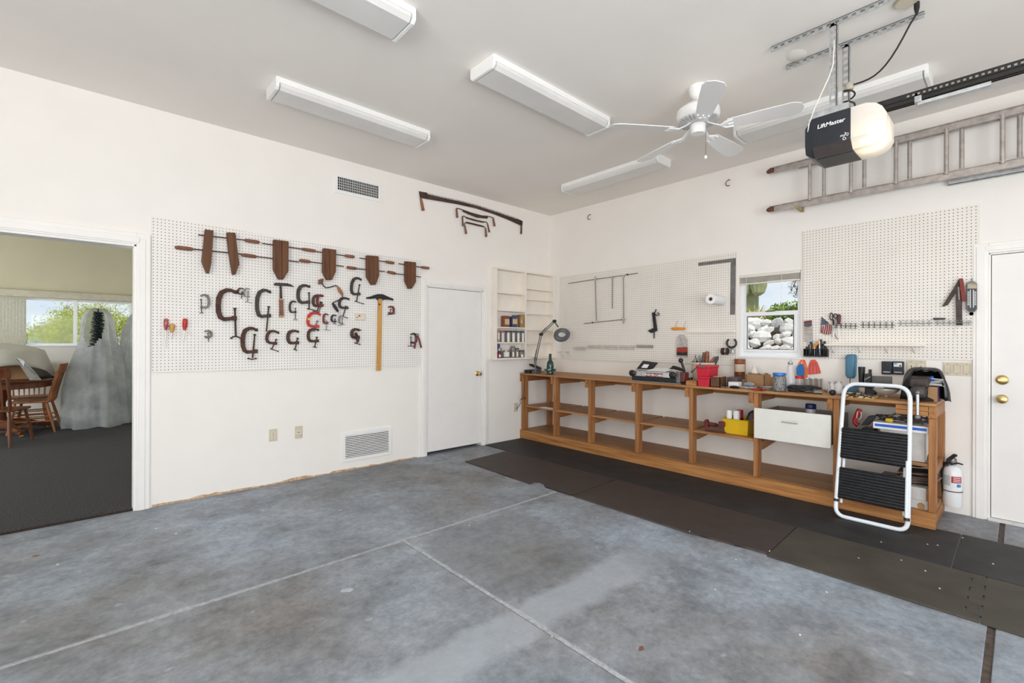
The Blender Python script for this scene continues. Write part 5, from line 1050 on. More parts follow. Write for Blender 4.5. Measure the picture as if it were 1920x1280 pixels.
for (a, b, rr, mt_, lab, cat) in tools:
    A_, B_ = B(*a, 0.20), B(*b, 0.20); d = B_-A_; M().tube([A_-d*0.4, A_, A_+d*0.5, B_], [rr*0.8, rr*0.9, rr, rr*0.8], 10).build('wooden_tool', mt_, None, label=lab, cat=cat)
random.seed(5); sm_ = M()
for i in range(16):
    x = 1296+random.uniform(0, 22); a = B(x, 680, 0.2+random.uniform(-0.08, 0.08)); b = B(x+random.uniform(-3, 4), 680-random.uniform(3, 14), 0.2+random.uniform(-0.08, 0.08)); sm_.tube([a-UP*0.03, b], 0.0035, 5); sm_.ball(b, 0.007, 6)
sm_.build('drill_bits', grey_m, None, label='thin grey bits and small tools bristling from the left of the bucket', cat='tools', kind='stuff')
# --- red boxes etc
def two_tone_box(name, label, cat, xl, xm, xr_, yb, yt, z0=ZT, mt=redp_m, lid=True, off=None):
    p = Z(xl, yb, z0); off = off or -p.x; L0 = B(xl, yb, off); R0 = B(xm, yb, off); h = B(xl, yt, off).z-z0
    # depth from the right edge pixel
    d = ray(xr_, yb); k = (R0.y-CAM.y)/d.y; dep = max(0.05, CAM.x+d.x*k-R0.x)
    lo, hi = (L0.x, R0.y, z0), (L0.x+dep, L0.y, z0+h); r = T(name, label, cat, ctr(lo, hi))
    vs = []
    for z, s in ((z0, 0.94), (z0+h*0.78, 1.0)):
        cx, cy = (lo[0]+hi[0])/2, (lo[1]+hi[1])/2; vs.append([(cx+(lo[0]-cx)*s, cy+(lo[1]-cy)*s, z), (cx+(hi[0]-cx)*s, cy+(lo[1]-cy)*s, z), (cx+(hi[0]-cx)*s, cy+(hi[1]-cy)*s, z), (cx+(lo[0]-cx)*s, cy+(hi[1]-cy)*s, z)])
    M().add(vs[0]+vs[1], [(3, 2, 1, 0), (4, 5, 6, 7)]+[(i, (i+1) % 4, (i+1) % 4+4, i+4) for i in range(4)]).build('body', mt, r, bevel=0.004)
    if lid: M().box((lo[0]-0.006, lo[1]-0.006, z0+h*0.78), (hi[0]+0.006, hi[1]+0.006, z0+h)).build('lid', mt, r, bevel=0.005)
    return r, lo, hi
r1_, lo1, hi1 = two_tone_box('plastic_box', 'red plastic box with a lid, lower of the two stacked on the bench', 'box', 1308, 1329.5, 1338, 723.5, 705)
off1 = -lo1[0]
r2_, lo2, hi2 = two_tone_box('plastic_box', 'red plastic box with a faded side, stacked on top of the other', 'box', 1305.5, 1328.5, 1347, 704.5, 684.5, z0=hi1[2]+0.0005, off=off1)
M().box((lo2[0]-0.008, B(1323, 688, off1).y, hi2[2]-0.022), (lo2[0]-0.006, B(1311, 688, off1).y, hi2[2]-0.008)).build('label_strip', mat('green_label', (0.10, 0.12, 0.09), 0.6), r2_, smooth=False)
boxthing('wooden_block', 'flat orange brown wooden box left of the lower red box', 'box', 1286, 1305.5, 722.5, 713, 0.22, benchY)
boxthing('black_tray', 'black tray with a grey edge behind the flat wooden box', 'tray', 1295, 1306, 712, 707, 0.12, black_m)
lo, hi = fb(1331, 1350, 725, 706, 0.30); bb_ = T('metal_box', 'open rusty brown metal box on the bench right of the red boxes', 'box', ctr(lo, hi)); brm = mat('rusty_box', (0.12, 0.055, 0.03), 0.6, 0.3, var=0.35, scale=15)
t_ = 0.006; x0, y0, z0 = lo; x1, y1, z1 = hi; x1 = x0+0.14
yR2 = B(1367, 720, -x1).y
m_ = M().box((x0, y0, z0), (x0+t_, y1, z1)).box((x1-t_, y0, z0), (x1, y1, z1)).box((x0, y0, z0), (x1, y0+t_, z1)).box((x0, y1-t_, z0), (x1, y1, z1)).box((x0, y0, z0), (x1, y1, z0+t_)); m_.build('walls', brm, bb_, smooth=False)
x2 = x1+0.012; M().box((x2-0.004, y0-0.10, z0), (x2+0.12, y0-0.002, z1-0.005)).build('metal_box', mat('grey_metal_box', (0.10, 0.085, 0.08), 0.5, 0.3, var=0.2, scale=15), None, bevel=0.003, label='grey metal box beside the rusty brown box', cat='box')
pl_ = M(); random.seed(8)
for i in range(7): c = Vector((x0+0.03+random.random()*0.08, y0+0.02+random.random()*(y1-y0-0.04), z1-0.004)); pl_.obox(c, (0.03, 0.01, 0.004), (-0.004, 0.012, 0), (0, 0, 0.003))
pl_.build('wood_scraps', mat('pale_wood', (0.62, 0.45, 0.22), 0.6), None, smooth=False, label='pale wooden scraps on top of the rusty box', cat='wood scraps', kind='stuff')
r = 0.052; p = Vector((-0.062, B(1387, 700, 0.062).y, ZT)); h = B(1387, 673, 0.09).z-ZT; cf = T('coffee_tin', 'tall brown printed tin with a cream label standing under the window', 'tin', p)
M().lathe([(r, 0), (r, h-0.03), (r*1.02, h-0.028), (r*1.02, h)], p, UP, 24).build('body', mat('tin_print', (0.17, 0.055, 0.025), 0.4, var=0.5, scale=25), cf)
def wrap(p, r, z0, z1, a0, a1, mt, parent, name='label_sheet', n=10):
    m = M(); vs = [(p[0]+(r+0.0008)*math.cos(a0+(a1-a0)*i/n), p[1]+(r+0.0008)*math.sin(a0+(a1-a0)*i/n), p[2]+z) for z in (z0, z1) for i in range(n+1)]
    m.add(vs, [(i, i+1, n+2+i, n+1+i) for i in range(n)]); return m.build(name, mt, parent)
cam_a = math.atan2(CAM.y-p.y, CAM.x-p.x)
wrap(p, r, h*0.50, h*0.80, cam_a-1.1, cam_a+1.1, mat('tin_cream', (0.60, 0.50, 0.38), 0.5, var=0.12, scale=60), cf)
wrap(p, r, h*0.86, h*0.99, cam_a-1.3, cam_a+1.3, mat('tin_orange', (0.42, 0.12, 0.04), 0.5, var=0.2, scale=60), cf, 'orange_band')
wrap(p, r, h*0.02, h*0.22, cam_a-1.3, cam_a+1.3, mat('tin_tan', (0.60, 0.38, 0.22), 0.5, var=0.25, scale=60), cf, 'tan_band')
# cardboard boxes
def open_box(name, label, xl, xm, yb, yt, depth, mt=card_m, z0=ZT):
    lo, hi = fb(xl, xm, yb, yt, depth, z0); x0, y0, z0 = lo; x1, y1, z1 = hi; t = 0.004; m = M()
    m.box((x0, y0, z0), (x0+t, y1, z1)).box((x1-t, y0, z0), (x1, y1, z1)).box((x0, y0, z0), (x1, y0+t, z1)).box((x0, y1-t, z0), (x1, y1, z1)).box((x0, y0, z0), (x1, y1, z0+t))
    m.prism([(x0, y0, z1), (x0-0.02, y0, z1+0.015), (x0-0.02, y1, z1+0.015), (x0, y1, z1)], (0.003, 0, 0.001)) if False else None
    return m.build(name, mt, None, smooth=False, label=label, cat='box'), lo, hi
b1, lo, hi = open_box('cardboard_box', 'larger open cardboard box under the window, holding a white cone', 1399, 1433, 724.5, 701.5, 0.17)
lo_a, hi_a = lo, hi
b2_, lo, hi = open_box('cardboard_box', 'smaller orange brown cardboard box left of the jar of screws', 1434, 1456, 724.5, 706, 0.20, mat('cardboard_dark', (0.33, 0.16, 0.06), 0.8, var=0.15))
M().box((lo_a[0]+0.02, lo[1]-0.01, ZT), (lo_a[0]+0.02, lo[1]-0.01, ZT)) if False else None
p = Vector(((lo_a[0]+hi_a[0])/2, B(1414, 700, -(lo_a[0]+hi_a[0])/2).y, hi_a[2]-0.03)); M().lathe([(0.040, 0), (0.040, 0.02), (0.030, 0.06), (0.004, 0.125)], p, UP, 14, sx=0.6).build('paper_cone', mat('ivory_paper', (0.76, 0.72, 0.63), 0.6), None, label='ivory paper cone standing in the larger cardboard box', cat='paper cone')
st = M(); random.seed(12)
for i in range(12):
    c = Vector((random.uniform(lo_a[0]+0.02, hi_a[0]-0.02), random.uniform(lo_a[1]+0.02, hi_a[1]-0.02), hi_a[2]-0.005+random.uniform(0, 0.012))); st.obox(c, (0.02, 0.008, 0.002), (-0.005, 0.016, 0), (0, 0, 0.006))
st.build('box_clutter', mat('clutter_brown', (0.26, 0.17, 0.08), 0.7, var=0.5, scale=60), None, smooth=False, label='brown odds and ends heaped in the larger cardboard box', cat='clutter', kind='stuff')
cl = M()
for i in range(9):
    c = Vector((random.uniform(lo[0]+0.02, hi[0]-0.02), random.uniform(lo[1]+0.02, hi[1]-0.02), hi[2]-0.002)); cl.ball(c, 0.02, 8, sz=0.6)
cl.build('bulbs', mat('milky', (0.75, 0.75, 0.72), 0.3), None, label='white rounded bits heaped in the smaller cardboard box', cat='clutter', kind='stuff')
boxthing('small_box', 'small glossy white box at the bench edge below the coffee tin', 'box', 1365.5, 1384, 726, 715.5, 0.09, paper_m)
lo, hi = fb(1367, 1383, 729.5, 723.5, 0.05); M().ball(((lo[0]+hi[0])/2, (lo[1]+hi[1])/2, ZT+0.012), 0.05, 16, sx=0.6, sy=0.95, sz=0.3).build('black_pad', black_m, None, label='black oval pad lying in front of the small white box', cat='pad')
lo, hi = fb(1384, 1413, 728, 718, 0.12)
ba = T('blister_pack', 'silver tools in clear bags lying between the white box and the cardboard box', 'bagged tools', ctr(lo, hi))
M().prism([(lo[0], lo[1], ZT+0.002), (lo[0]+0.03, hi[1], ZT+0.002), (hi[0], hi[1]-0.02, ZT+0.002), (hi[0], lo[1]+0.01, ZT+0.002)], (0, 0, 0.018)).build('bag', mat('silver_bag', (0.42, 0.43, 0.44), 0.3, 0.2, var=0.5, scale=60), ba, bevel=0.006)
M().ball(((lo[0]+hi[0])/2+0.03, hi[1]-0.06, ZT+0.035), 0.05, 12, sx=0.7, sy=1.1, sz=0.5).build('bundle', mat('silver_wrap', (0.36, 0.37, 0.40), 0.25, 0.5, var=0.5, scale=60), ba)
lo, hi = fb(1346, 1364, 727, 724, 0.06); m_ = M()
for i in range(5): c = Vector((lo[0]+random.uniform(0, 0.05), lo[1]+(hi[1]-lo[1])*i/4, ZT+0.006)); m_.ball(c, 0.012, 8, sz=0.5)
m_.build('loose_fittings', steel_m, None, label='loose silver fittings in front of the grey metal box', cat='fittings', kind='stuff')
# red pliers
def pliers(label, pts1, pts2, mt, z=ZT+0.012, rad=0.010):
    r = T('pliers', label, 'pliers', Z(*pts1[0], ZT)); 
    for pts in (pts1, pts2): M().tube([Z(x, y, z) for x, y in pts], [rad*0.7]+[rad]*(len(pts)-1), 8).build('handle', mt, r)
    a = Z(*pts1[0], z); d = (a-Z(*pts1[1], z)).normalized(); M().tube([a, a+d*0.05], [0.011, 0.004], 8).build('jaw', iron_m, r)
pliers('red handled pliers lying at the bench edge before the cardboard boxes', [(1422, 730), (1416, 730.5), (1411, 729)], [(1422, 730.5), (1429, 731.5), (1434, 729)], red_m)
p = Z(1445, 731.5, ZT)+Vector((0.05, 0.04, 0)); M().lathe([(0.04, 0), (0.052, 0.004), (0.056, 0.024), (0.058, 0.026), (0.054, 0.026), (0.048, 0.008)], p, UP, 24).build('dish', galv_m, None, label='shallow round steel dish left of the jar of screws', cat='dish')
# jar of screws
p, r, h = rnd(1465, 734, 22, 699); r = 0.055
sj = T('screw_jar', 'large glass jar packed with screws under a blue lid at the bench edge', 'jar', p); scm = mat('screws', (0.30, 0.30, 0.30), 0.35, 0.6, var=0.95, scale=110, bump=1.0)
M().lathe([(r*0.9, 0.004), (r*0.97, 0.02), (r*0.97, h-0.045), (r*0.8, h-0.025)], p, UP, 26).build('screws', scm, sj)
M().lathe([(r*0.95, 0), (r*1.0, 0.012), (r*1.01, h-0.045), (r*0.86, h-0.022)], p, UP, 26).build('glass', mat('thin_glass', (0.9, 0.92, 0.93), 0.05, trans=0.95, alpha=0.22, ior=1.1), sj)
M().lathe([(r*0.90, h-0.022), (r*0.94, h-0.020), (r*0.94, h-0.002), (r*0.90, h)], p, UP, 26).build('lid', mat('bright_blue', (0.015, 0.16, 0.60), 0.35), sj)
p, r, h = rnd(1484, 729, 12, 676); r = 0.030
cb_ = T('clear_bottle', 'slender clear bottle with a silver cap beside the jar of screws', 'bottle', p); clr = mat('clear_plastic', (0.80, 0.80, 0.82), 0.12, var=0.05, scale=30, alpha=0.55, coat=0.3)
M().lathe([(r*1.3, 0), (r*1.35, 0.01), (r*1.3, h*0.45), (r*0.9, h*0.6), (r*0.8, h*0.8), (r*0.5, h*0.88)], p, UP, 20).build('body', clr, cb_)
M().lathe([(r*0.55, h*0.86), (r*0.7, h*0.88), (r*0.7, h*0.95), (r*0.3, h*0.96), (r*0.2, h*1.05)], p, UP, 16).build('cap', galv_m, cb_)
wrap(p, r*1.33, h*0.05, h*0.22, cam_a-1.2, cam_a+1.2, mat('pale_blue', (0.45, 0.62, 0.75), 0.5), cb_)
p, r, h = rnd(1502, 727, 16, 704.5); r = 0.040
rj = T('red_lid_jar', 'clear jar with a bright red lid behind the black tangle of tools', 'jar', p)
M().lathe([(r*0.95, 0), (r, 0.01), (r, h*0.72), (r*0.9, h*0.8)], p, UP, 20).build('body', clr, rj)
M().lathe([(r*0.98, h*0.78), (r*1.04, h*0.8), (r*1.04, h*0.98), (r*0.98, h)], p, UP, 20).build('lid', mat('bright_red', (0.65, 0.03, 0.03), 0.35), rj)
# hanging red scoops and blue bag
def flat(name, label, cat, pts, off, mt, th=0.006, group=None, P=B, N_=NB, bevel=0.001):
    return M().prism([P(x, y, off) for x, y in pts], N_*th).build(name, mt, None, bevel=bevel, label=label, cat=cat, group=group)
redt = mat('translucent_red', (0.85, 0.10, 0.06), 0.35, var=0.06)
def hang(name, label, cat, pts, off, mt, parts=(), P=B, N_=NB, th=0.006, group=None):
    r = T(name, label, cat, P(pts[0][0], max(q[1] for q in pts), off), group); M().prism([P(x, y, off) for x, y in pts], N_*th).build('body', mt, r, bevel=0.001)
    for nm, kind, data, mm, w_ in parts:
        m = M()
        if kind == 'tube': m.tube([P(x, y, off+th+0.002) for x, y in data], w_, 6)
        else: m.prism([P(x, y, off+th) for x, y in data], N_*w_)
        m.build(nm, mm, r, smooth=(kind == 'tube'))
    return r
dkred = mat('scoop_edge', (0.30, 0.03, 0.03), 0.5)
hang('fly_swatter', 'ribbed red plastic swatter head pinned to the wall, right of its twin', 'fly swatter', [(1514, 700), (1514.5, 690), (1518, 680), (1521, 675), (1528, 674), (1533, 679), (1537, 690), (1539, 697), (1538.5, 700), (1519, 702), (1516, 702)], 0.004, mat('swatter_red', (0.75, 0.14, 0.11), 0.4), 
     [('rib', 'tube', [(1521, 679), (1518, 690), (1519, 701)], dkred, 0.0015), ('rib', 'tube', [(1525, 679), (1524, 690), (1524.5, 701)], dkred, 0.0015), ('rib', 'tube', [(1528, 679), (1531, 690), (1532, 700)], dkred, 0.0015), ('rib', 'tube', [(1531, 679), (1535, 690), (1537, 699.5)], dkred, 0.0015), ('neck', 'prism', [(1519, 679), (1521, 674.5), (1528, 674), (1531, 678.5)], redt, 0.004)], group='red swatters pinned below the right pegboard')
hang('fly_swatter', 'orange red plastic swatter head hung behind the blue pouch', 'fly swatter', [(1495, 688), (1498, 679), (1502, 674.5), (1509, 674), (1513, 684), (1514.5, 698), (1514, 708), (1508, 707), (1498, 704)], 0.004, mat('swatter_orange', (0.80, 0.20, 0.08), 0.4), [('neck', 'prism', [(1500, 677), (1502, 674.5), (1509, 674), (1511, 679)], redt, 0.004)], group='red swatters pinned below the right pegboard')
hang('blue_pouch', 'shiny blue pointed pouch hanging over the orange swatter', 'pouch', [(1494.5, 703), (1494, 690), (1497, 685), (1503.5, 681.5), (1507, 685), (1509, 692), (1508, 704)], 0.018, mat('shiny_blue', (0.02, 0.18, 0.50), 0.2, var=0.2, coat=0.5), [('tie', 'tube', [(1503, 682), (1504.5, 676)], white_m, 0.002)], th=0.02)
# steel cups
for i, (xc, yb, w_, yt, lab) in enumerate(((1516.5, 730, 13, 709, 'stainless steel cup nearest the red lidded jar'), (1527, 730, 13, 709, 'stainless steel cup in the middle of the three'), (1537.5, 730, 12, 710, 'stainless steel cup rightmost of the three'))):
    p, r, h = rnd(xc, yb, w_, yt); r = 0.031; M().lathe([(r*0.85, 0), (r*0.88, 0.004), (r, h-0.006), (r*1.06, h), (r*0.96, h), (r*0.8, 0.01)], p, UP, 24).build('steel_cup', mat('stainless', (0.74, 0.74, 0.75), 0.32, 0.85, var=0.05), None, label=lab, cat='cup', group='steel cups on the bench')
pliers('black handled pliers splayed on the bench right of the jar of screws', [(1500, 731), (1490, 732), (1479, 731)], [(1500, 732), (1508, 732), (1520, 729)], black_m, rad=0.013)
gl = T('heat_gun', 'squat black power tool lying beside the jar of screws', 'power tool', Z(1490, 733, ZT)); p = Z(1491, 733, ZT)+Vector((0.05, 0.03, 0.028)); M().ball(p, 0.038, 14, sx=1.2, sy=1.4, sz=0.7).build('body', black_m, gl); M().tube([p, p+Vector((0.06, -0.13, 0.01)), p+Vector((0.08, -0.2, 0.0))], [0.022, 0.014, 0.01], 10).build('snout', iron2_m, gl)
random.seed(21); tg = M()
for i in range(22):
    x = 1498+random.uniform(0, 22); y = 727+random.uniform(0, 5); c = Z(x, y, ZT+0.010+random.uniform(0, 0.03)); d = Vector((random.uniform(-1, 1), random.uniform(-1, 1), 0.1)).normalized()*0.04; tg.tube([c-d, c+d], 0.005, 6)
tg.build('tool_tangle', iron2_m, None, label='dark tangle of small tools in front of the steel cups', cat='tools', kind='stuff')
for (xc, yb, lab) in ((1518, 737, 'short steel socket lying right of the tool tangle'), (1535, 739, 'grey steel tin lying flat near the bench edge')):
    p = Z(xc, yb, ZT)+Vector((0.02, 0.01, 0.016)); M().lathe([(0.014, -0.03), (0.016, -0.028), (0.016, 0.028), (0.012, 0.03)], p, Vector((0.3, -1, 0)), 14).build('socket', grey_m, None, label=lab, cat='socket')
p = Z(1561, 741, ZT); kb = T('round_knob_tool', 'small tool with a black ball knob and upright pin at the bench edge', 'tool', p); M().ball(p+Vector((0, 0, 0.024)), 0.024, 14).build('knob', iron2_m, kb); M().tube([p+Vector((-0.01, 0.01, 0.04)), p+Vector((-0.015, 0.02, 0.1))], 0.0035, 6).build('pin', steel_m, kb)
for xc, yb, yt, lab in ((1562, 737, 716, 'clear glass jar, left of the two by the blue phone'), (1574, 738, 715, 'clear glass jar, right of the two by the blue phone')):
    p, r, h = rnd(xc, yb, 11, yt); r = 0.032; g_ = T('glass_jar', lab, 'jar', p, 'clear glass jars on the bench'); M().lathe([(r*0.95, 0), (r, 0.01), (r, h*0.72), (r*0.75, h*0.82), (r*0.75, h*0.9)], p, UP, 20).build('body', clr, g_); M().lathe([(r*0.78, h*0.9), (r*0.8, h*0.92), (r*0.8, h)], p, UP, 18).build('rim', galv_m, g_)
random.seed(31); dbz = M()
for i in range(40):
    x = random.uniform(1505, 1640); y = 731+(x-1505)*0.085+random.uniform(-3, 4); c = Z(x, y, ZT+0.004); 
    if c.x > -0.61: dbz.obox(c, (random.uniform(0.004, 0.02), 0.004, 0), (-0.003, 0.006, 0), (0, 0, 0.003))
dbz.build('bench_debris', mat('debris_mix', (0.20, 0.13, 0.08), 0.7, 0.2, var=0.8, scale=50), None, smooth=False, label='small scattered hardware along the right half of the bench top', cat='debris', kind='stuff')
# --- right end of the bench
fo_ = T('yellow_folder', 'bright yellow folder at the bench edge behind the step stool', 'folder', Z(1615, 746, ZT)); q = [Z(x, y, ZT+0.001) for x, y in ((1583, 744), (1638, 748), (1652, 741), (1590, 735))]; M().prism(q, (0, 0, 0.004)).build('cover', mat('yellow_card', (0.80, 0.55, 0.06), 0.6), fo_, smooth=False); q = [Z(x, y, ZT+0.0052) for x, y in ((1587, 743), (1636, 746.5), (1647, 741.5), (1592, 736))]; M().prism(q, (0, 0, 0.003)).build('pages', paper_m, fo_, smooth=False)
tg = M(); random.seed(14)
for i in range(26):
    x = random.uniform(1592, 1636); y = 741+(x-1588)*0.03+random.uniform(-5, 3); c = Z(x, y, ZT+0.018+random.uniform(0, 0.015)); d = Vector((random.uniform(-1, 1), random.uniform(-1, 1), 0.2)).normalized()*random.uniform(0.01, 0.04); tg.tube([c-d, c+d], 0.004, 5)
tg.build('chain_heap', rust_m, None, label='heap of rusty chain and bits on the yellow folder', cat='hardware', kind='stuff')
p = zb(1663, 746, ZT)+Vector((0.09, 0.03, 0)); p.z = B(1663, 722, -p.x).z-0.0
gf = T('funnel', 'cloudy white plastic funnel lying upended at the bench edge', 'funnel', (p.x, p.y, ZT)); fm = mat('cloudy_plastic', (0.58, 0.54, 0.49), 0.3, var=0.15, scale=10)
z_t = B(1663, 722, -p.x).z; rr = 0.085; p.y -= 0.01
M().lathe([(0.008, 0.0), (0.012, 0.012), (0.026, 0.020), (0.065, 0.036), (rr, 0.058), (rr*0.98, 0.078), (rr*0.8, 0.096), (rr*0.5, 0.103)], (p.x, p.y, ZT), UP, 28).build('bowl', fm, gf)
# grinder/press table with black plate
pt_ = T('tool_table', 'black iron tool table with an upright grey plate behind the step stool', 'bench tool', (-0.33, B(1645, 715, 0.33).y, ZT))
q0, q1 = B(1601, 722, 0.42), B(1689, 727, 0.42); zt_ = q0.z-0.0
M().box((-0.44, q1.y, zt_-0.012), (-0.24, q0.y, zt_)).build('table_plate', iron2_m, pt_, bevel=0.003)
q0, q1 = B(1634, 704, 0.33), B(1673, 716, 0.33); M().box((-0.335, q1.y, zt_), (-0.325, q0.y, q0.z)).build('upright_plate', mat('plate_grey', (0.10, 0.10, 0.095), 0.45, 0.3), pt_, bevel=0.004)
q0, q1 = B(1622, 728, 0.34), B(1642, 745, 0.34); M().box((-0.36, q1.y, ZT), (-0.28, q0.y, zt_-0.012)).build('pedestal', iron2_m, pt_, bevel=0.01)
q0, q1 = B(1623, 700, 0.33), B(1634, 716, 0.33); M().box((-0.36, q1.y, zt_), (-0.30, q0.y, q0.z)).build('fence_block', iron2_m, pt_, bevel=0.004); M().box((-0.345, B(1634, 700, 0.33).y, q0.z), (-0.315, B(1629, 700, 0.33).y, q0.z+0.035)).build('post', iron2_m, pt_)
M().tube([B(1621, 712, 0.37), B(1632, 706, 0.37)], 0.006, 8).build('lever', steel_m, pt_); M().tube([B(1640, 727, 0.45), B(1657, 727.5, 0.45)], 0.007, 8).build('pin', steel_m, pt_)
p = Vector((-0.30, B(1615.5, 712, 0.30).y, zt_)); z2 = B(1615, 687.5, 0.30).z; M().lathe([(0.017, 0), (0.020, 0.03), (0.024, z2-zt_-0.01), (0.025, z2-zt_)], p, UP, 18).build('tapered_tube', black_m, None, label='black tapered tube standing on the tool table beside the blue phone', cat='tube')
# vise under a black plastic bag
vs_ = T('bench_vise', 'large iron bench vise half covered by black plastic at the bench end', 'vise', (-0.5, B(1722, 745, 0.5).y, ZT))
yv = B(1722, 730, 0.55).y; zt2 = B(1722, 700, 0.5).z
M().lathe([(0.085, 0), (0.09, 0.012), (0.06, 0.03), (0.05, 0.05)], (-0.42, yv, ZT), UP, 20).build('swivel_base', iron2_m, vs_)
M().box((-0.50, yv-0.045, ZT+0.045), (-0.30, yv+0.045, ZT+0.13)).box((-0.46, yv-0.055, ZT+0.13), (-0.42, yv+0.055, zt2-0.02)).build('fixed_jaw', iron_m, vs_, bevel=0.008)
M().box((-0.60, yv-0.038, ZT+0.03), (-0.47, yv+0.038, ZT+0.12)).box((-0.54, yv-0.055, ZT+0.10), (-0.49, yv+0.055, zt2-0.03)).build('moving_jaw', iron_m, vs_, bevel=0.012)
M().lathe([(0.025, 0), (0.040, 0.02), (0.042, 0.04), (0.02, 0.05)], (-0.60, yv, ZT+0.075), NB, 18).build('screw_head', mat('vise_head', (0.05, 0.048, 0.048), 0.5, 0.4), vs_)
hh = B(1720.5, 737, 0.66), B(1720.5, 782, 0.66); M().tube([(-0.66, hh[0].y, ZT+0.07), (-0.66, hh[0].y, hh[1].z)], 0.010, 12).build('handle', steel_m, vs_); M().ball((-0.66, hh[0].y, hh[1].z), 0.02, 12).build('handle_end', grey_m, vs_)
M().ball((-0.66, hh[0].y, ZT+0.075), 0.016, 10).build('handle_end', grey_m, vs_)
bagm = mat('black_bin_bag', (0.010, 0.010, 0.012), 0.28, var=0.3, scale=6, bump=0.6, spec=0.6)
bg_ = M(); n, k = 40, 12; random.seed(9); vs2 = []; zt3 = zt2+0.035
for i in range(k+1):
    v = i/k; z = ZT+0.002+(zt3-ZT)*(math.sin(v*PI/2)); rad = math.cos(v*PI/2)**0.35 if i < k else 0.02
    for j in range(n):
        a = 2*PI*j/n; w_ = 1+0.05*math.sin(7*a+v*5)+0.03*math.sin(13*a); vs2.append((-0.36+0.135*rad*w_*math.cos(a), yv-0.015+0.125*rad*w_*math.sin(a)*(1.15-0.25*v), z+0.006*math.sin(9*a)))
keep = []
for i in range(k):
    for j in range(n):
        a = 2*PI*(j+0.5)/n; 
        if i < 9 and 2.55 < a < 4.2: continue
        keep.append((i*n+j, i*n+(j+1) % n, (i+1)*n+(j+1) % n, (i+1)*n+j))
bg_.add(vs2, keep+[tuple(k*n+j for j in range(n))]); o_ = bg_.build('plastic_bag', bagm, None, label='crumpled black plastic bag pulled over the bench vise', cat='bag', angle=80); sol = o_.modifiers.new('s', 'SOLIDIFY'); sol.thickness = 0.002
pb = B(1754, 735, 0.40); lo, hi = (-0.46, B(1760, 740, 0.46).y-0.0, ZT), (-0.30, B(1739, 735, 0.46).y, B(1745, 725, 0.46).z)
yb0 = max(lo[1], YR+0.005)
cbx = T('cardboard_box', 'cardboard and purple box stuffed with papers at the right end of the bench', 'box', (-0.38, (yb0+hi[1])/2, ZT)); M().box((lo[0], yb0, ZT), (hi[0], hi[1], hi[2])).build('carton', card_m, cbx, bevel=0.002); M().box((lo[0]-0.001, yb0-0.004, ZT), (lo[0]+0.12, yb0-0.001, hi[2]+0.005)).build('purple_side', mat('purple_card', (0.06, 0.02, 0.08), 0.5), cbx, smooth=False)
pf = M(); random.seed(41)
for i in range(9): c = Vector((lo[0]+0.08, (yb0+hi[1])/2, hi[2]+0.006+0.006*i)); a = random.uniform(-0.4, 0.4); pf.obox(c, (0.06*math.cos(a), 0.06*math.sin(a), random.uniform(-0.012, 0.012)), (-0.045*math.sin(a), 0.045*math.cos(a), random.uniform(-0.01, 0.01)), (0, 0, 0.0008))
pf.build('papers', paper_m, None, smooth=False, label='loose white papers sticking out of the box by the vise', cat='papers', kind='stuff')
c = B(1747, 711, 0.38); M().lathe([(0.010, 0), (0.014, 0.01), (0.012, 0.04), (0.008, 0.045)], c-UP*0.02, UP, 12).build('blue_bottle_top', mat('cap_blue', (0.01, 0.12, 0.75), 0.4), None, label='bright blue cap poking up between the vise bag and the papers', cat='cap')
# --- under the bench: yellow bin and its contents
lo, hi = fb(1357, 1400, 812, 786, 0.20, 0.467); yl_ = B(1354, 785, -lo[0]).y; yr2 = B(1402, 790, -lo[0]).y
bn = T('yellow_bin', 'yellow plastic dish tub on the middle shelf left of the drawer', 'tub', ctr(lo, hi)); ym = mat('yellow_tub', (0.72, 0.46, 0.015), 0.35, var=0.05)
zt4 = B(1375, 787, -lo[0]).z; xa, xb = lo[0]+0.012, lo[0]+0.30
def tub(m, x0, x1, y0, y1, z0, z1, tp=0.9, th=0.005):
    cx, cy = (x0+x1)/2, (y0+y1)/2
    def ring(s, z, o=0): return [(cx+(x0-cx+o)*s, cy+(y0-cy+o)*s, z), (cx+(x1-cx-o)*s, cy+(y0-cy+o)*s, z), (cx+(x1-cx-o)*s, cy+(y1-cy-o)*s, z), (cx+(x0-cx+o)*s, cy+(y1-cy-o)*s, z)]
    rs = [ring(tp, z0), ring(1, z1), ring(1, z1, -0.010), ring(1, z1+0.006, -0.010), ring(1, z1+0.006, th), ring(tp, z0+0.005, th)]
    vs = [p for r in rs for p in r]; fs = [(i*4+j, i*4+(j+1) % 4, (i+1)*4+(j+1) % 4, (i+1)*4+j) for i in range(5) for j in range(4)]+[(3, 2, 1, 0), (20, 21, 22, 23)]
    return m.add(vs, fs)
tub(M(), xa, xb, yr2, yl_, 0.467, zt4, 0.88).build('tub_body', ym, bn, bevel=0.008, seg=3)
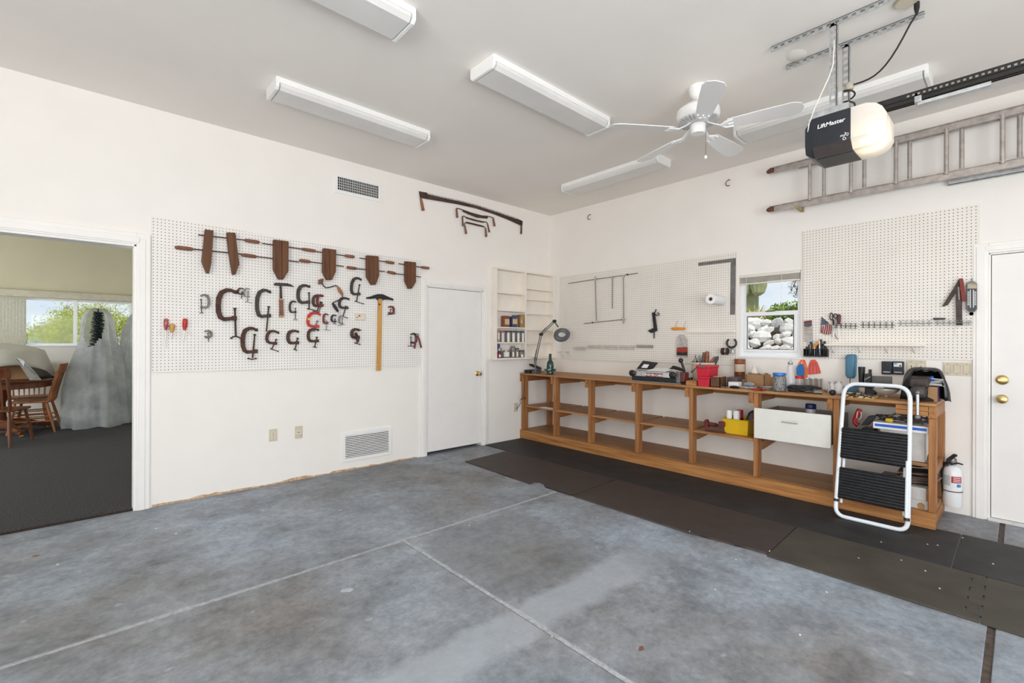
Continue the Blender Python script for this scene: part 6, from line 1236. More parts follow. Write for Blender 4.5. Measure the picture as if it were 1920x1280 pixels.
for k_, (xl, xr2, yt, mt_, lab) in enumerate(((1363.5, 1375, 768.5, paper_m, 'white spray can with a small red mark, left one in the yellow tub'), (1376, 1389.5, 769.5, paper_m, 'white spray can with a small red mark, right one in the yellow tub'), (1383, 1396, 768, mat('red_can', (0.42, 0.02, 0.03), 0.35), 'red and black can behind the white ones in the yellow tub'))):
    off = 0.48 if k_ < 2 else 0.38; a, b = B(xl, 790, off), B(xr2, 790, off); r = abs(a.y-b.y)/2*0.86; c = Vector((-off+r, (a.y+b.y)/2+0.02, 0.475)); h = B(xl, yt, off).z-0.475
    t = T('spray_can', lab, 'spray can', c, None); M().lathe([(r*0.95, 0), (r, 0.005), (r, h-0.01), (r*0.9, h)], c, UP, 22).build('body', mt_, t)
    ca = math.atan2(CAM.y-c.y, CAM.x-c.x)
    if k_ < 2: 
        m = M(); zz = h*0.42; n = 6; a0, a1 = ca-0.55, ca+0.25; vs = [(c.x+(r+0.001)*math.cos(a0+(a1-a0)*i/n+s*0.15), c.y+(r+0.001)*math.sin(a0+(a1-a0)*i/n+s*0.15), c.z+zz+s*0.028) for s in (0, 1) for i in range(n+1)]; m.add(vs, [(i, i+1, n+2+i, n+1+i) for i in range(n)]); m.build('red_mark', redd_m, t)
    else: M().lathe([(r*1.01, h*0.15), (r*1.01, h*0.62)], c, UP, 22).build('black_band', black_m, t)
gt = T('grey_tool_case', 'dark grey handle shaped tool leaning in the right of the yellow tub', 'tool', B(1405, 788, 0.42)); q = [B(x, y, 0.40) for x, y in ((1401, 789), (1407, 772), (1412, 770), (1412, 788))]; M().prism(q, (0.03, 0, 0)).build('body', mat('dark_grey_case', (0.10, 0.10, 0.12), 0.5), gt, bevel=0.004); M().tube([B(1400, 786, 0.43), B(1405, 774, 0.43), B(1412, 770, 0.43)], 0.008, 8).build('grip', black_m, gt)
dk = mat('maroon_paint', (0.12, 0.018, 0.02), 0.45, var=0.2); rv = T('red_clamp_tool', 'small maroon vise like tool lying on the middle shelf beside the yellow tub', 'tool', Z(1337, 803, 0.467))
oo = 0.56; 
def bq(x, y, o=oo): return B(x, y, o)
M().prism([bq(1320, 801), bq(1320, 788), bq(1323, 786), bq(1326, 790), bq(1327, 802)], (0.05, 0, 0)).build('jaw', dk, rv, bevel=0.004)
M().tube([bq(1327, 795)+Vector((0.03, 0, 0)), bq(1340, 797)+Vector((0.03, 0, 0))], 0.020, 12).build('barrel', dk, rv); M().tube([bq(1338, 796)+Vector((0.02, 0, 0)), bq(1347, 799)+Vector((0.02, 0, 0))], 0.010, 8).build('screw', iron2_m, rv)
M().prism([bq(1346, 800), bq(1346.5, 790), bq(1356, 791), bq(1356, 801)], (0.05, 0, 0)).build('rear_jaw', dk, rv, bevel=0.004); z_ = 0.467; y0_, y1_ = bq(1356, 800).y, bq(1320, 800).y; M().box((-0.55, y0_, z_), (-0.50, y1_, z_+0.012)).build('foot', dk, rv, bevel=0.002)
# jar in the drawer
a, b = B(1508, 760, 0.35), B(1530, 762, 0.35); c = Vector((-0.33, (a.y+b.y)/2, dbm+0.028)); r = abs(a.y-b.y)/2*0.9; h = B(1519, 757.5, 0.35).z-c.z
dj = T('blue_lid_jar', 'clear tub with a navy blue lid standing in the open drawer', 'jar', c); M().lathe([(r*0.9, 0), (r*0.95, 0.01), (r*0.95, h-0.05), (r*0.88, h-0.04)], c, UP, 24).build('body', clr, dj); M().lathe([(r, h-0.042), (r*1.02, h-0.04), (r*1.02, h-0.004), (r*0.96, h)], c, UP, 24).build('lid', navy_m, dj)
# right bay contents
rt = T('red_hook_tool', 'bent red plastic tool with a white strap on the right bay shelf', 'tool', (-0.35, B(1605, 795, 0.38).y, 0.467)); M().tube([B(1612, 767, 0.38), B(1608, 776, 0.38), B(1602, 788, 0.38), B(1603, 793, 0.38), B(1609, 797, 0.38)], [0.018, 0.020, 0.014, 0.016, 0.022], 10).build('body', red_m, rt); M().tube([B(1608, 771, 0.40), B(1606, 783, 0.40), B(1610, 787, 0.40), B(1615, 782, 0.40), B(1614, 772, 0.40)], 0.003, 6).build('strap', white_m, rt)
q0 = B(1640, 794, 0.50); lo, hi = (-0.56, B(1741, 810, 0.56).y, 0), (-0.20, B(1637, 798, 0.56).y, 0)
zb_, ztb = B(1690, 808, 0.56).z, B(1690, 795.5, 0.56).z
zbb = B(1730, 856, 0.50).z
wbx = T('white_box', 'tall plain white box on the right bay shelf beside the stool', 'box', (-0.35, hi[1]-0.3, 0.467)); M().box((-0.54, B(1734, 830, 0.54).y, 0.467), (-0.16, B(1650, 830, 0.54).y, zb_-0.001)).build('carton', mat('box_white', (0.62, 0.60, 0.58), 0.7), wbx, bevel=0.002)
bxx = T('tool_box_carton', 'flat white carton with a blue stripe lying on the tall white box', 'box', (-0.4, (lo[1]+hi[1])/2, zb_)); M().box((-0.56, lo[1], zb_), (-0.22, hi[1], ztb)).build('carton', paper_m, bxx, bevel=0.002); M().box((-0.5615, lo[1]+0.01, zb_+0.018), (-0.56, hi[1]-0.01, zb_+0.038)).build('blue_stripe', blue_m, bxx, smooth=False)
cl = T('yellow_screwdriver', 'yellow handled screwdriver lying on the blue striped carton', 'screwdriver', (-0.5, B(1668, 790, 0.5).y, ztb)); a, b = B(1661, 789, 0.50), B(1683, 792, 0.50); a.z = b.z = ztb+0.016; M().tube([a, a.lerp(b, 0.6)], [0.014, 0.016], 10).build('handle', mat('yellow_acetate', (0.75, 0.50, 0.03), 0.25), cl); M().tube([a.lerp(b, 0.6), b+(b-a)*0.6], 0.004, 8).build('shaft', steel_m, cl)
gs = M(); random.seed(17)
for i in range(34):
    y = random.uniform(lo[1]+0.03, hi[1]-0.02); c = Vector((random.uniform(-0.5, -0.28), y, ztb+0.012+random.uniform(0, 0.03))); d = Vector((random.uniform(-0.5, 0.5), random.uniform(-1, 1), random.uniform(-0.1, 0.3))).normalized()*random.uniform(0.02, 0.07); gs.tube([c-d, c+d], random.uniform(0.004, 0.011), 6)
gs.build('tool_pile', mat('pile_mix', (0.14, 0.13, 0.12), 0.45, 0.5, var=0.8, scale=30), None, label='pile of small metal tools on the blue striped carton', cat='tools', kind='stuff')
kk = T('black_case', 'black open case propped left of the blue striped carton', 'case', (-0.48, B(1625, 795, 0.48).y, 0.467)); M().prism([B(x, y, 0.48) for x, y in ((1614, 797), (1628, 780), (1640, 779), (1640, 783), (1628, 797))], (0.05, 0, 0)).build('shell', black_m, kk, bevel=0.004)
M().box((-0.50, B(1640, 795, 0.48).y, 0.467), (-0.36, B(1616, 795, 0.48).y, zb_-0.02)).build('base', black_m, kk, bevel=0.006)
for k_, (ya, yb2, lab) in enumerate(((913, 936, 'white box with a torn brown label corner, upper of two under the shelf'), (936, 960, 'white box with a brown round stain, lower of two under the shelf'))):
    z1 = B(1710, ya-0.5, 0.56).z; z0 = 0.1275 if k_ else B(1710, yb2-1.5, 0.56).z+0.001; z1 = B(1735, ya+3 if not k_ else ya+6, 0.56).z
    if k_ == 0: zsp = z0
    bx = T('storage_box', lab, 'box', (-0.4, -4.1, z0 if k_ == 0 else 0.1275), 'white boxes on the bottom shelf'); z1 = z1 if k_ == 0 else zsp-0.001
    M().box((-0.56, B(1743, 940, 0.56).y+0.004, z0), (-0.18, B(1640, 925, 0.56).y, z1)).build('carton', mat('box_white', (0.62, 0.60, 0.58), 0.7), bx, bevel=0.002)
    if k_ == 0: M().box((-0.5612, B(1743, 940, 0.56).y+0.004, z0), (-0.56, B(1736, 940, 0.56).y, z1)).build('torn_label', card_m, bx, smooth=False)
    else:
        cc_ = B(1727, 948, 0.561); M().prism([cc_+Vector((0, 0.022*math.cos(t_)-(0.0 if math.sin(t_) > -0.5 else 0.004), 0.024*math.sin(t_)-(0.012 if math.sin(t_) < -0.7 else 0))) for t_ in [2*PI*i/14 for i in range(14)]], NB*0.001).build('stain', card_m, bx, smooth=False)
zs = B(1735, 913+3, 0.56).z
stf = M(); random.seed(19)
for i in range(10): z = zs+0.006+i*0.009; a = random.uniform(-0.25, 0.25); stf.obox((-0.40, B(1722, 900, 0.45).y+random.uniform(-0.01, 0.02), z), (0.11*math.cos(a), 0.05*math.sin(a), random.uniform(-0.01, 0.01)), (-0.03, 0.10, random.uniform(-0.008, 0.008)), (0, 0, 0.003))
stf.build('paper_stack', mat('magazine_mix', (0.16, 0.11, 0.08), 0.6, var=0.8, scale=12), None, smooth=False, label='untidy stack of brown papers on the white boxes under the shelf', cat='papers', kind='stuff')
c = Vector((-0.36, B(1716, 880, 0.40).y, zs+0.17)); M().ball(c, 0.11, 18, sx=0.9, sy=1.0, sz=0.55).build('cloth_bundle', mat('dark_leather', (0.05, 0.038, 0.035), 0.6, var=0.3, scale=8, bump=0.5), None, label='dark brown folded bag stuffed under the shelf of the right bay', cat='bag')

# ------------------------------------------------------------------ folding step stool
ssm = mat('stool_white_tube', (0.78, 0.83, 0.88), 0.3, var=0.02); rb = 0.0145
ss = T('step_stool', 'folded white step stool with black ribbed treads leaning on the workbench', 'step stool', (-0.74, -3.95, 0.01))
pl0 = Z(1582, 969, 0.026); pr0 = Z(1690, 992, 0.026); xbot = (pl0.x+pr0.x)/2; yl0, yr0 = Z(1567, 955, 0.06).y, Z(1703, 985, 0.06).y
ztop_ = B(1650, 722, 0.645).z; xtop = -0.645
yl1, yr1 = B(1583, 740, 0.645).y, B(1707, 760, 0.645).y
dirv = (Vector((xtop, 0, ztop_))-Vector((xbot, 0, 0.024))).normalized()
yc0, yc1 = (yl0+yr0)/2, (yl1+yr1)/2
def SP(s, z): # s in -1..1 across (1 = +y / left in view), z height
    u = (z-0.024)/(ztop_-0.024); y = (yc0+(yc1-yc0)*u); hw = ((yl0-yr0)/2)*(1-u)+((yl1-yr1)/2)*u; return Vector((xbot+(xtop-xbot)*u, y+s*hw, z))
R_ = 0.10
pts = []
def corner(s0, z0, s1, z1, s2, z2, n=6):
    P0, P1, P2 = SP(s0, z0), SP(s1, z1), SP(s2, z2); return [P0*(1-t)**2+P1*2*t*(1-t)+P2*t*t for t in [i/n for i in range(n+1)]]
hwm = 0.225; rs_ = R_/hwm
loop = corner(1, ztop_-R_, 1, ztop_, 1-rs_, ztop_)+corner(-(1-rs_), ztop_, -1, ztop_, -1, ztop_-R_)+corner(-1, 0.024+0.07, -1, 0.024, -(1-0.07/hwm), 0.024)+corner(1-0.07/hwm, 0.024, 1, 0.024, 1, 0.024+0.07)
M().tube(loop, rb, 14, closed=True).build('frame', ssm, ss)
nrm = Vector((-dirv.z, 0, dirv.x)).normalized()
if nrm.x > 0: nrm = -nrm
for (pys, lab) in ((((1581, 800), (1699, 873)), 'upper'), (((1577, 872), (1695, 950)), 'lower')):
    zt_l = B(1584, pys[0][1], 0.70).z; zb_r = B(1690, pys[1][1], 0.70).z
    zt_, zb_ = zt_l, zb_r
    o = -nrm*0.0 + nrm*0.004
    P = lambda s, z: SP(s, z)+o
    m = M(); c = (P(0, zt_)+P(0, zb_))/2; ay = Vector((0, 0.205, 0)); az = dirv*((zt_-zb_)/2)
    m.obox(c, ay, az, nrm*0.008); trd = m.build('tread', rubber_m, ss, bevel=0.014, seg=3)
    rbm = M(); nr = 11
    for i in range(nr): cc_ = c+az*(-0.9+1.8*i/(nr-1))+nrm*0.010; rbm.tube([cc_-ay*0.965, cc_+ay*0.965], 0.0058, 6)
    rbm.build('ribs', rubber_m, trd, angle=60)
    for s in (-1, 1):
        sc_ = M()
        for t_ in (-0.8, 0.8): sc_.lathe([(0.005, 0), (0.004, 0.003)], c+ay*s*0.98+az*t_+nrm*0.012, nrm, 8)
        sc_.build('rivets', steel_m, trd)
# rear leg frame and stays
m = M(); 
for s in (-1, 1):
    m.tube([SP(s*0.88, 0.12)-nrm*0.03, SP(s*0.88, 0.62)-nrm*0.03], 0.010, 10)
m.tube([SP(0.88, 0.62)-nrm*0.03, SP(-0.88, 0.62)-nrm*0.03], 0.009, 8); m.build('rear_frame', ssm, ss)
m = M(); m.tube([SP(-0.97, 0.10)+nrm*0.017, SP(-0.97, 0.50)+nrm*0.017], 0.011, 10); m.build('side_strut', ssm, ss)
for s, z in ((1, 0.135), (-1, 0.105)): M().tube([SP(s*(1 if s > 0 else 0.98), z-0.01)+(nrm*0.0 if s > 0 else nrm*0.017), SP(s*(1 if s > 0 else 0.98), z+0.01)+(nrm*0.0 if s > 0 else nrm*0.017)], 0.0175, 12).build('foot_collar', black_m, ss)
M().box((xbot-0.016, yr0-0.0, 0.0095), (xbot+0.014, yr0+0.045, 0.012)).build('rubber_foot', black_m, ss)
# ------------------------------------------------------------------ fire extinguisher
feo = 0.10; fc = Vector((-0.10, B(1785.5, 900, 0.10).y, 0)); zb, zt = B(1785, 952, 0.17).z, B(1785, 874, 0.17).z; zb = max(zb, 0.03)
fe = T('fire_extinguisher', 'white fire extinguisher hanging on the wall between bench and side door', 'fire extinguisher', (fc.x, fc.y, zb)); fr_ = 0.058
fw = mat('extinguisher_white', (0.82, 0.83, 0.84), 0.25, var=0.01, coat=0.3); hh_ = zt-zb
M().lathe([(fr_*0.92, 0), (fr_, 0.01), (fr_, hh_-0.06), (fr_*0.88, hh_-0.025), (fr_*0.5, hh_-0.006), (0.02, hh_), (0.02, hh_+0.02)], (fc.x, fc.y, zb), UP, 32).build('cylinder', fw, fe)
M().lathe([(0.024, zt+0.01), (0.026, zt+0.014), (0.026, zt+0.045), (0.016, zt+0.06)], (fc.x, fc.y, 0), UP, 16).build('valve', grey_m, fe)
h1 = B(1775, 872, 0.13), B(1778, 862, 0.13), B(1790, 853, 0.13), B(1795, 854, 0.13); M().ribbon(list(h1), [0.02, 0.024, 0.022, 0.012], Vector((-0.3, 0, 1)).cross(Vector((0, 1, 0))).normalized(), 0.02).build('top_lever', black_m, fe, bevel=0.003)
M().tube([B(1782, 870, 0.13), B(1796, 868, 0.13), B(1806, 871, 0.13)], [0.008, 0.007, 0.005], 8).build('carry_handle', black_m, fe); M().lathe([(0.016, 0), (0.018, 0.004), (0.014, 0.01)], B(1789, 869, 0.12), Vector((-0.8, -0.4, 0)), 16).build('gauge', steel_m, fe)
M().tube([B(1778, 867, 0.14), B(1770, 868, 0.13), B(1767, 876, 0.12), B(1767.5, 900, 0.12), B(1771, 925, 0.12), B(1773, 946, 0.12)], [0.010, 0.011, 0.011, 0.011, 0.012, 0.014], 10).build('hose', black_m, fe)
ca = math.atan2(CAM.y-fc.y, CAM.x-fc.x); pz = Vector((fc.x, fc.y, 0))
zz = lambda py: B(1785, py, 0.16).z
wrap(pz, fr_, zz(905), zz(893), ca-0.1, ca+1.05, mat('label_red', (0.42, 0.02, 0.03), 0.4), fe, 'red_label')
wrap(pz, fr_, zz(911), zz(892), ca-1.15, ca-0.2, mat('label_text', (0.50, 0.50, 0.51), 0.6, var=0.5, scale=260, stretch=(0.2, 0.2, 3)), fe, 'instruction_label')
wrap(pz, fr_, zz(912.5), zz(907), ca+0.45, ca+0.95, mat('label_blue', (0.04, 0.24, 0.55), 0.4, var=0.6, scale=200), fe, 'blue_logo')
for k_ in range(3): wrap(pz, fr_+0.0006, zz(895.8+k_*3.3)-0.001, zz(895.8+k_*3.3)+0.0035, ca+0.1, ca+0.9, whtx, fe, 'label_line')
M().lathe([(fr_+0.0015, zz(922.5)), (fr_+0.003, zz(922.5)), (fr_+0.003, zz(921)), (fr_+0.0015, zz(921))], pz, UP, 32).build('strap', black_m, fe)
M().box((-0.036, fc.y-0.02, zb+0.05), (0, fc.y+0.02, zt)).build('wall_bracket', black_m, fe)
# ------------------------------------------------------------------ right wall: pegboards and what hangs there
def pegB(label, corners):
    P = [B(x, y, 0.004) for x, y in corners]; return M().prism([(-0.006, p.y, p.z) for p in P], (-0.008, 0, 0)).build('pegboard', pegB_m, None, smooth=False, org=(0, 0, 0), label=label, cat='pegboard')
pegB('long cream pegboard above the left half of the workbench', [(1052, 519), (1381, 473), (1380, 684), (1052, 674)])
pegB('tall cream pegboard between the small window and the side door', [(1506, 434), (1837, 383), (1834, 675), (1506, 671)])
HB = 0.03
def c6(x, y): return (1040+x/5.333, 470+y/5.333)
def c3_(x, y): return (1500+x/5.333, 560+y/5.333)
def bp(pts, o=HB, f=None): return [B(*(f(*p) if f else p), o) for p in pts]
fr2 = T('rod_frame', 'rectangular frame of thin grey rods with joint clips on the long pegboard', 'rod frame', B(*c6(550, 730), HB)); rodm = mat('rod_grey', (0.20, 0.19, 0.18), 0.5, 0.6)
for pts in ([(135, 327), (405, 285), (690, 245), (830, 223)], [(405, 255), (418, 710)], [(578, 265), (576, 578)], [(687, 245), (690, 730)], [(293, 727), (700, 685)]): M().tube(bp(pts, HB, c6), 0.0045, 7).build('rod', rodm, fr2)
for x, y in ((407, 285), (687, 255), (420, 705), (688, 685), (578, 265)): M().tube(bp([(x, y-14), (x, y+16)], HB, c6), 0.011, 8).build('joint_clip', galv_m, fr2)
for x, y in ((728, 237), (379, 717)): M().ball(B(*c6(x, y), HB), 0.012, 8).build('stop', iron2_m, fr2)
sq = T('framing_square', 'large dull steel framing square at the top right of the long pegboard', 'framing square', B(*c6(1780, 638), 0.02))
M().prism(bp([(1437, 120), (1812, 72), (1803, 638), (1755, 638), (1762, 112), (1438, 152)], 0.018, c6), NB*0.003).build('blade', mat('square_steel', (0.20, 0.19, 0.19), 0.4, 0.7, var=0.3, scale=12), sq, smooth=False)
w_ = B(1353.5, 563.5, 0.02); pt = T('paper_towel', 'roll of white paper towel sticking straight out of the long pegboard', 'paper towel', w_)
rr = 0.052; L_ = 0.27; M().lathe([(0.020, 0), (rr, 0), (rr, L_), (0.020, L_), (0.020, 0)], w_, NB, 32).build('roll', mat('towel_white', (0.86, 0.86, 0.86), 0.9, var=0.02, bump=0.1), pt)
o_ = [o for o in pt.children if o.name.startswith('roll')][0]; bm0 = bmesh.new(); bm0.from_mesh(o_.data); bmesh.ops.delete(bm0, geom=[f for f in bm0.faces if len(f.verts) > 8], context='FACES'); bm0.to_mesh(o_.data); bm0.free()
M().lathe([(0.0195, 0), (0.0195, L_-0.004)], w_, NB, 20).build('core', mat('core_brown', (0.10, 0.055, 0.04), 0.9), pt); M().tube([w_+Vector((0.015, 0, 0)), w_+NB*(L_+0.004)], 0.005, 8).build('peg_rod', iron2_m, pt)
kt = T('iron_bracket_tool', 'black iron bracket tool with a hooked top hung on the long pegboard', 'tool', B(*c6(995, 875), 0.03))
M().prism(bp([(982, 620), (1003, 615), (1030, 800), (972, 822), (940, 797), (998, 772)], 0.022, c6), NB*0.025).build('arm', iron2_m, kt, bevel=0.002)
M().prism(bp([(990, 640), (1000, 640), (1002, 875), (988, 875)], 0.018, c6), NB*0.006).build('blade', grey_m, kt, smooth=False)
M().tube(bp([(985, 622), (1003, 615), (1015, 585)], 0.035, c6), 0.007, 8).build('hook', iron2_m, kt); M().tube(bp([(1003, 630), (1020, 648), (1045, 640), (1042, 622), (1025, 622)], 0.035, c6), 0.006, 8).build('ring', iron2_m, kt)
ob = T('orange_bar', 'orange yellow plastic bar hung on two wire hooks', 'bar', B(*c6(1240, 790), 0.03)); M().prism(bp([(1170, 772), (1180, 765), (1310, 765), (1311, 785), (1300, 790), (1185, 792), (1170, 785)], 0.024, c6), NB*0.02).build('bar', orange_m, ob, bevel=0.003)
for x in (1212, 1297): M().tube([B(*c6(x+15, 690), 0.006), B(*c6(x+15, 715), 0.02), B(*c6(x, 730), 0.035), B(*c6(x, 768), 0.035)], 0.0025, 6).build('hook', galv_m, ob)
bgm = mat('poly_bag', (0.62, 0.58, 0.55), 0.15, var=0.2, scale=20, alpha=0.55, coat=0.4)
pb_ = T('parts_bag', 'clear plastic bag with a black and red header card on the long pegboard', 'bag', B(*c6(1275, 1065), 0.02))
M().prism(bp([(1225, 870), (1260, 835), (1300, 840), (1335, 890), (1333, 1065), (1218, 1062), (1220, 960)], 0.022, c6), NB*0.018).build('bag', bgm, pb_, bevel=0.003); M().prism(bp([(1223, 967), (1328, 962), (1328, 1048), (1221, 1045)], 0.041, c6), NB*0.002).build('card', mat('card_black', (0.03, 0.015, 0.015), 0.4), pb_, smooth=False)
M().prism(bp([(1225, 970), (1326, 966), (1326, 1008), (1280, 1015), (1224, 1010)], 0.0432, c6), NB*0.001).build('red_panel', mat('card_red', (0.34, 0.03, 0.02), 0.4, var=0.3, scale=60), pb_, smooth=False); M().tube(bp([(1255, 870), (1280, 900), (1300, 955)], 0.042, c6), 0.006, 6).build('tool_in_bag', galv_m, pb_)
rl_ = M(); a, b = B(*c6(1315, 815), 0.045), B(*c6(1805, 803), 0.045); rl_.box((-0.05, b.y, a.z-0.006), (-0.014, a.y, a.z+0.006)); rl_.build('shelf_strip', shelfwhite_m, None, bevel=0.002, label='thin cream ledge screwed along the long pegboard under the paper towel', cat='ledge')
hs = T('spring_clip_holder', 'dark horseshoe shaped spring clip at the right end of the long pegboard', 'clip', B(*c6(1770, 970), 0.03)); cc_ = B(*c6(1768, 922), 0.05); M().tube(arc(cc_, 0.048, 2.2, 7.2, 16, (0, -1, 0), UP), 0.011, 8).build('ring', iron_m, hs); M().tube([cc_-UP*0.045, B(*c6(1768, 990), 0.04), B(*c6(1768, 990), 0.01)], 0.008, 8).build('stem', galv_m, hs)
cn = T('strap_can', 'dark cylinder with a silver band held in a bracket on the long pegboard', 'can', B(*c6(1705, 1045), 0.06)); c = B(*c6(1705, 1005), 0.07); M().lathe([(0.036, 0), (0.038, 0.008), (0.038, 0.06), (0.034, 0.066)], c+Vector((0, 0.035, 0)), (0, -1, 0), 22).build('cylinder', mat('maroon_dark', (0.05, 0.02, 0.02), 0.5), cn); M().lathe([(0.040, 0.042), (0.040, 0.052)], c+Vector((0, 0.035, 0)), (0, -1, 0), 22).build('band', steel_m, cn); M().box((-0.06, B(*c6(1792, 1010), 0.05).y, c.z-0.025), (-0.015, B(*c6(1770, 1010), 0.05).y, c.z+0.02)).build('bracket', steel_m, cn, bevel=0.004)
# wire tool racks
def rack(label, x0, y0, x1, y1, n, mt, f, hgt=26, o=0.02, group='wire tool racks on the right wall'):
    a, b = B(*f(x0, y0), 0.02), B(*f(x1, y1), 0.02); r = T('tool_rack', label, 'tool rack', (a+b)/2, group); m = M(); m.tube([a, b], 0.0028, 6); m.tube([a+NB*0.022, b+NB*0.022], 0.0022, 6)
    m.build('bar', mt, r); hz = abs(B(*f(x0, y0+hgt), 0.02).z-a.z); m = M(); w = (b-a).length/n*0.32; d = (b-a).normalized()
    for i in range(n):
        c = a.lerp(b, (i+0.5)/n)
        for z in (hz, -hz): m.tube([c-d*w+UP*z, c-d*w+UP*z+NB*0.02, c+d*w+UP*z+NB*0.02, c+d*w+UP*z], 0.0016, 5)
        m.tube([c+UP*hz, c-UP*hz], 0.0022, 5)
    m.build('clips', mt, r); return r
lwm = mat('light_wire', (0.50, 0.48, 0.44), 0.4, 0.5)
rack('pale wire tool rack strip, leftmost on the long pegboard', 190, 978, 318, 978, 7, lwm, c6, 14); rack('pale wire tool rack strip, second from the left on the long pegboard', 330, 962, 475, 962, 8, lwm, c6, 16)
rack('pale wire tool rack strip, third from the left on the long pegboard', 485, 963, 630, 966, 8, lwm, c6, 18); rack('pale wire tool rack strip, fourth from the left on the long pegboard', 645, 966, 803, 970, 8, lwm, c6, 18); rack('darker wire tool rack strip nearest the iron bracket tool', 818, 955, 988, 958, 9, rodm, c6, 14)
rack('dark wire rack strip holding the scissors and screwdriver', 340, 268, 580, 272, 5, iron2_m, c3_, 24); rack('dark wire rack strip with six wide clips on the right pegboard', 605, 262, 952, 262, 6, iron2_m, c3_, 28); rack('bright wire rack strip left of the black bar', 980, 245, 1322, 245, 6, galv_m, c3_, 24); rack('bright wire rack strip behind the folding tool', 1345, 242, 1722, 240, 6, galv_m, c3_, 22)
for i, (x, lab) in enumerate(((35, 'long single wire hook, leftmost on the long pegboard'), (110, 'long single wire hook just right of the leftmost one'))):
    a = B(*c6(x+65, 1012), 0.008); M().tube([a, B(*c6(x, 1012), 0.02), B(*c6(x+12, 1025), 0.06), B(*c6(x+52, 1055), 0.12)], 0.0028, 6).build('wire_hook', galv_m, None, label=lab, cat='hook', group='long wire hooks on the long pegboard')
# right pegboard items
fl_ = T('small_flag', 'small striped flag with a dark star field hung on the right pegboard', 'flag', B(*c3_(265, 360), HB))
M().prism(bp([(217, 180), (318, 262), (320, 300), (300, 360), (245, 355), (210, 340), (207, 262)], 0.022, c3_), NB*0.002).build('cloth', mat('flag_white', (0.60, 0.55, 0.52), 0.8), fl_, smooth=False)
for k_, (a, b) in enumerate((((207, 275), (214, 345)), ((222, 262), (232, 350)), ((246, 264), (250, 354)), ((270, 235), (246, 352)))): pass
for p0_, p1_, w in (((214, 268), (211, 335), 10), ((236, 270), (222, 345), 11), ((262, 256), (240, 354), 12), ((282, 240), (262, 358), 12), ((300, 254), (284, 358), 12), ((315, 268), (303, 352), 9)):
    M().ribbon(bp([p0_, p1_], 0.0255, c3_), w/5.333*0.0046*1.0, NB, 0.001).build('stripe', mat('flag_red', (0.25, 0.05, 0.05), 0.8), fl_, smooth=False)
M().prism(bp([(217, 182), (280, 232), (264, 262), (208, 260)], 0.0245, c3_), NB*0.0025).build('canton', mat('flag_navy', (0.045, 0.05, 0.09), 0.8), fl_, smooth=False)
sp = M(); 
for i in range(4):
    for j in range(3+i % 2): q = B(*c3_(216+j*15+(i % 2)*4, 206+i*15), 0.0275); sp.obox(q, (0.0003, 0, 0), (0, 0.002, 0), (0, 0, 0.002))
sp.build('stars', whtx, fl_, smooth=False); M().tube(bp([(218, 178), (206, 345)], 0.024, c3_), 0.002, 6).build('staff', handle_m, fl_)
sc_ = T('scissors', 'black handled scissors hanging point down beside the flag', 'scissors', B(*c3_(335, 400), HB))
for cx_, cy_, rx, ry in ((314, 177, 15, 36), (355, 172, 17, 22)): M().tube([B(*c3_(cx_+rx*math.cos(t_), cy_+ry*math.sin(t_)), 0.034) for t_ in [2*PI*i/18 for i in range(18)]], 0.0042, 7, closed=True).build('finger_loop', black_m, sc_)
M().ribbon(bp([(338, 195), (337, 250), (332, 300), (325, 382)], 0.034, c3_), [0.018, 0.016, 0.010, 0.003], NB, 0.004).build('blade', steel_m, sc_); M().ribbon(bp([(334, 205), (336, 262)], 0.036, c3_), 0.014, NB, 0.006).build('shank', black_m, sc_)
M().ribbon(bp([(337, 330), (336, 360), (334, 392)], 0.036, c3_), [0.014, 0.014, 0.003], NB, 0.006).build('pencil', paper_m, None, label='pale pointed pencil tucked beside the scissors', cat='pencil'); M().tube(bp([(342, 350), (378, 408)], 0.036, c3_), 0.0035, 6).build('brass_pencil', mat('brown_pencil', (0.24, 0.13, 0.09), 0.5), None, label='thin brown pencil slanting below the scissors', cat='pencil')
screwdriver('brown handled screwdriver racked beside the scissors', c3_(388, 155), c3_(388, 258), c3_(386, 372), mat('brown_grip', (0.10, 0.03, 0.025), 0.45), 0.0165, P=B, off=0.036, group=None)
M().box((-0.105, B(*c3_(1235, 460), 0.10).y, B(*c3_(700, 468), 0.10).z-0.002), (-0.014, B(*c3_(243, 460), 0.10).y, B(*c3_(700, 452), 0.10).z)).build('wall_shelf', shelfwhite_m, None, bevel=0.002, label='narrow cream wooden shelf on the right pegboard', cat='shelf')
for i, x in enumerate((305, 573, 843, 1113)): a = B(*c3_(x, 484), 0.10); b = B(*c3_(x+32, 545), 0.008); M().tube([a, b], 0.0028, 6).build('shelf_brace', galv_m, None, label='thin wire brace under the narrow shelf, %s from the left' % ('first', 'second', 'third', 'fourth')[i], cat='brace', group='wire braces under the narrow shelf')
# black tool holder full of drivers
th_ = T('tool_holder', 'black slotted tool holder at the left of the right pegboard', 'tool holder', B(*c3_(158, 575), 0.04)); a, b = B(*c3_(42, 570), 0.05), B(*c3_(276, 578), 0.05)
M().box((-0.065, b.y, a.z-0.006), (-0.016, a.y, a.z+0.006)).build('tray', black_m, th_); zt5 = B(*c3_(150, 502), 0.05).z
M().box((-0.065, b.y, zt5-0.004), (-0.016, a.y, zt5+0.002)).build('top_bar', black_m, th_)
for i in range(9): y = a.y+(b.y-a.y)*i/8; M().box((-0.065, y-0.002, a.z), (-0.016, y+0.002, zt5)).build('divider', black_m, th_)
random.seed(23); tl = [(62, 480, black_m), (85, 460, black_m), (100, 455, grey_m), (118, 428, iron2_m), (145, 478, steel_m), (165, 450, black_m), (182, 460, iron2_m), (200, 420, galv_m), (213, 405, black_m), (232, 450, black_m), (250, 425, iron2_m), (262, 480, black_m)]
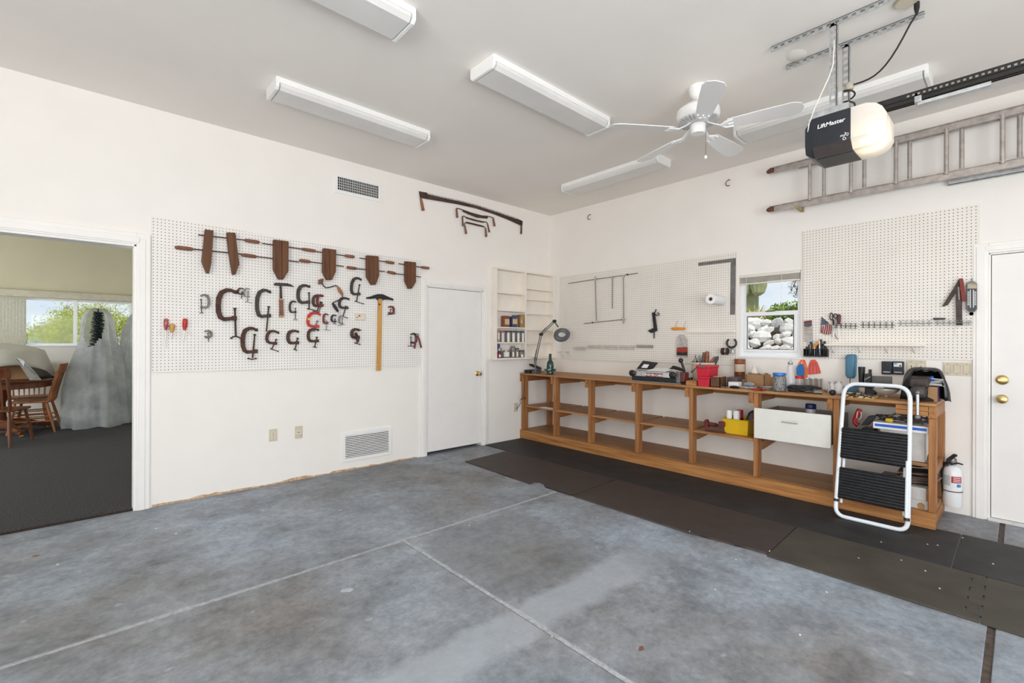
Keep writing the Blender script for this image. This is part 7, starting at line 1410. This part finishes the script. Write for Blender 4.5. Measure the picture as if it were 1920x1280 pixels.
ords = ('first', 'second', 'third', 'fourth', 'fifth', 'sixth', 'seventh', 'eighth', 'ninth', 'tenth', 'eleventh', 'last')
for i, (x, yt, mt_) in enumerate(tl):
    s_ = random.uniform(-8, 8); M().tube([B(*c3_(x, 566), 0.04), B(*c3_(x+s_*0.5, 500), 0.04), B(*c3_(x+s_, yt), 0.04)], [0.004, 0.008, 0.010], 8).build('driver', mt_, None, label='small %s hand tool in the black tool holder, %s from the left' % ({'black_plastic': 'black', 'grey_steel': 'grey', 'dark_iron': 'dark', 'black_iron': 'charcoal', 'bright_steel': 'silver', 'galvanised_steel': 'pale grey'}[mt_.name], ords[i]), cat='hand tool', group='small tools in the black tool holder')
M().tube(bp([(128, 498), (152, 470), (178, 440), (190, 424)], 0.06, c3_), [0.006, 0.010, 0.010, 0.004], 8).build('yellow_knife', orange_m, None, label='yellow and black utility knife slanting in the tool holder', cat='knife')
pbg = T('parts_bag', 'clear hanging bag of red and white parts at the far left of the right pegboard', 'bag', B(*c3_(80, 430), 0.02)); M().prism(bp([(40, 225), (120, 215), (132, 420), (100, 445), (52, 430)], 0.016, c3_), NB*0.014).build('bag', bgm, pbg, bevel=0.002); M().prism(bp([(42, 222), (118, 214), (118, 236), (42, 244)], 0.031, c3_), NB*0.002).build('red_header', redd_m, pbg, smooth=False); M().prism(bp([(44, 244), (118, 238), (117, 268), (90, 285), (46, 278)], 0.031, c3_), NB*0.004).build('dark_contents', mat('dark_blue_bits', (0.08, 0.09, 0.13), 0.4, var=0.7, scale=90), pbg, smooth=False); M().prism(bp([(60, 290), (118, 275), (120, 310), (66, 318)], 0.031, c3_), NB*0.003).build('tan_contents', mat('tan_bits', (0.45, 0.37, 0.25), 0.6, var=0.3), pbg, smooth=False)
M().prism(bp([(1330, 196), (1342, 190), (1462, 192), (1450, 208), (1340, 211)], 0.02, c3_), NB*0.018).build('black_bar', black_m, None, bevel=0.003, label='short black bar lying across the bright wire rack', cat='bar')
def c7(x, y): return (1740+x/10.667, 500+y/10.667)
ft = T('folding_tool', 'old brown and red folding tool with an angled arm on the right pegboard', 'tool', B(*c7(625, 1170), 0.03))
M().prism(bp([(565, 330), (620, 330), (685, 700), (685, 1165), (570, 1165), (560, 700)], 0.02, c7), NB*0.02).build('body', mat('old_brown_iron', (0.075, 0.055, 0.05), 0.6, 0.3, var=0.3, scale=20), ft, bevel=0.002)
M().prism(bp([(620, 250), (645, 320), (640, 400), (400, 765), (280, 800), (350, 690), (580, 320)], 0.03, c7), NB*0.012).build('angled_arm', mat('old_brown_iron2', (0.06, 0.045, 0.042), 0.6, 0.3, var=0.3, scale=20), ft, bevel=0.002)
M().prism(bp([(620, 238), (700, 232), (715, 300), (768, 690), (680, 692), (640, 400)], 0.043, c7), NB*0.016).build('red_arm', mat('faded_red', (0.20, 0.028, 0.024), 0.55, var=0.2), ft, bevel=0.002)
M().ribbon(bp([(610, 400), (625, 660)], 0.044, c7), 0.008, NB, 0.002).build('slot', grey_m, ft)
M().prism(bp([(575, 1120), (690, 1120), (690, 1168), (575, 1170)], 0.041, c7), NB*0.003).build('end_plate', iron2_m, ft, smooth=False)
tm = T('thermometer', 'dark twin tube max and min thermometer with a brass bezel on the right pegboard', 'thermometer', B(*c7(870, 980), 0.02)); 
M().prism(bp([(790, 340), (850, 290), (920, 290), (985, 345), (985, 850), (920, 910), (840, 910), (765, 850), (768, 350)], 0.018, c7), NB*0.022).build('case', mat('pewter', (0.16, 0.16, 0.17), 0.4, 0.5), tm, bevel=0.003)
M().prism(bp([(785, 440), (970, 440), (968, 840), (925, 890), (840, 890), (785, 840)], 0.041, c7), NB*0.002).build('dial_plate', mat('dial_black', (0.015, 0.018, 0.025), 0.3), tm, smooth=False)
M().prism(bp([(800, 345), (975, 345), (978, 432), (795, 432)], 0.041, c7), NB*0.003).build('bezel_bars', mat('brass_dull', (0.33, 0.29, 0.20), 0.4, 0.5, var=0.4, scale=200, stretch=(0.1, 0.1, 4)), tm, smooth=False)
for x in (845, 908): M().tube(bp([(x, 460), (x, 815)], 0.045, c7), 0.0028, 6).build('tube', white_m, tm)
for x in (808, 945):
    tk = M()
    for i in range(11): q = B(*c7(x, 500+i*26), 0.0435); tk.obox(q, (0.0003, 0, 0), (0, 0.005, 0), (0, 0, 0.0022))
    tk.build('scale_marks', whtx, tm, smooth=False); M().lathe([(0.012, 0), (0.012, 0.012)], B(*c7(870, 940), 0.02), NB, 14).build('red_knob', redd_m, tm); M().tube([B(*c7(880, 290), 0.03), B(*c7(880, 215), 0.01)], 0.002, 6).build('hanger', galv_m, tm)
wh = B(*c7(580, 1190), 0.02); M().tube([wh, B(*c3_(1562, 318), 0.03), B(*c3_(1560, 372), 0.03), B(*c3_(1580, 374), 0.03)], 0.0022, 6).build('wire_loop', white_m, None, label='small white wire loop hanging below the folding tool', cat='hook')
# phone, dispensers, switches
bl_m = mat('phone_blue', (0.065, 0.19, 0.30), 0.35, var=0.04); ph = T('wall_phone', 'slate blue trimline wall telephone beside the tapered tube', 'telephone', B(1597, 709, 0.02))
def rp(pts, off): return [B(x, y, off) for x, y in pts]
M().prism(rp([(1588, 668), (1591, 664), (1606, 664), (1608, 668), (1606, 703), (1603, 709), (1590, 708), (1588, 703)], 0.0), NB*0.035).build('base', bl_m, ph, bevel=0.006, seg=3)
M().prism(rp([(1586.5, 670), (1589, 664), (1602, 664), (1604, 668), (1602, 704), (1599, 709), (1590, 708), (1586.5, 702)], 0.037), NB*0.035).build('handset', bl_m, ph, bevel=0.012, seg=3)
M().box((-0.36+0.2, B(1597, 730, 0.1).y-0.05, ZT), (-0.06, B(1588, 730, 0.1).y+0.02, ZT+0.05)).build('telephone_base_unit', bl_m, None, bevel=0.01, label='slate blue telephone base standing on the bench below the handset', cat='telephone')
cdm2 = M(); a = B(1594, 709, 0.03); cdm2.tube([a, a-UP*0.03+NB*0.01, a-UP*0.07, a-UP*0.11+NB*0.02], 0.003, 6); cdm2.build('cord', black_m, ph)
for x0_, x1_, lab in ((1653.5, 1673, 'black wall mounted battery charger, left one of the pair'), (1674, 1695, 'black wall mounted charger with a white sticker, right one of the pair')):
    a, b = B(x0_, 677, 0.02), B(x1_, 702 if x0_ < 1660 else 702.5, 0.02); r = T('charger', lab, 'charger', (a+b)/2, 'black chargers on the right wall'); M().box((-0.035, b.y, b.z), (0, a.y, a.z)).build('case', mat('navy_black', (0.014, 0.018, 0.028), 0.35), r, bevel=0.004)
    M().box((-0.0362, b.y+0.012, b.z+0.018), (-0.035, a.y-0.012, b.z+0.024)).build('silver_line', galv_m, r, smooth=False); M().box((-0.037, b.y+0.01, b.z+0.04), (-0.035, a.y-0.01, b.z+0.052)).build('ridge', black_m, r)
    if x0_ > 1660:
        M().box((-0.0362, b.y+0.012, a.z-0.045), (-0.035, a.y-0.008, a.z-0.012)).build('sticker', paper_m, r, smooth=False); M().box((-0.0368, a.y-0.03, a.z-0.026), (-0.0362, a.y-0.010, a.z-0.014)).build('blue_logo', mat('sticker_blue', (0.05, 0.35, 0.65), 0.5), r, smooth=False)
        M().box((-0.0368, b.y+0.016, a.z-0.042), (-0.0362, a.y-0.045, a.z-0.030)).build('black_code', black_m, r, smooth=False)
def switch_plate(label, x0_, x1_, y0_, y1_, n, rocker):
    a, b = B(x0_, y0_, 0.0), B(x1_, y1_, 0.0); r = T('switch_plate', label, 'switch', (a+b)/2); M().box((-0.006, b.y, b.z), (0, a.y, a.z)).build('plate', beige_m, r, bevel=0.0015)
    for i in range(n):
        yc = a.y+(b.y-a.y)*(i+0.5)/n; zc = (a.z+b.z)/2; w = abs(a.y-b.y)/n*0.33
        if rocker: M().box((-0.0068, yc-w-0.0015, zc-0.0345), (-0.006, yc+w+0.0015, zc+0.0345)).build('rocker_gap', mat('gap_brown', (0.25, 0.21, 0.16), 0.6), r, smooth=False); M().prism([(-0.0068, yc-w, zc-0.033), (-0.0068, yc-w, zc+0.033), (-0.011, yc-w, zc+0.033), (-0.008, yc-w, zc-0.033)], (0, 2*w, 0)).build('rocker', beige_m, r, smooth=False)
        else: M().box((-0.0068, yc-w, zc-0.02), (-0.006, yc+w, zc+0.025)).build('recess', cream_m, r, bevel=0.0005); M().box((-0.012, yc-0.0025, zc-0.01), (-0.0068, yc+0.0025, zc+0.012)).build('lever', mat('gap_brown', (0.25, 0.21, 0.16), 0.6), r)
        s_ = M()
        for z in (a.z-0.012, b.z+0.012): s_.lathe([(0.0035, 0), (0.003, 0.0012)], (-0.006, yc, z), NB, 8)
        s_.build('screws', mat('gap_brown', (0.25, 0.21, 0.16), 0.6), r)
switch_plate('beige double plate on the wall partly hidden by the vise bag', 1700, 1736.5, 675, 700, 2, False)
switch_plate('beige triple rocker switch plate left of the side door', 1768, 1821.5, 678.5, 705, 3, True)
# ------------------------------------------------------------------ the next room: dining set and wrapped trees
def chair(label, loc, rz):
    t = T('dining_chair', label, 'chair', (0, 0, 0), 'oak dining chairs round the covered table')
    m = M(); m.prism([(0.22, -0.20, 0.44), (0.22, 0.20, 0.44), (0.10, 0.225, 0.44), (-0.19, 0.20, 0.44), (-0.21, 0, 0.44), (-0.19, -0.20, 0.44), (0.10, -0.225, 0.44)], (0, 0, 0.03)); m.build('seat', oak, t, bevel=0.008)
    for x, y, xb, yb in ((0.17, 0.16, 0.24, 0.21), (0.17, -0.16, 0.24, -0.21), (-0.15, 0.15, -0.25, 0.20), (-0.15, -0.15, -0.25, -0.20)):
        a, b = Vector((x, y, 0.445)), Vector((xb, yb, 0.0)); M().tube([a, a.lerp(b, 0.2), a.lerp(b, 0.5), a.lerp(b, 0.8), b], [0.014, 0.018, 0.021, 0.015, 0.013], 10).build('leg', oak, t)
    for y in (0.185, -0.185):
        M().tube([(-0.205, y, 0.24), (0.205, y, 0.24)], 0.009, 8).build('stretcher', oak, t); M().tube([(-0.215, y, 0.17), (0.215, y, 0.17)], 0.009, 8).build('stretcher', oak, t)
    for x, z in ((0.21, 0.27), (0.222, 0.19), (-0.21, 0.2)): M().tube([(x, -0.185, z), (x, 0.185, z)], 0.009, 8).build('stretcher', oak, t)
    for y in (0.18, -0.18): M().ribbon([(-0.18, y*0.95, 0.46), (-0.21, y, 0.62), (-0.28, y*1.05, 0.90)], [0.045, 0.040, 0.035], (0, 1, 0), 0.022).build('back_post', oak, t, bevel=0.004)
    m = M(); pr = [(-0.285+0.012*math.cos(a_*3), a_*0.232, 0) for a_ in [-1+i/4 for i in range(9)]]
    top = [Vector((-0.30+0.03*(1-abs(y_/0.23)**2)*-1, y_, 1.0-0.0*abs(y_))) for _, y_, _ in pr]; bot = [Vector((p.x+0.03, p.y*0.96, 0.87)) for p in top]
    n = len(top); vs = top+bot+[p+Vector((-0.02, 0, 0)) for p in top+bot]; fs = []
    for i in range(n-1): fs += [(i, i+1, n+i+1, n+i), (2*n+i, 3*n+i, 3*n+i+1, 2*n+i+1), (i, 2*n+i, 2*n+i+1, i+1), (n+i, n+i+1, 3*n+i+1, 3*n+i)]
    fs += [(0, n, 3*n, 2*n), (n-1, 3*n-1, 4*n-1, 2*n-1)]; m.add(vs, fs).build('top_rail', oak, t, bevel=0.003)
    for i in range(5):
        y = -0.11+0.055*i; a, b = Vector((-0.195, y, 0.47)), Vector((-0.285, y*1.1, 0.88)); M().ribbon([a, a.lerp(b, 0.4), a.lerp(b, 0.7), b], [0.012, 0.026, 0.034, 0.016], (1, 0, 0.2), 0.009).build('back_slat', oak, t)
    t.location = loc; t.rotation_euler = (0, 0, rz); return t
def FP(px, D, z=0.0):       # a place in the next room by bearing and distance along the view
    a = (px-960)/CF; F = Vector((math.cos(CTH), math.sin(CTH), 0)); R = Vector((math.sin(CTH), -math.cos(CTH), 0)); q = CAM+F*D+R*a*D; return Vector((q.x, q.y, z))
chair('oak dining chair seen from the side, its back to the wrapped tree', FP(66, 6.85), math.radians(172))
ch2_ = chair('oak dining chair behind the table with its back to the window wall', FP(56, 7.34), math.radians(-85))
ch3_ = chair('dark oak dining chair cut off by the left edge of the photo', FP(2, 5.95), math.radians(70))
for c in ch3_.children:
    c.data.materials[0] = oakd
tb = T('dining_table', 'round dark wood pedestal dining table in the next room', 'table', FP(-4, 6.62)); tc_ = FP(-4, 6.62)
M().lathe([(0.56, 0.745), (0.60, 0.755), (0.605, 0.775), (0.59, 0.785)], (tc_.x, tc_.y, 0), UP, 56).build('table_top', oakd, tb)
M().lathe([(0.54, 0.665), (0.55, 0.67), (0.55, 0.745)], (tc_.x, tc_.y, 0), UP, 48).build('apron', oakd, tb)
M().lathe([(0.12, 0.12), (0.13, 0.16), (0.09, 0.25), (0.08, 0.45), (0.12, 0.55), (0.14, 0.67)], (tc_.x, tc_.y, 0), UP, 24).build('pedestal', oakd, tb)
for k in range(4):
    a = math.radians(-62+90*k); d = Vector((math.cos(a), math.sin(a), 0)); o = Vector((tc_.x, tc_.y, 0)); M().ribbon([o+d*0.08+UP*0.17, o+d*0.3+UP*0.14, o+d*0.50+UP*0.075, o+d*0.60+UP*0.065], [0.12, 0.09, 0.06, 0.055], d.cross(UP), 0.06).build('foot', oakd, tb, bevel=0.01); M().lathe([(0.018, -0.014), (0.02, 0), (0.018, 0.014)], o+d*0.57+UP*0.021, d.cross(UP), 14).build('caster', brass_m, tb)
clm = mat('sheet_cloth', (0.50, 0.485, 0.42), 0.85, var=0.05, scale=8)
n, rws = 40, 9; vs = []; random.seed(6)
for i in range(rws+1):
    u = i/rws
    for j in range(n):
        a = 2*PI*j/n; lobe = 0.5+0.5*math.cos(a*2-0.9)
        if u < 0.55: r = 0.03+0.50*(u/0.55); z = 1.30-0.10*(u/0.55)**2-0.02*math.sin(5*a)*u
        else: v = (u-0.55)/0.45; r = 0.53+0.10*v*(0.4+lobe)+0.02*math.sin(9*a)*v; z = 1.20-(0.20+0.26*lobe)*v
        vs.append((tc_.x-0.06+r*math.cos(a), tc_.y+r*math.sin(a)*0.95, z))
fs = [(i*n+j, i*n+(j+1) % n, (i+1)*n+(j+1) % n, (i+1)*n+j) for i in range(rws) for j in range(n)]+[tuple(range(n))[::-1]]
o_ = M().add(vs, fs).build('dust_sheet', clm, None, label='pale dust sheet draped over things piled on the dining table', cat='sheet', angle=70); o_.modifiers.new('s', 'SOLIDIFY').thickness = 0.003
M().box((tc_.x-0.45, tc_.y-0.25, 0.786), (tc_.x+0.32, tc_.y+0.28, 1.18)).build('covered_carton', card_m, None, bevel=0.01, label='carton standing on the dining table under the dust sheet', cat='box')
fl2 = M(); q = FP(60, 7.2); fl2.prism([FP(28, 6.15, 1.12), FP(44, 6.15, 1.08), FP(70, 6.3, 0.86), FP(76, 6.35, 0.80), FP(56, 6.2, 0.81), FP(42, 6.15, 0.97)], (0.01, 0.02, 0)); fl2.build('sheet_corner', mat('sheet_grey', (0.42, 0.41, 0.40), 0.85), o_, smooth=False)
def plastic_mat():
    m = bpy.data.materials.new('clear_sheeting'); m.use_nodes = True; t = m.node_tree; b = t.nodes['Principled BSDF']; o = t.nodes['Material Output']
    tc = t.nodes.new('ShaderNodeTexCoord'); n1 = noise(t, tc.outputs['Object'], 3.5, 6, 0.6)
    t.links.new(ramp(t, n1, [(0.3, (0.36, 0.40, 0.41)), (0.7, (0.70, 0.72, 0.72))]), b.inputs['Base Color']); b.inputs['Roughness'].default_value = 0.22; b.inputs['Specular IOR Level'].default_value = 0.6
    bp = t.nodes.new('ShaderNodeBump'); bp.inputs['Strength'].default_value = 0.9; bp.inputs['Distance'].default_value = 0.03; n2 = noise(t, tc.outputs['Object'], 7, 7, 0.7); t.links.new(n2, bp.inputs['Height']); t.links.new(bp.outputs[0], b.inputs['Normal'])
    tl = t.nodes.new('ShaderNodeBsdfTranslucent'); tl.inputs[0].default_value = (0.85, 0.88, 0.88, 1); mx = t.nodes.new('ShaderNodeMixShader'); mx.inputs[0].default_value = 0.4; t.links.new(b.outputs[0], mx.inputs[1]); t.links.new(tl.outputs[0], mx.inputs[2])
    tr = t.nodes.new('ShaderNodeBsdfTransparent'); m2 = t.nodes.new('ShaderNodeMixShader'); t.links.new(ramp(t, n1, [(0.35, 0.34), (0.7, 0.14)]), m2.inputs[0]); t.links.new(mx.outputs[0], m2.inputs[1]); t.links.new(tr.outputs[0], m2.inputs[2]); t.links.new(m2.outputs[0], o.inputs[0]); return m
plm = plastic_mat()
def wrapped(label, c, prof, seed, opening=None, cat='covered tree'):
    random.seed(seed); n, rows = 72, 40; ph = [random.uniform(0, 6.28) for _ in range(8)]; vs = []; hh = prof[-1][1]
    def rad(z):
        for (r0, z0), (r1, z1) in zip(prof, prof[1:]):
            if z0 <= z <= z1: u = (z-z0)/(z1-z0); return r0+(r1-r0)*u
        return prof[-1][0]
    for i in range(rows+1):
        z = hh*i/rows; r = rad(z)
        for j in range(n):
            a = 2*PI*j/n; tw = z*0.8
            f = 0.07*math.sin(5*a+ph[0]+tw)+0.045*math.sin(9*a+ph[1]-1.6*tw)+0.03*math.sin(15*a+ph[2]+2*tw)+0.05*math.sin(2*a+ph[3])*math.sin(3*z+ph[4])+0.02*math.sin(23*a+ph[5]-3*tw)
            fold = abs(math.sin(4*a+ph[6]+2.2*z))**0.6*0.10
            rr = r*(1+f)-fold*r; vs.append((c.x+rr*math.cos(a), c.y+rr*math.sin(a), c.z+0.004+z+0.015*math.sin(7*a+z*6)))
    fs = []
    for i in range(rows):
        for j in range(n):
            if opening and opening(i/rows, 2*PI*(j+0.5)/n): continue
            fs.append((i*n+j, i*n+(j+1) % n, (i+1)*n+(j+1) % n, (i+1)*n+j))
    fs.append(tuple(rows*n+j for j in range(n)))
    return M().add(vs, fs).build('plastic_cover', plm, None, label=label, cat='plastic cover', angle=75, group='plastic covers in the next room')
tcn = FP(184, 7.45); acam = math.atan2(CAM.y-tcn.y, CAM.x-tcn.x)
def opn(u, a):
    d = (a-acam+PI) % (2*PI)-PI; mid = -0.38; hw = 0.85 if u > 0.86 else 0.85*max(0, (u-0.66)/0.2)**0.6 if u > 0.66 else 0
    return u < 0.985 and abs(d-mid) < hw
wrapped('crinkled clear plastic sheeting over the tall dark tree by the far window', tcn, [(0.47, 0), (0.45, 0.25), (0.42, 0.6), (0.36, 0.9), (0.31, 1.15), (0.24, 1.35), (0.21, 1.6), (0.175, 1.75), (0.09, 1.84)], 4, opn)
tct = FP(257, 7.9); wrapped('second plastic covered shape half hidden by the doorway edge', tct, [(0.29, 0), (0.28, 0.6), (0.25, 1.1), (0.20, 1.5), (0.10, 1.75), (0.04, 1.83)], 12)
ctm = mat('dark_needles', (0.018, 0.035, 0.032), 0.7, var=0.5, scale=40)
ct = T('artificial_tree', 'tall dark artificial christmas tree standing inside the plastic sheeting', 'artificial tree', tcn)
M().tube([tcn+UP*0.02, tcn+UP*1.86], [0.022, 0.008], 8).build('trunk', mat('tree_trunk', (0.03, 0.028, 0.025), 0.7), ct)
random.seed(2); fo2 = M()
for i in range(230):
    z = 0.25+1.55*(i/230)**0.9; R_1 = 0.20*(1.02-z/1.88)+0.045; a = i*2.39996; d = Vector((math.cos(a), math.sin(a), 0.12)); b = tcn+UP*z; e = b+d*R_1*(0.85+0.3*random.random()); fo2.tube([b, e], [0.010, 0.006], 5)
    for k in range(5): q = b.lerp(e, 0.3+0.16*k); s_ = Vector((-d.y, d.x, 0.3*random.uniform(-1, 1))).normalized()*0.03; fo2.tube([q-s_, q, q+s_], [0.003, 0.006, 0.003], 4)
fo2.build('branches', ctm, ct)
# ------------------------------------------------------------------ outside the far window
def leafy(m, c, r, n, size, rnd_, flat=1.0):
    for _ in range(n):
        d = Vector((rnd_.gauss(0, 1), rnd_.gauss(0, 1), rnd_.gauss(0, 1)*flat)).normalized()*r*rnd_.random()**0.45; p = c+d; u = Vector((rnd_.gauss(0, 1), rnd_.gauss(0, 1), rnd_.gauss(0, 1))).normalized(); v = u.cross(Vector((rnd_.gauss(0, 1), rnd_.gauss(0, 1), rnd_.gauss(0, 1)))).normalized(); s = size*rnd_.uniform(0.6, 1.3)
        m.add([p-u*s, p+v*s*0.4, p+u*s, p-v*s*0.4], [(0, 1, 2, 3)])
pvm = mat('palo_verde_leaf', (0.42, 0.47, 0.03), 0.7, var=0.35, scale=3); pvb = mat('palo_verde_bark', (0.22, 0.25, 0.09), 0.7, var=0.2)
def palo(label, base, h, spread, seed, dens, lean=(0, 0)):
    rr = random.Random(seed); t = T('palo_verde_tree', label, 'tree', base, 'palo verde trees outside the far window'); br = M(); lf = M()
    def grow(p, d, L_, r, k):
        e = p+d*L_; mid = p.lerp(e, 0.5)+Vector((rr.gauss(0, 1), rr.gauss(0, 1), 0))*L_*0.05; br.tube([p, mid, e], [r, r*0.85, r*0.7], 5, caps=False)
        if k >= 3: leafy(lf, e, 0.20, int(26*dens), 0.022, rr); leafy(lf, mid, 0.16, int(16*dens), 0.022, rr)
        if k < 5:
            for _ in range(3 if k < 3 else 2): nd = (d+Vector((rr.gauss(0, 1), rr.gauss(0, 1), rr.gauss(0, 0.6)))*0.55+Vector((lean[0], lean[1], 0))*0.1).normalized(); grow(e, nd, L_*rr.uniform(0.66, 0.86), r*0.62, k+1)
    for _ in range(3): grow(Vector(base), Vector((rr.uniform(-1, 1)*spread, rr.uniform(-1, 1)*spread, 1)).normalized(), h*0.26, 0.055, 0)
    br.build('branches', pvb, t); lf.build('foliage', pvm, t, smooth=False)
palo('yellow green palo verde tree filling the right pane of the far window', (-4.3, 11.4, -0.21), 3.0, 0.6, 3, 1.2)
palo('yellow green palo verde tree behind the window mullion', (-5.15, 13.4, -0.21), 3.2, 0.75, 8, 0.7)
palo('palo verde tree farthest right beyond the far window', (-2.8, 13.6, -0.21), 3.4, 0.9, 15, 1.2)
cb3 = M(); rr = random.Random(4); bc_ = FP(106, 12.5)
for i in range(9): leafy(cb3, bc_+UP*(0.2+0.17*i), 0.26, 170, 0.03, rr)
cb3.build('leafy_shrub', mat('shrub_leaf', (0.26, 0.33, 0.05), 0.7, var=0.4, scale=4), None, smooth=False, label='upright yellow green shrub in the left pane of the far window', cat='shrub')
# ------------------------------------------------------------------ outside the small window
S(M().box((4.5, -9, -0.3), (40, 9, 1.72)), 'terrace', mat('desert_gravel', (0.42, 0.34, 0.26), 0.95), smooth=False)
random.seed(77); rkm = bpy.data.materials.new('pale_stone'); rkm.use_nodes = True; t = rkm.node_tree; b_ = t.nodes['Principled BSDF']; tc = t.nodes.new('ShaderNodeTexCoord')
t.links.new(mix_col(t, math_node(t, 'MULTIPLY', noise(t, tc.outputs['Object'], 9, 6), 0.5), ramp(t, noise(t, tc.outputs['Object'], 1.7, 3), [(0.35, (0.60, 0.57, 0.53)), (0.6, (0.88, 0.86, 0.83))]), (0.30, 0.28, 0.25)), b_.inputs['Base Color']); b_.inputs['Roughness'].default_value = 0.9
rk = M(); rk_root = None
for i in range(12):
    for j in range(24):
        z = 0.35+0.125*i+random.uniform(-0.03, 0.03); y = -3.5+0.19*j+(i % 2)*0.09+random.uniform(-0.05, 0.05); x = 3.45+0.085*i+random.uniform(-0.03, 0.03); r = random.uniform(0.085, 0.145)
        c = Vector((x, y, z)); b0 = len(rk.v); rk.ball(c, r, 8, sx=0.7, sy=random.uniform(0.8, 1.35), sz=random.uniform(0.6, 1.0)); tl_ = random.uniform(-0.6, 0.6)
        for k in range(b0, len(rk.v)):
            d = rk.v[k]-c; d = Vector((d.x, d.y*math.cos(tl_)-d.z*math.sin(tl_), d.y*math.sin(tl_)+d.z*math.cos(tl_))); rk.v[k] = c+d*(1+random.uniform(-0.22, 0.12))
rk.build('stone_bank', rkm, None, label='bank of pale round stones seen through the lower half of the small window', cat='stone bank', angle=12)
S(M().prism([(3.2, -9, -0.3), (4.6, -9, 1.70), (4.6, -9, -0.3)], (0, 18, 0)), 'bank_core', mat('bank_earth', (0.20, 0.16, 0.13), 0.95), smooth=False)
def cactus(m, pts, rs, ribs=12):
    pts = [Vector(p) for p in pts]; n = ribs*4; k = len(pts); vs = []
    for i, p in enumerate(pts):
        for j in range(n): a = 2*PI*j/n; q = rs[i]*(0.93+0.09*abs(math.cos(a*ribs/2))); vs.append(p+Vector((q*math.cos(a), q*math.sin(a), 0)))
    return m.add(vs, [(i*n+j, i*n+(j+1) % n, (i+1)*n+(j+1) % n, (i+1)*n+j) for i in range(k-1) for j in range(n)]+[tuple((k-1)*n+j for j in range(n))])
cg = mat('saguaro_skin', (0.30, 0.34, 0.17), 0.7, var=0.2, scale=5); X_ = 6.0; c0 = B(1410, 586, -X_); c1 = B(1402, 545, -X_+0.0); c2_ = B(1429, 543, -X_)
sg = T('saguaro_cactus', 'grey green saguaro cactus with swollen arms beyond the small window', 'cactus', (X_, c0.y, 1.72))
zt_ = B(1410, 505, -X_).z; cactus(M(), [(X_, c0.y, 1.70), (X_, c0.y, 2.2), (X_, c0.y, zt_), (X_, c0.y, zt_+0.3)], [0.13, 0.13, 0.14, 0.05], 10).build('trunk', cg, sg, angle=25)
for c, s_ in ((c1, 1), (c2_, -1)):
    zz0 = B(1420, 556, -X_).z; cactus(M(), [(X_-0.22, c.y, zz0), (X_-0.22, c.y, zz0+0.06), (X_-0.22, c.y, zz0+0.2), (X_-0.22, c.y, zz0+0.5), (X_-0.22, c.y, zz0+0.8), (X_-0.22, c.y, zz0+0.95)], [0.04, 0.12, 0.165, 0.17, 0.14, 0.04], 11).build('arm', cg, sg, angle=25)
ag = M(); ya = B(1424, 586, -5.2).y
for i in range(26):
    a = 2*PI*i/26+random.uniform(-0.1, 0.1); el = random.uniform(0.5, 1.35); d = Vector((math.cos(a)*math.cos(el), math.sin(a)*math.cos(el), math.sin(el))); L_ = random.uniform(0.36, 0.5); o = Vector((5.0, ya, 1.72)); s_ = d.cross(UP).normalized()
    ag.add([o-s_*0.012, o+d*L_*0.4-s_*0.024, o+d*L_, o+d*L_*0.4+s_*0.024, o+s_*0.012, o+d*L_*0.4+d.cross(s_)*0.012], [(0, 1, 5), (1, 2, 5), (5, 2, 3), (0, 5, 3, 4)])
ag.build('agave', mat('agave_yellow', (0.52, 0.45, 0.13), 0.6, var=0.5, scale=14), None, label='yellow striped agave in front of the saguaro beyond the small window', cat='agave', smooth=False)
sh = M(); rr = random.Random(9); yc = B(1497, 575, -7.5).y; z0 = B(1490, 580, -7.5).z
for i in range(16): leafy(sh, Vector((7.5+rr.uniform(-0.3, 0.3), yc+rr.uniform(-0.55, 0.42), z0+rr.uniform(-0.25, 0.02))), 0.28, 420, 0.05, rr, 0.6)
sh.build('round_bush', mat('bush_green', (0.20, 0.30, 0.05), 0.7, var=0.4, scale=5), None, smooth=False, label='rounded green bush at the right of the small window', cat='bush')
lf2 = M(); rr = random.Random(19); a0 = B(1506, 500, -4.0); tw = M()
for i in range(7):
    e = B(rr.uniform(1476, 1502), rr.uniform(530, 556), -4.0); tw.tube([a0, a0.lerp(e, 0.5)+UP*0.05, e], 0.004, 4); leafy(lf2, e, 0.07, 26, 0.014, rr); leafy(lf2, a0.lerp(e, 0.6), 0.09, 26, 0.014, rr)
hb_ = T('overhanging_branch', 'dark leafy twigs hanging into the top right of the small window view', 'branch', a0); tw.tube([a0, a0+Vector((0.3, -1.5, 0.9))], 0.02, 6); tw.tube([a0+Vector((0.3, -1.5, 0.9)), a0+Vector((0.4, -2.2, -0.9))], 0.03, 6); tw.build('twigs', mat('twig', (0.10, 0.07, 0.05), 0.8), hb_); lf2.build('leaves', mat('dark_leaf', (0.07, 0.08, 0.05), 0.7, var=0.4), hb_, smooth=False)
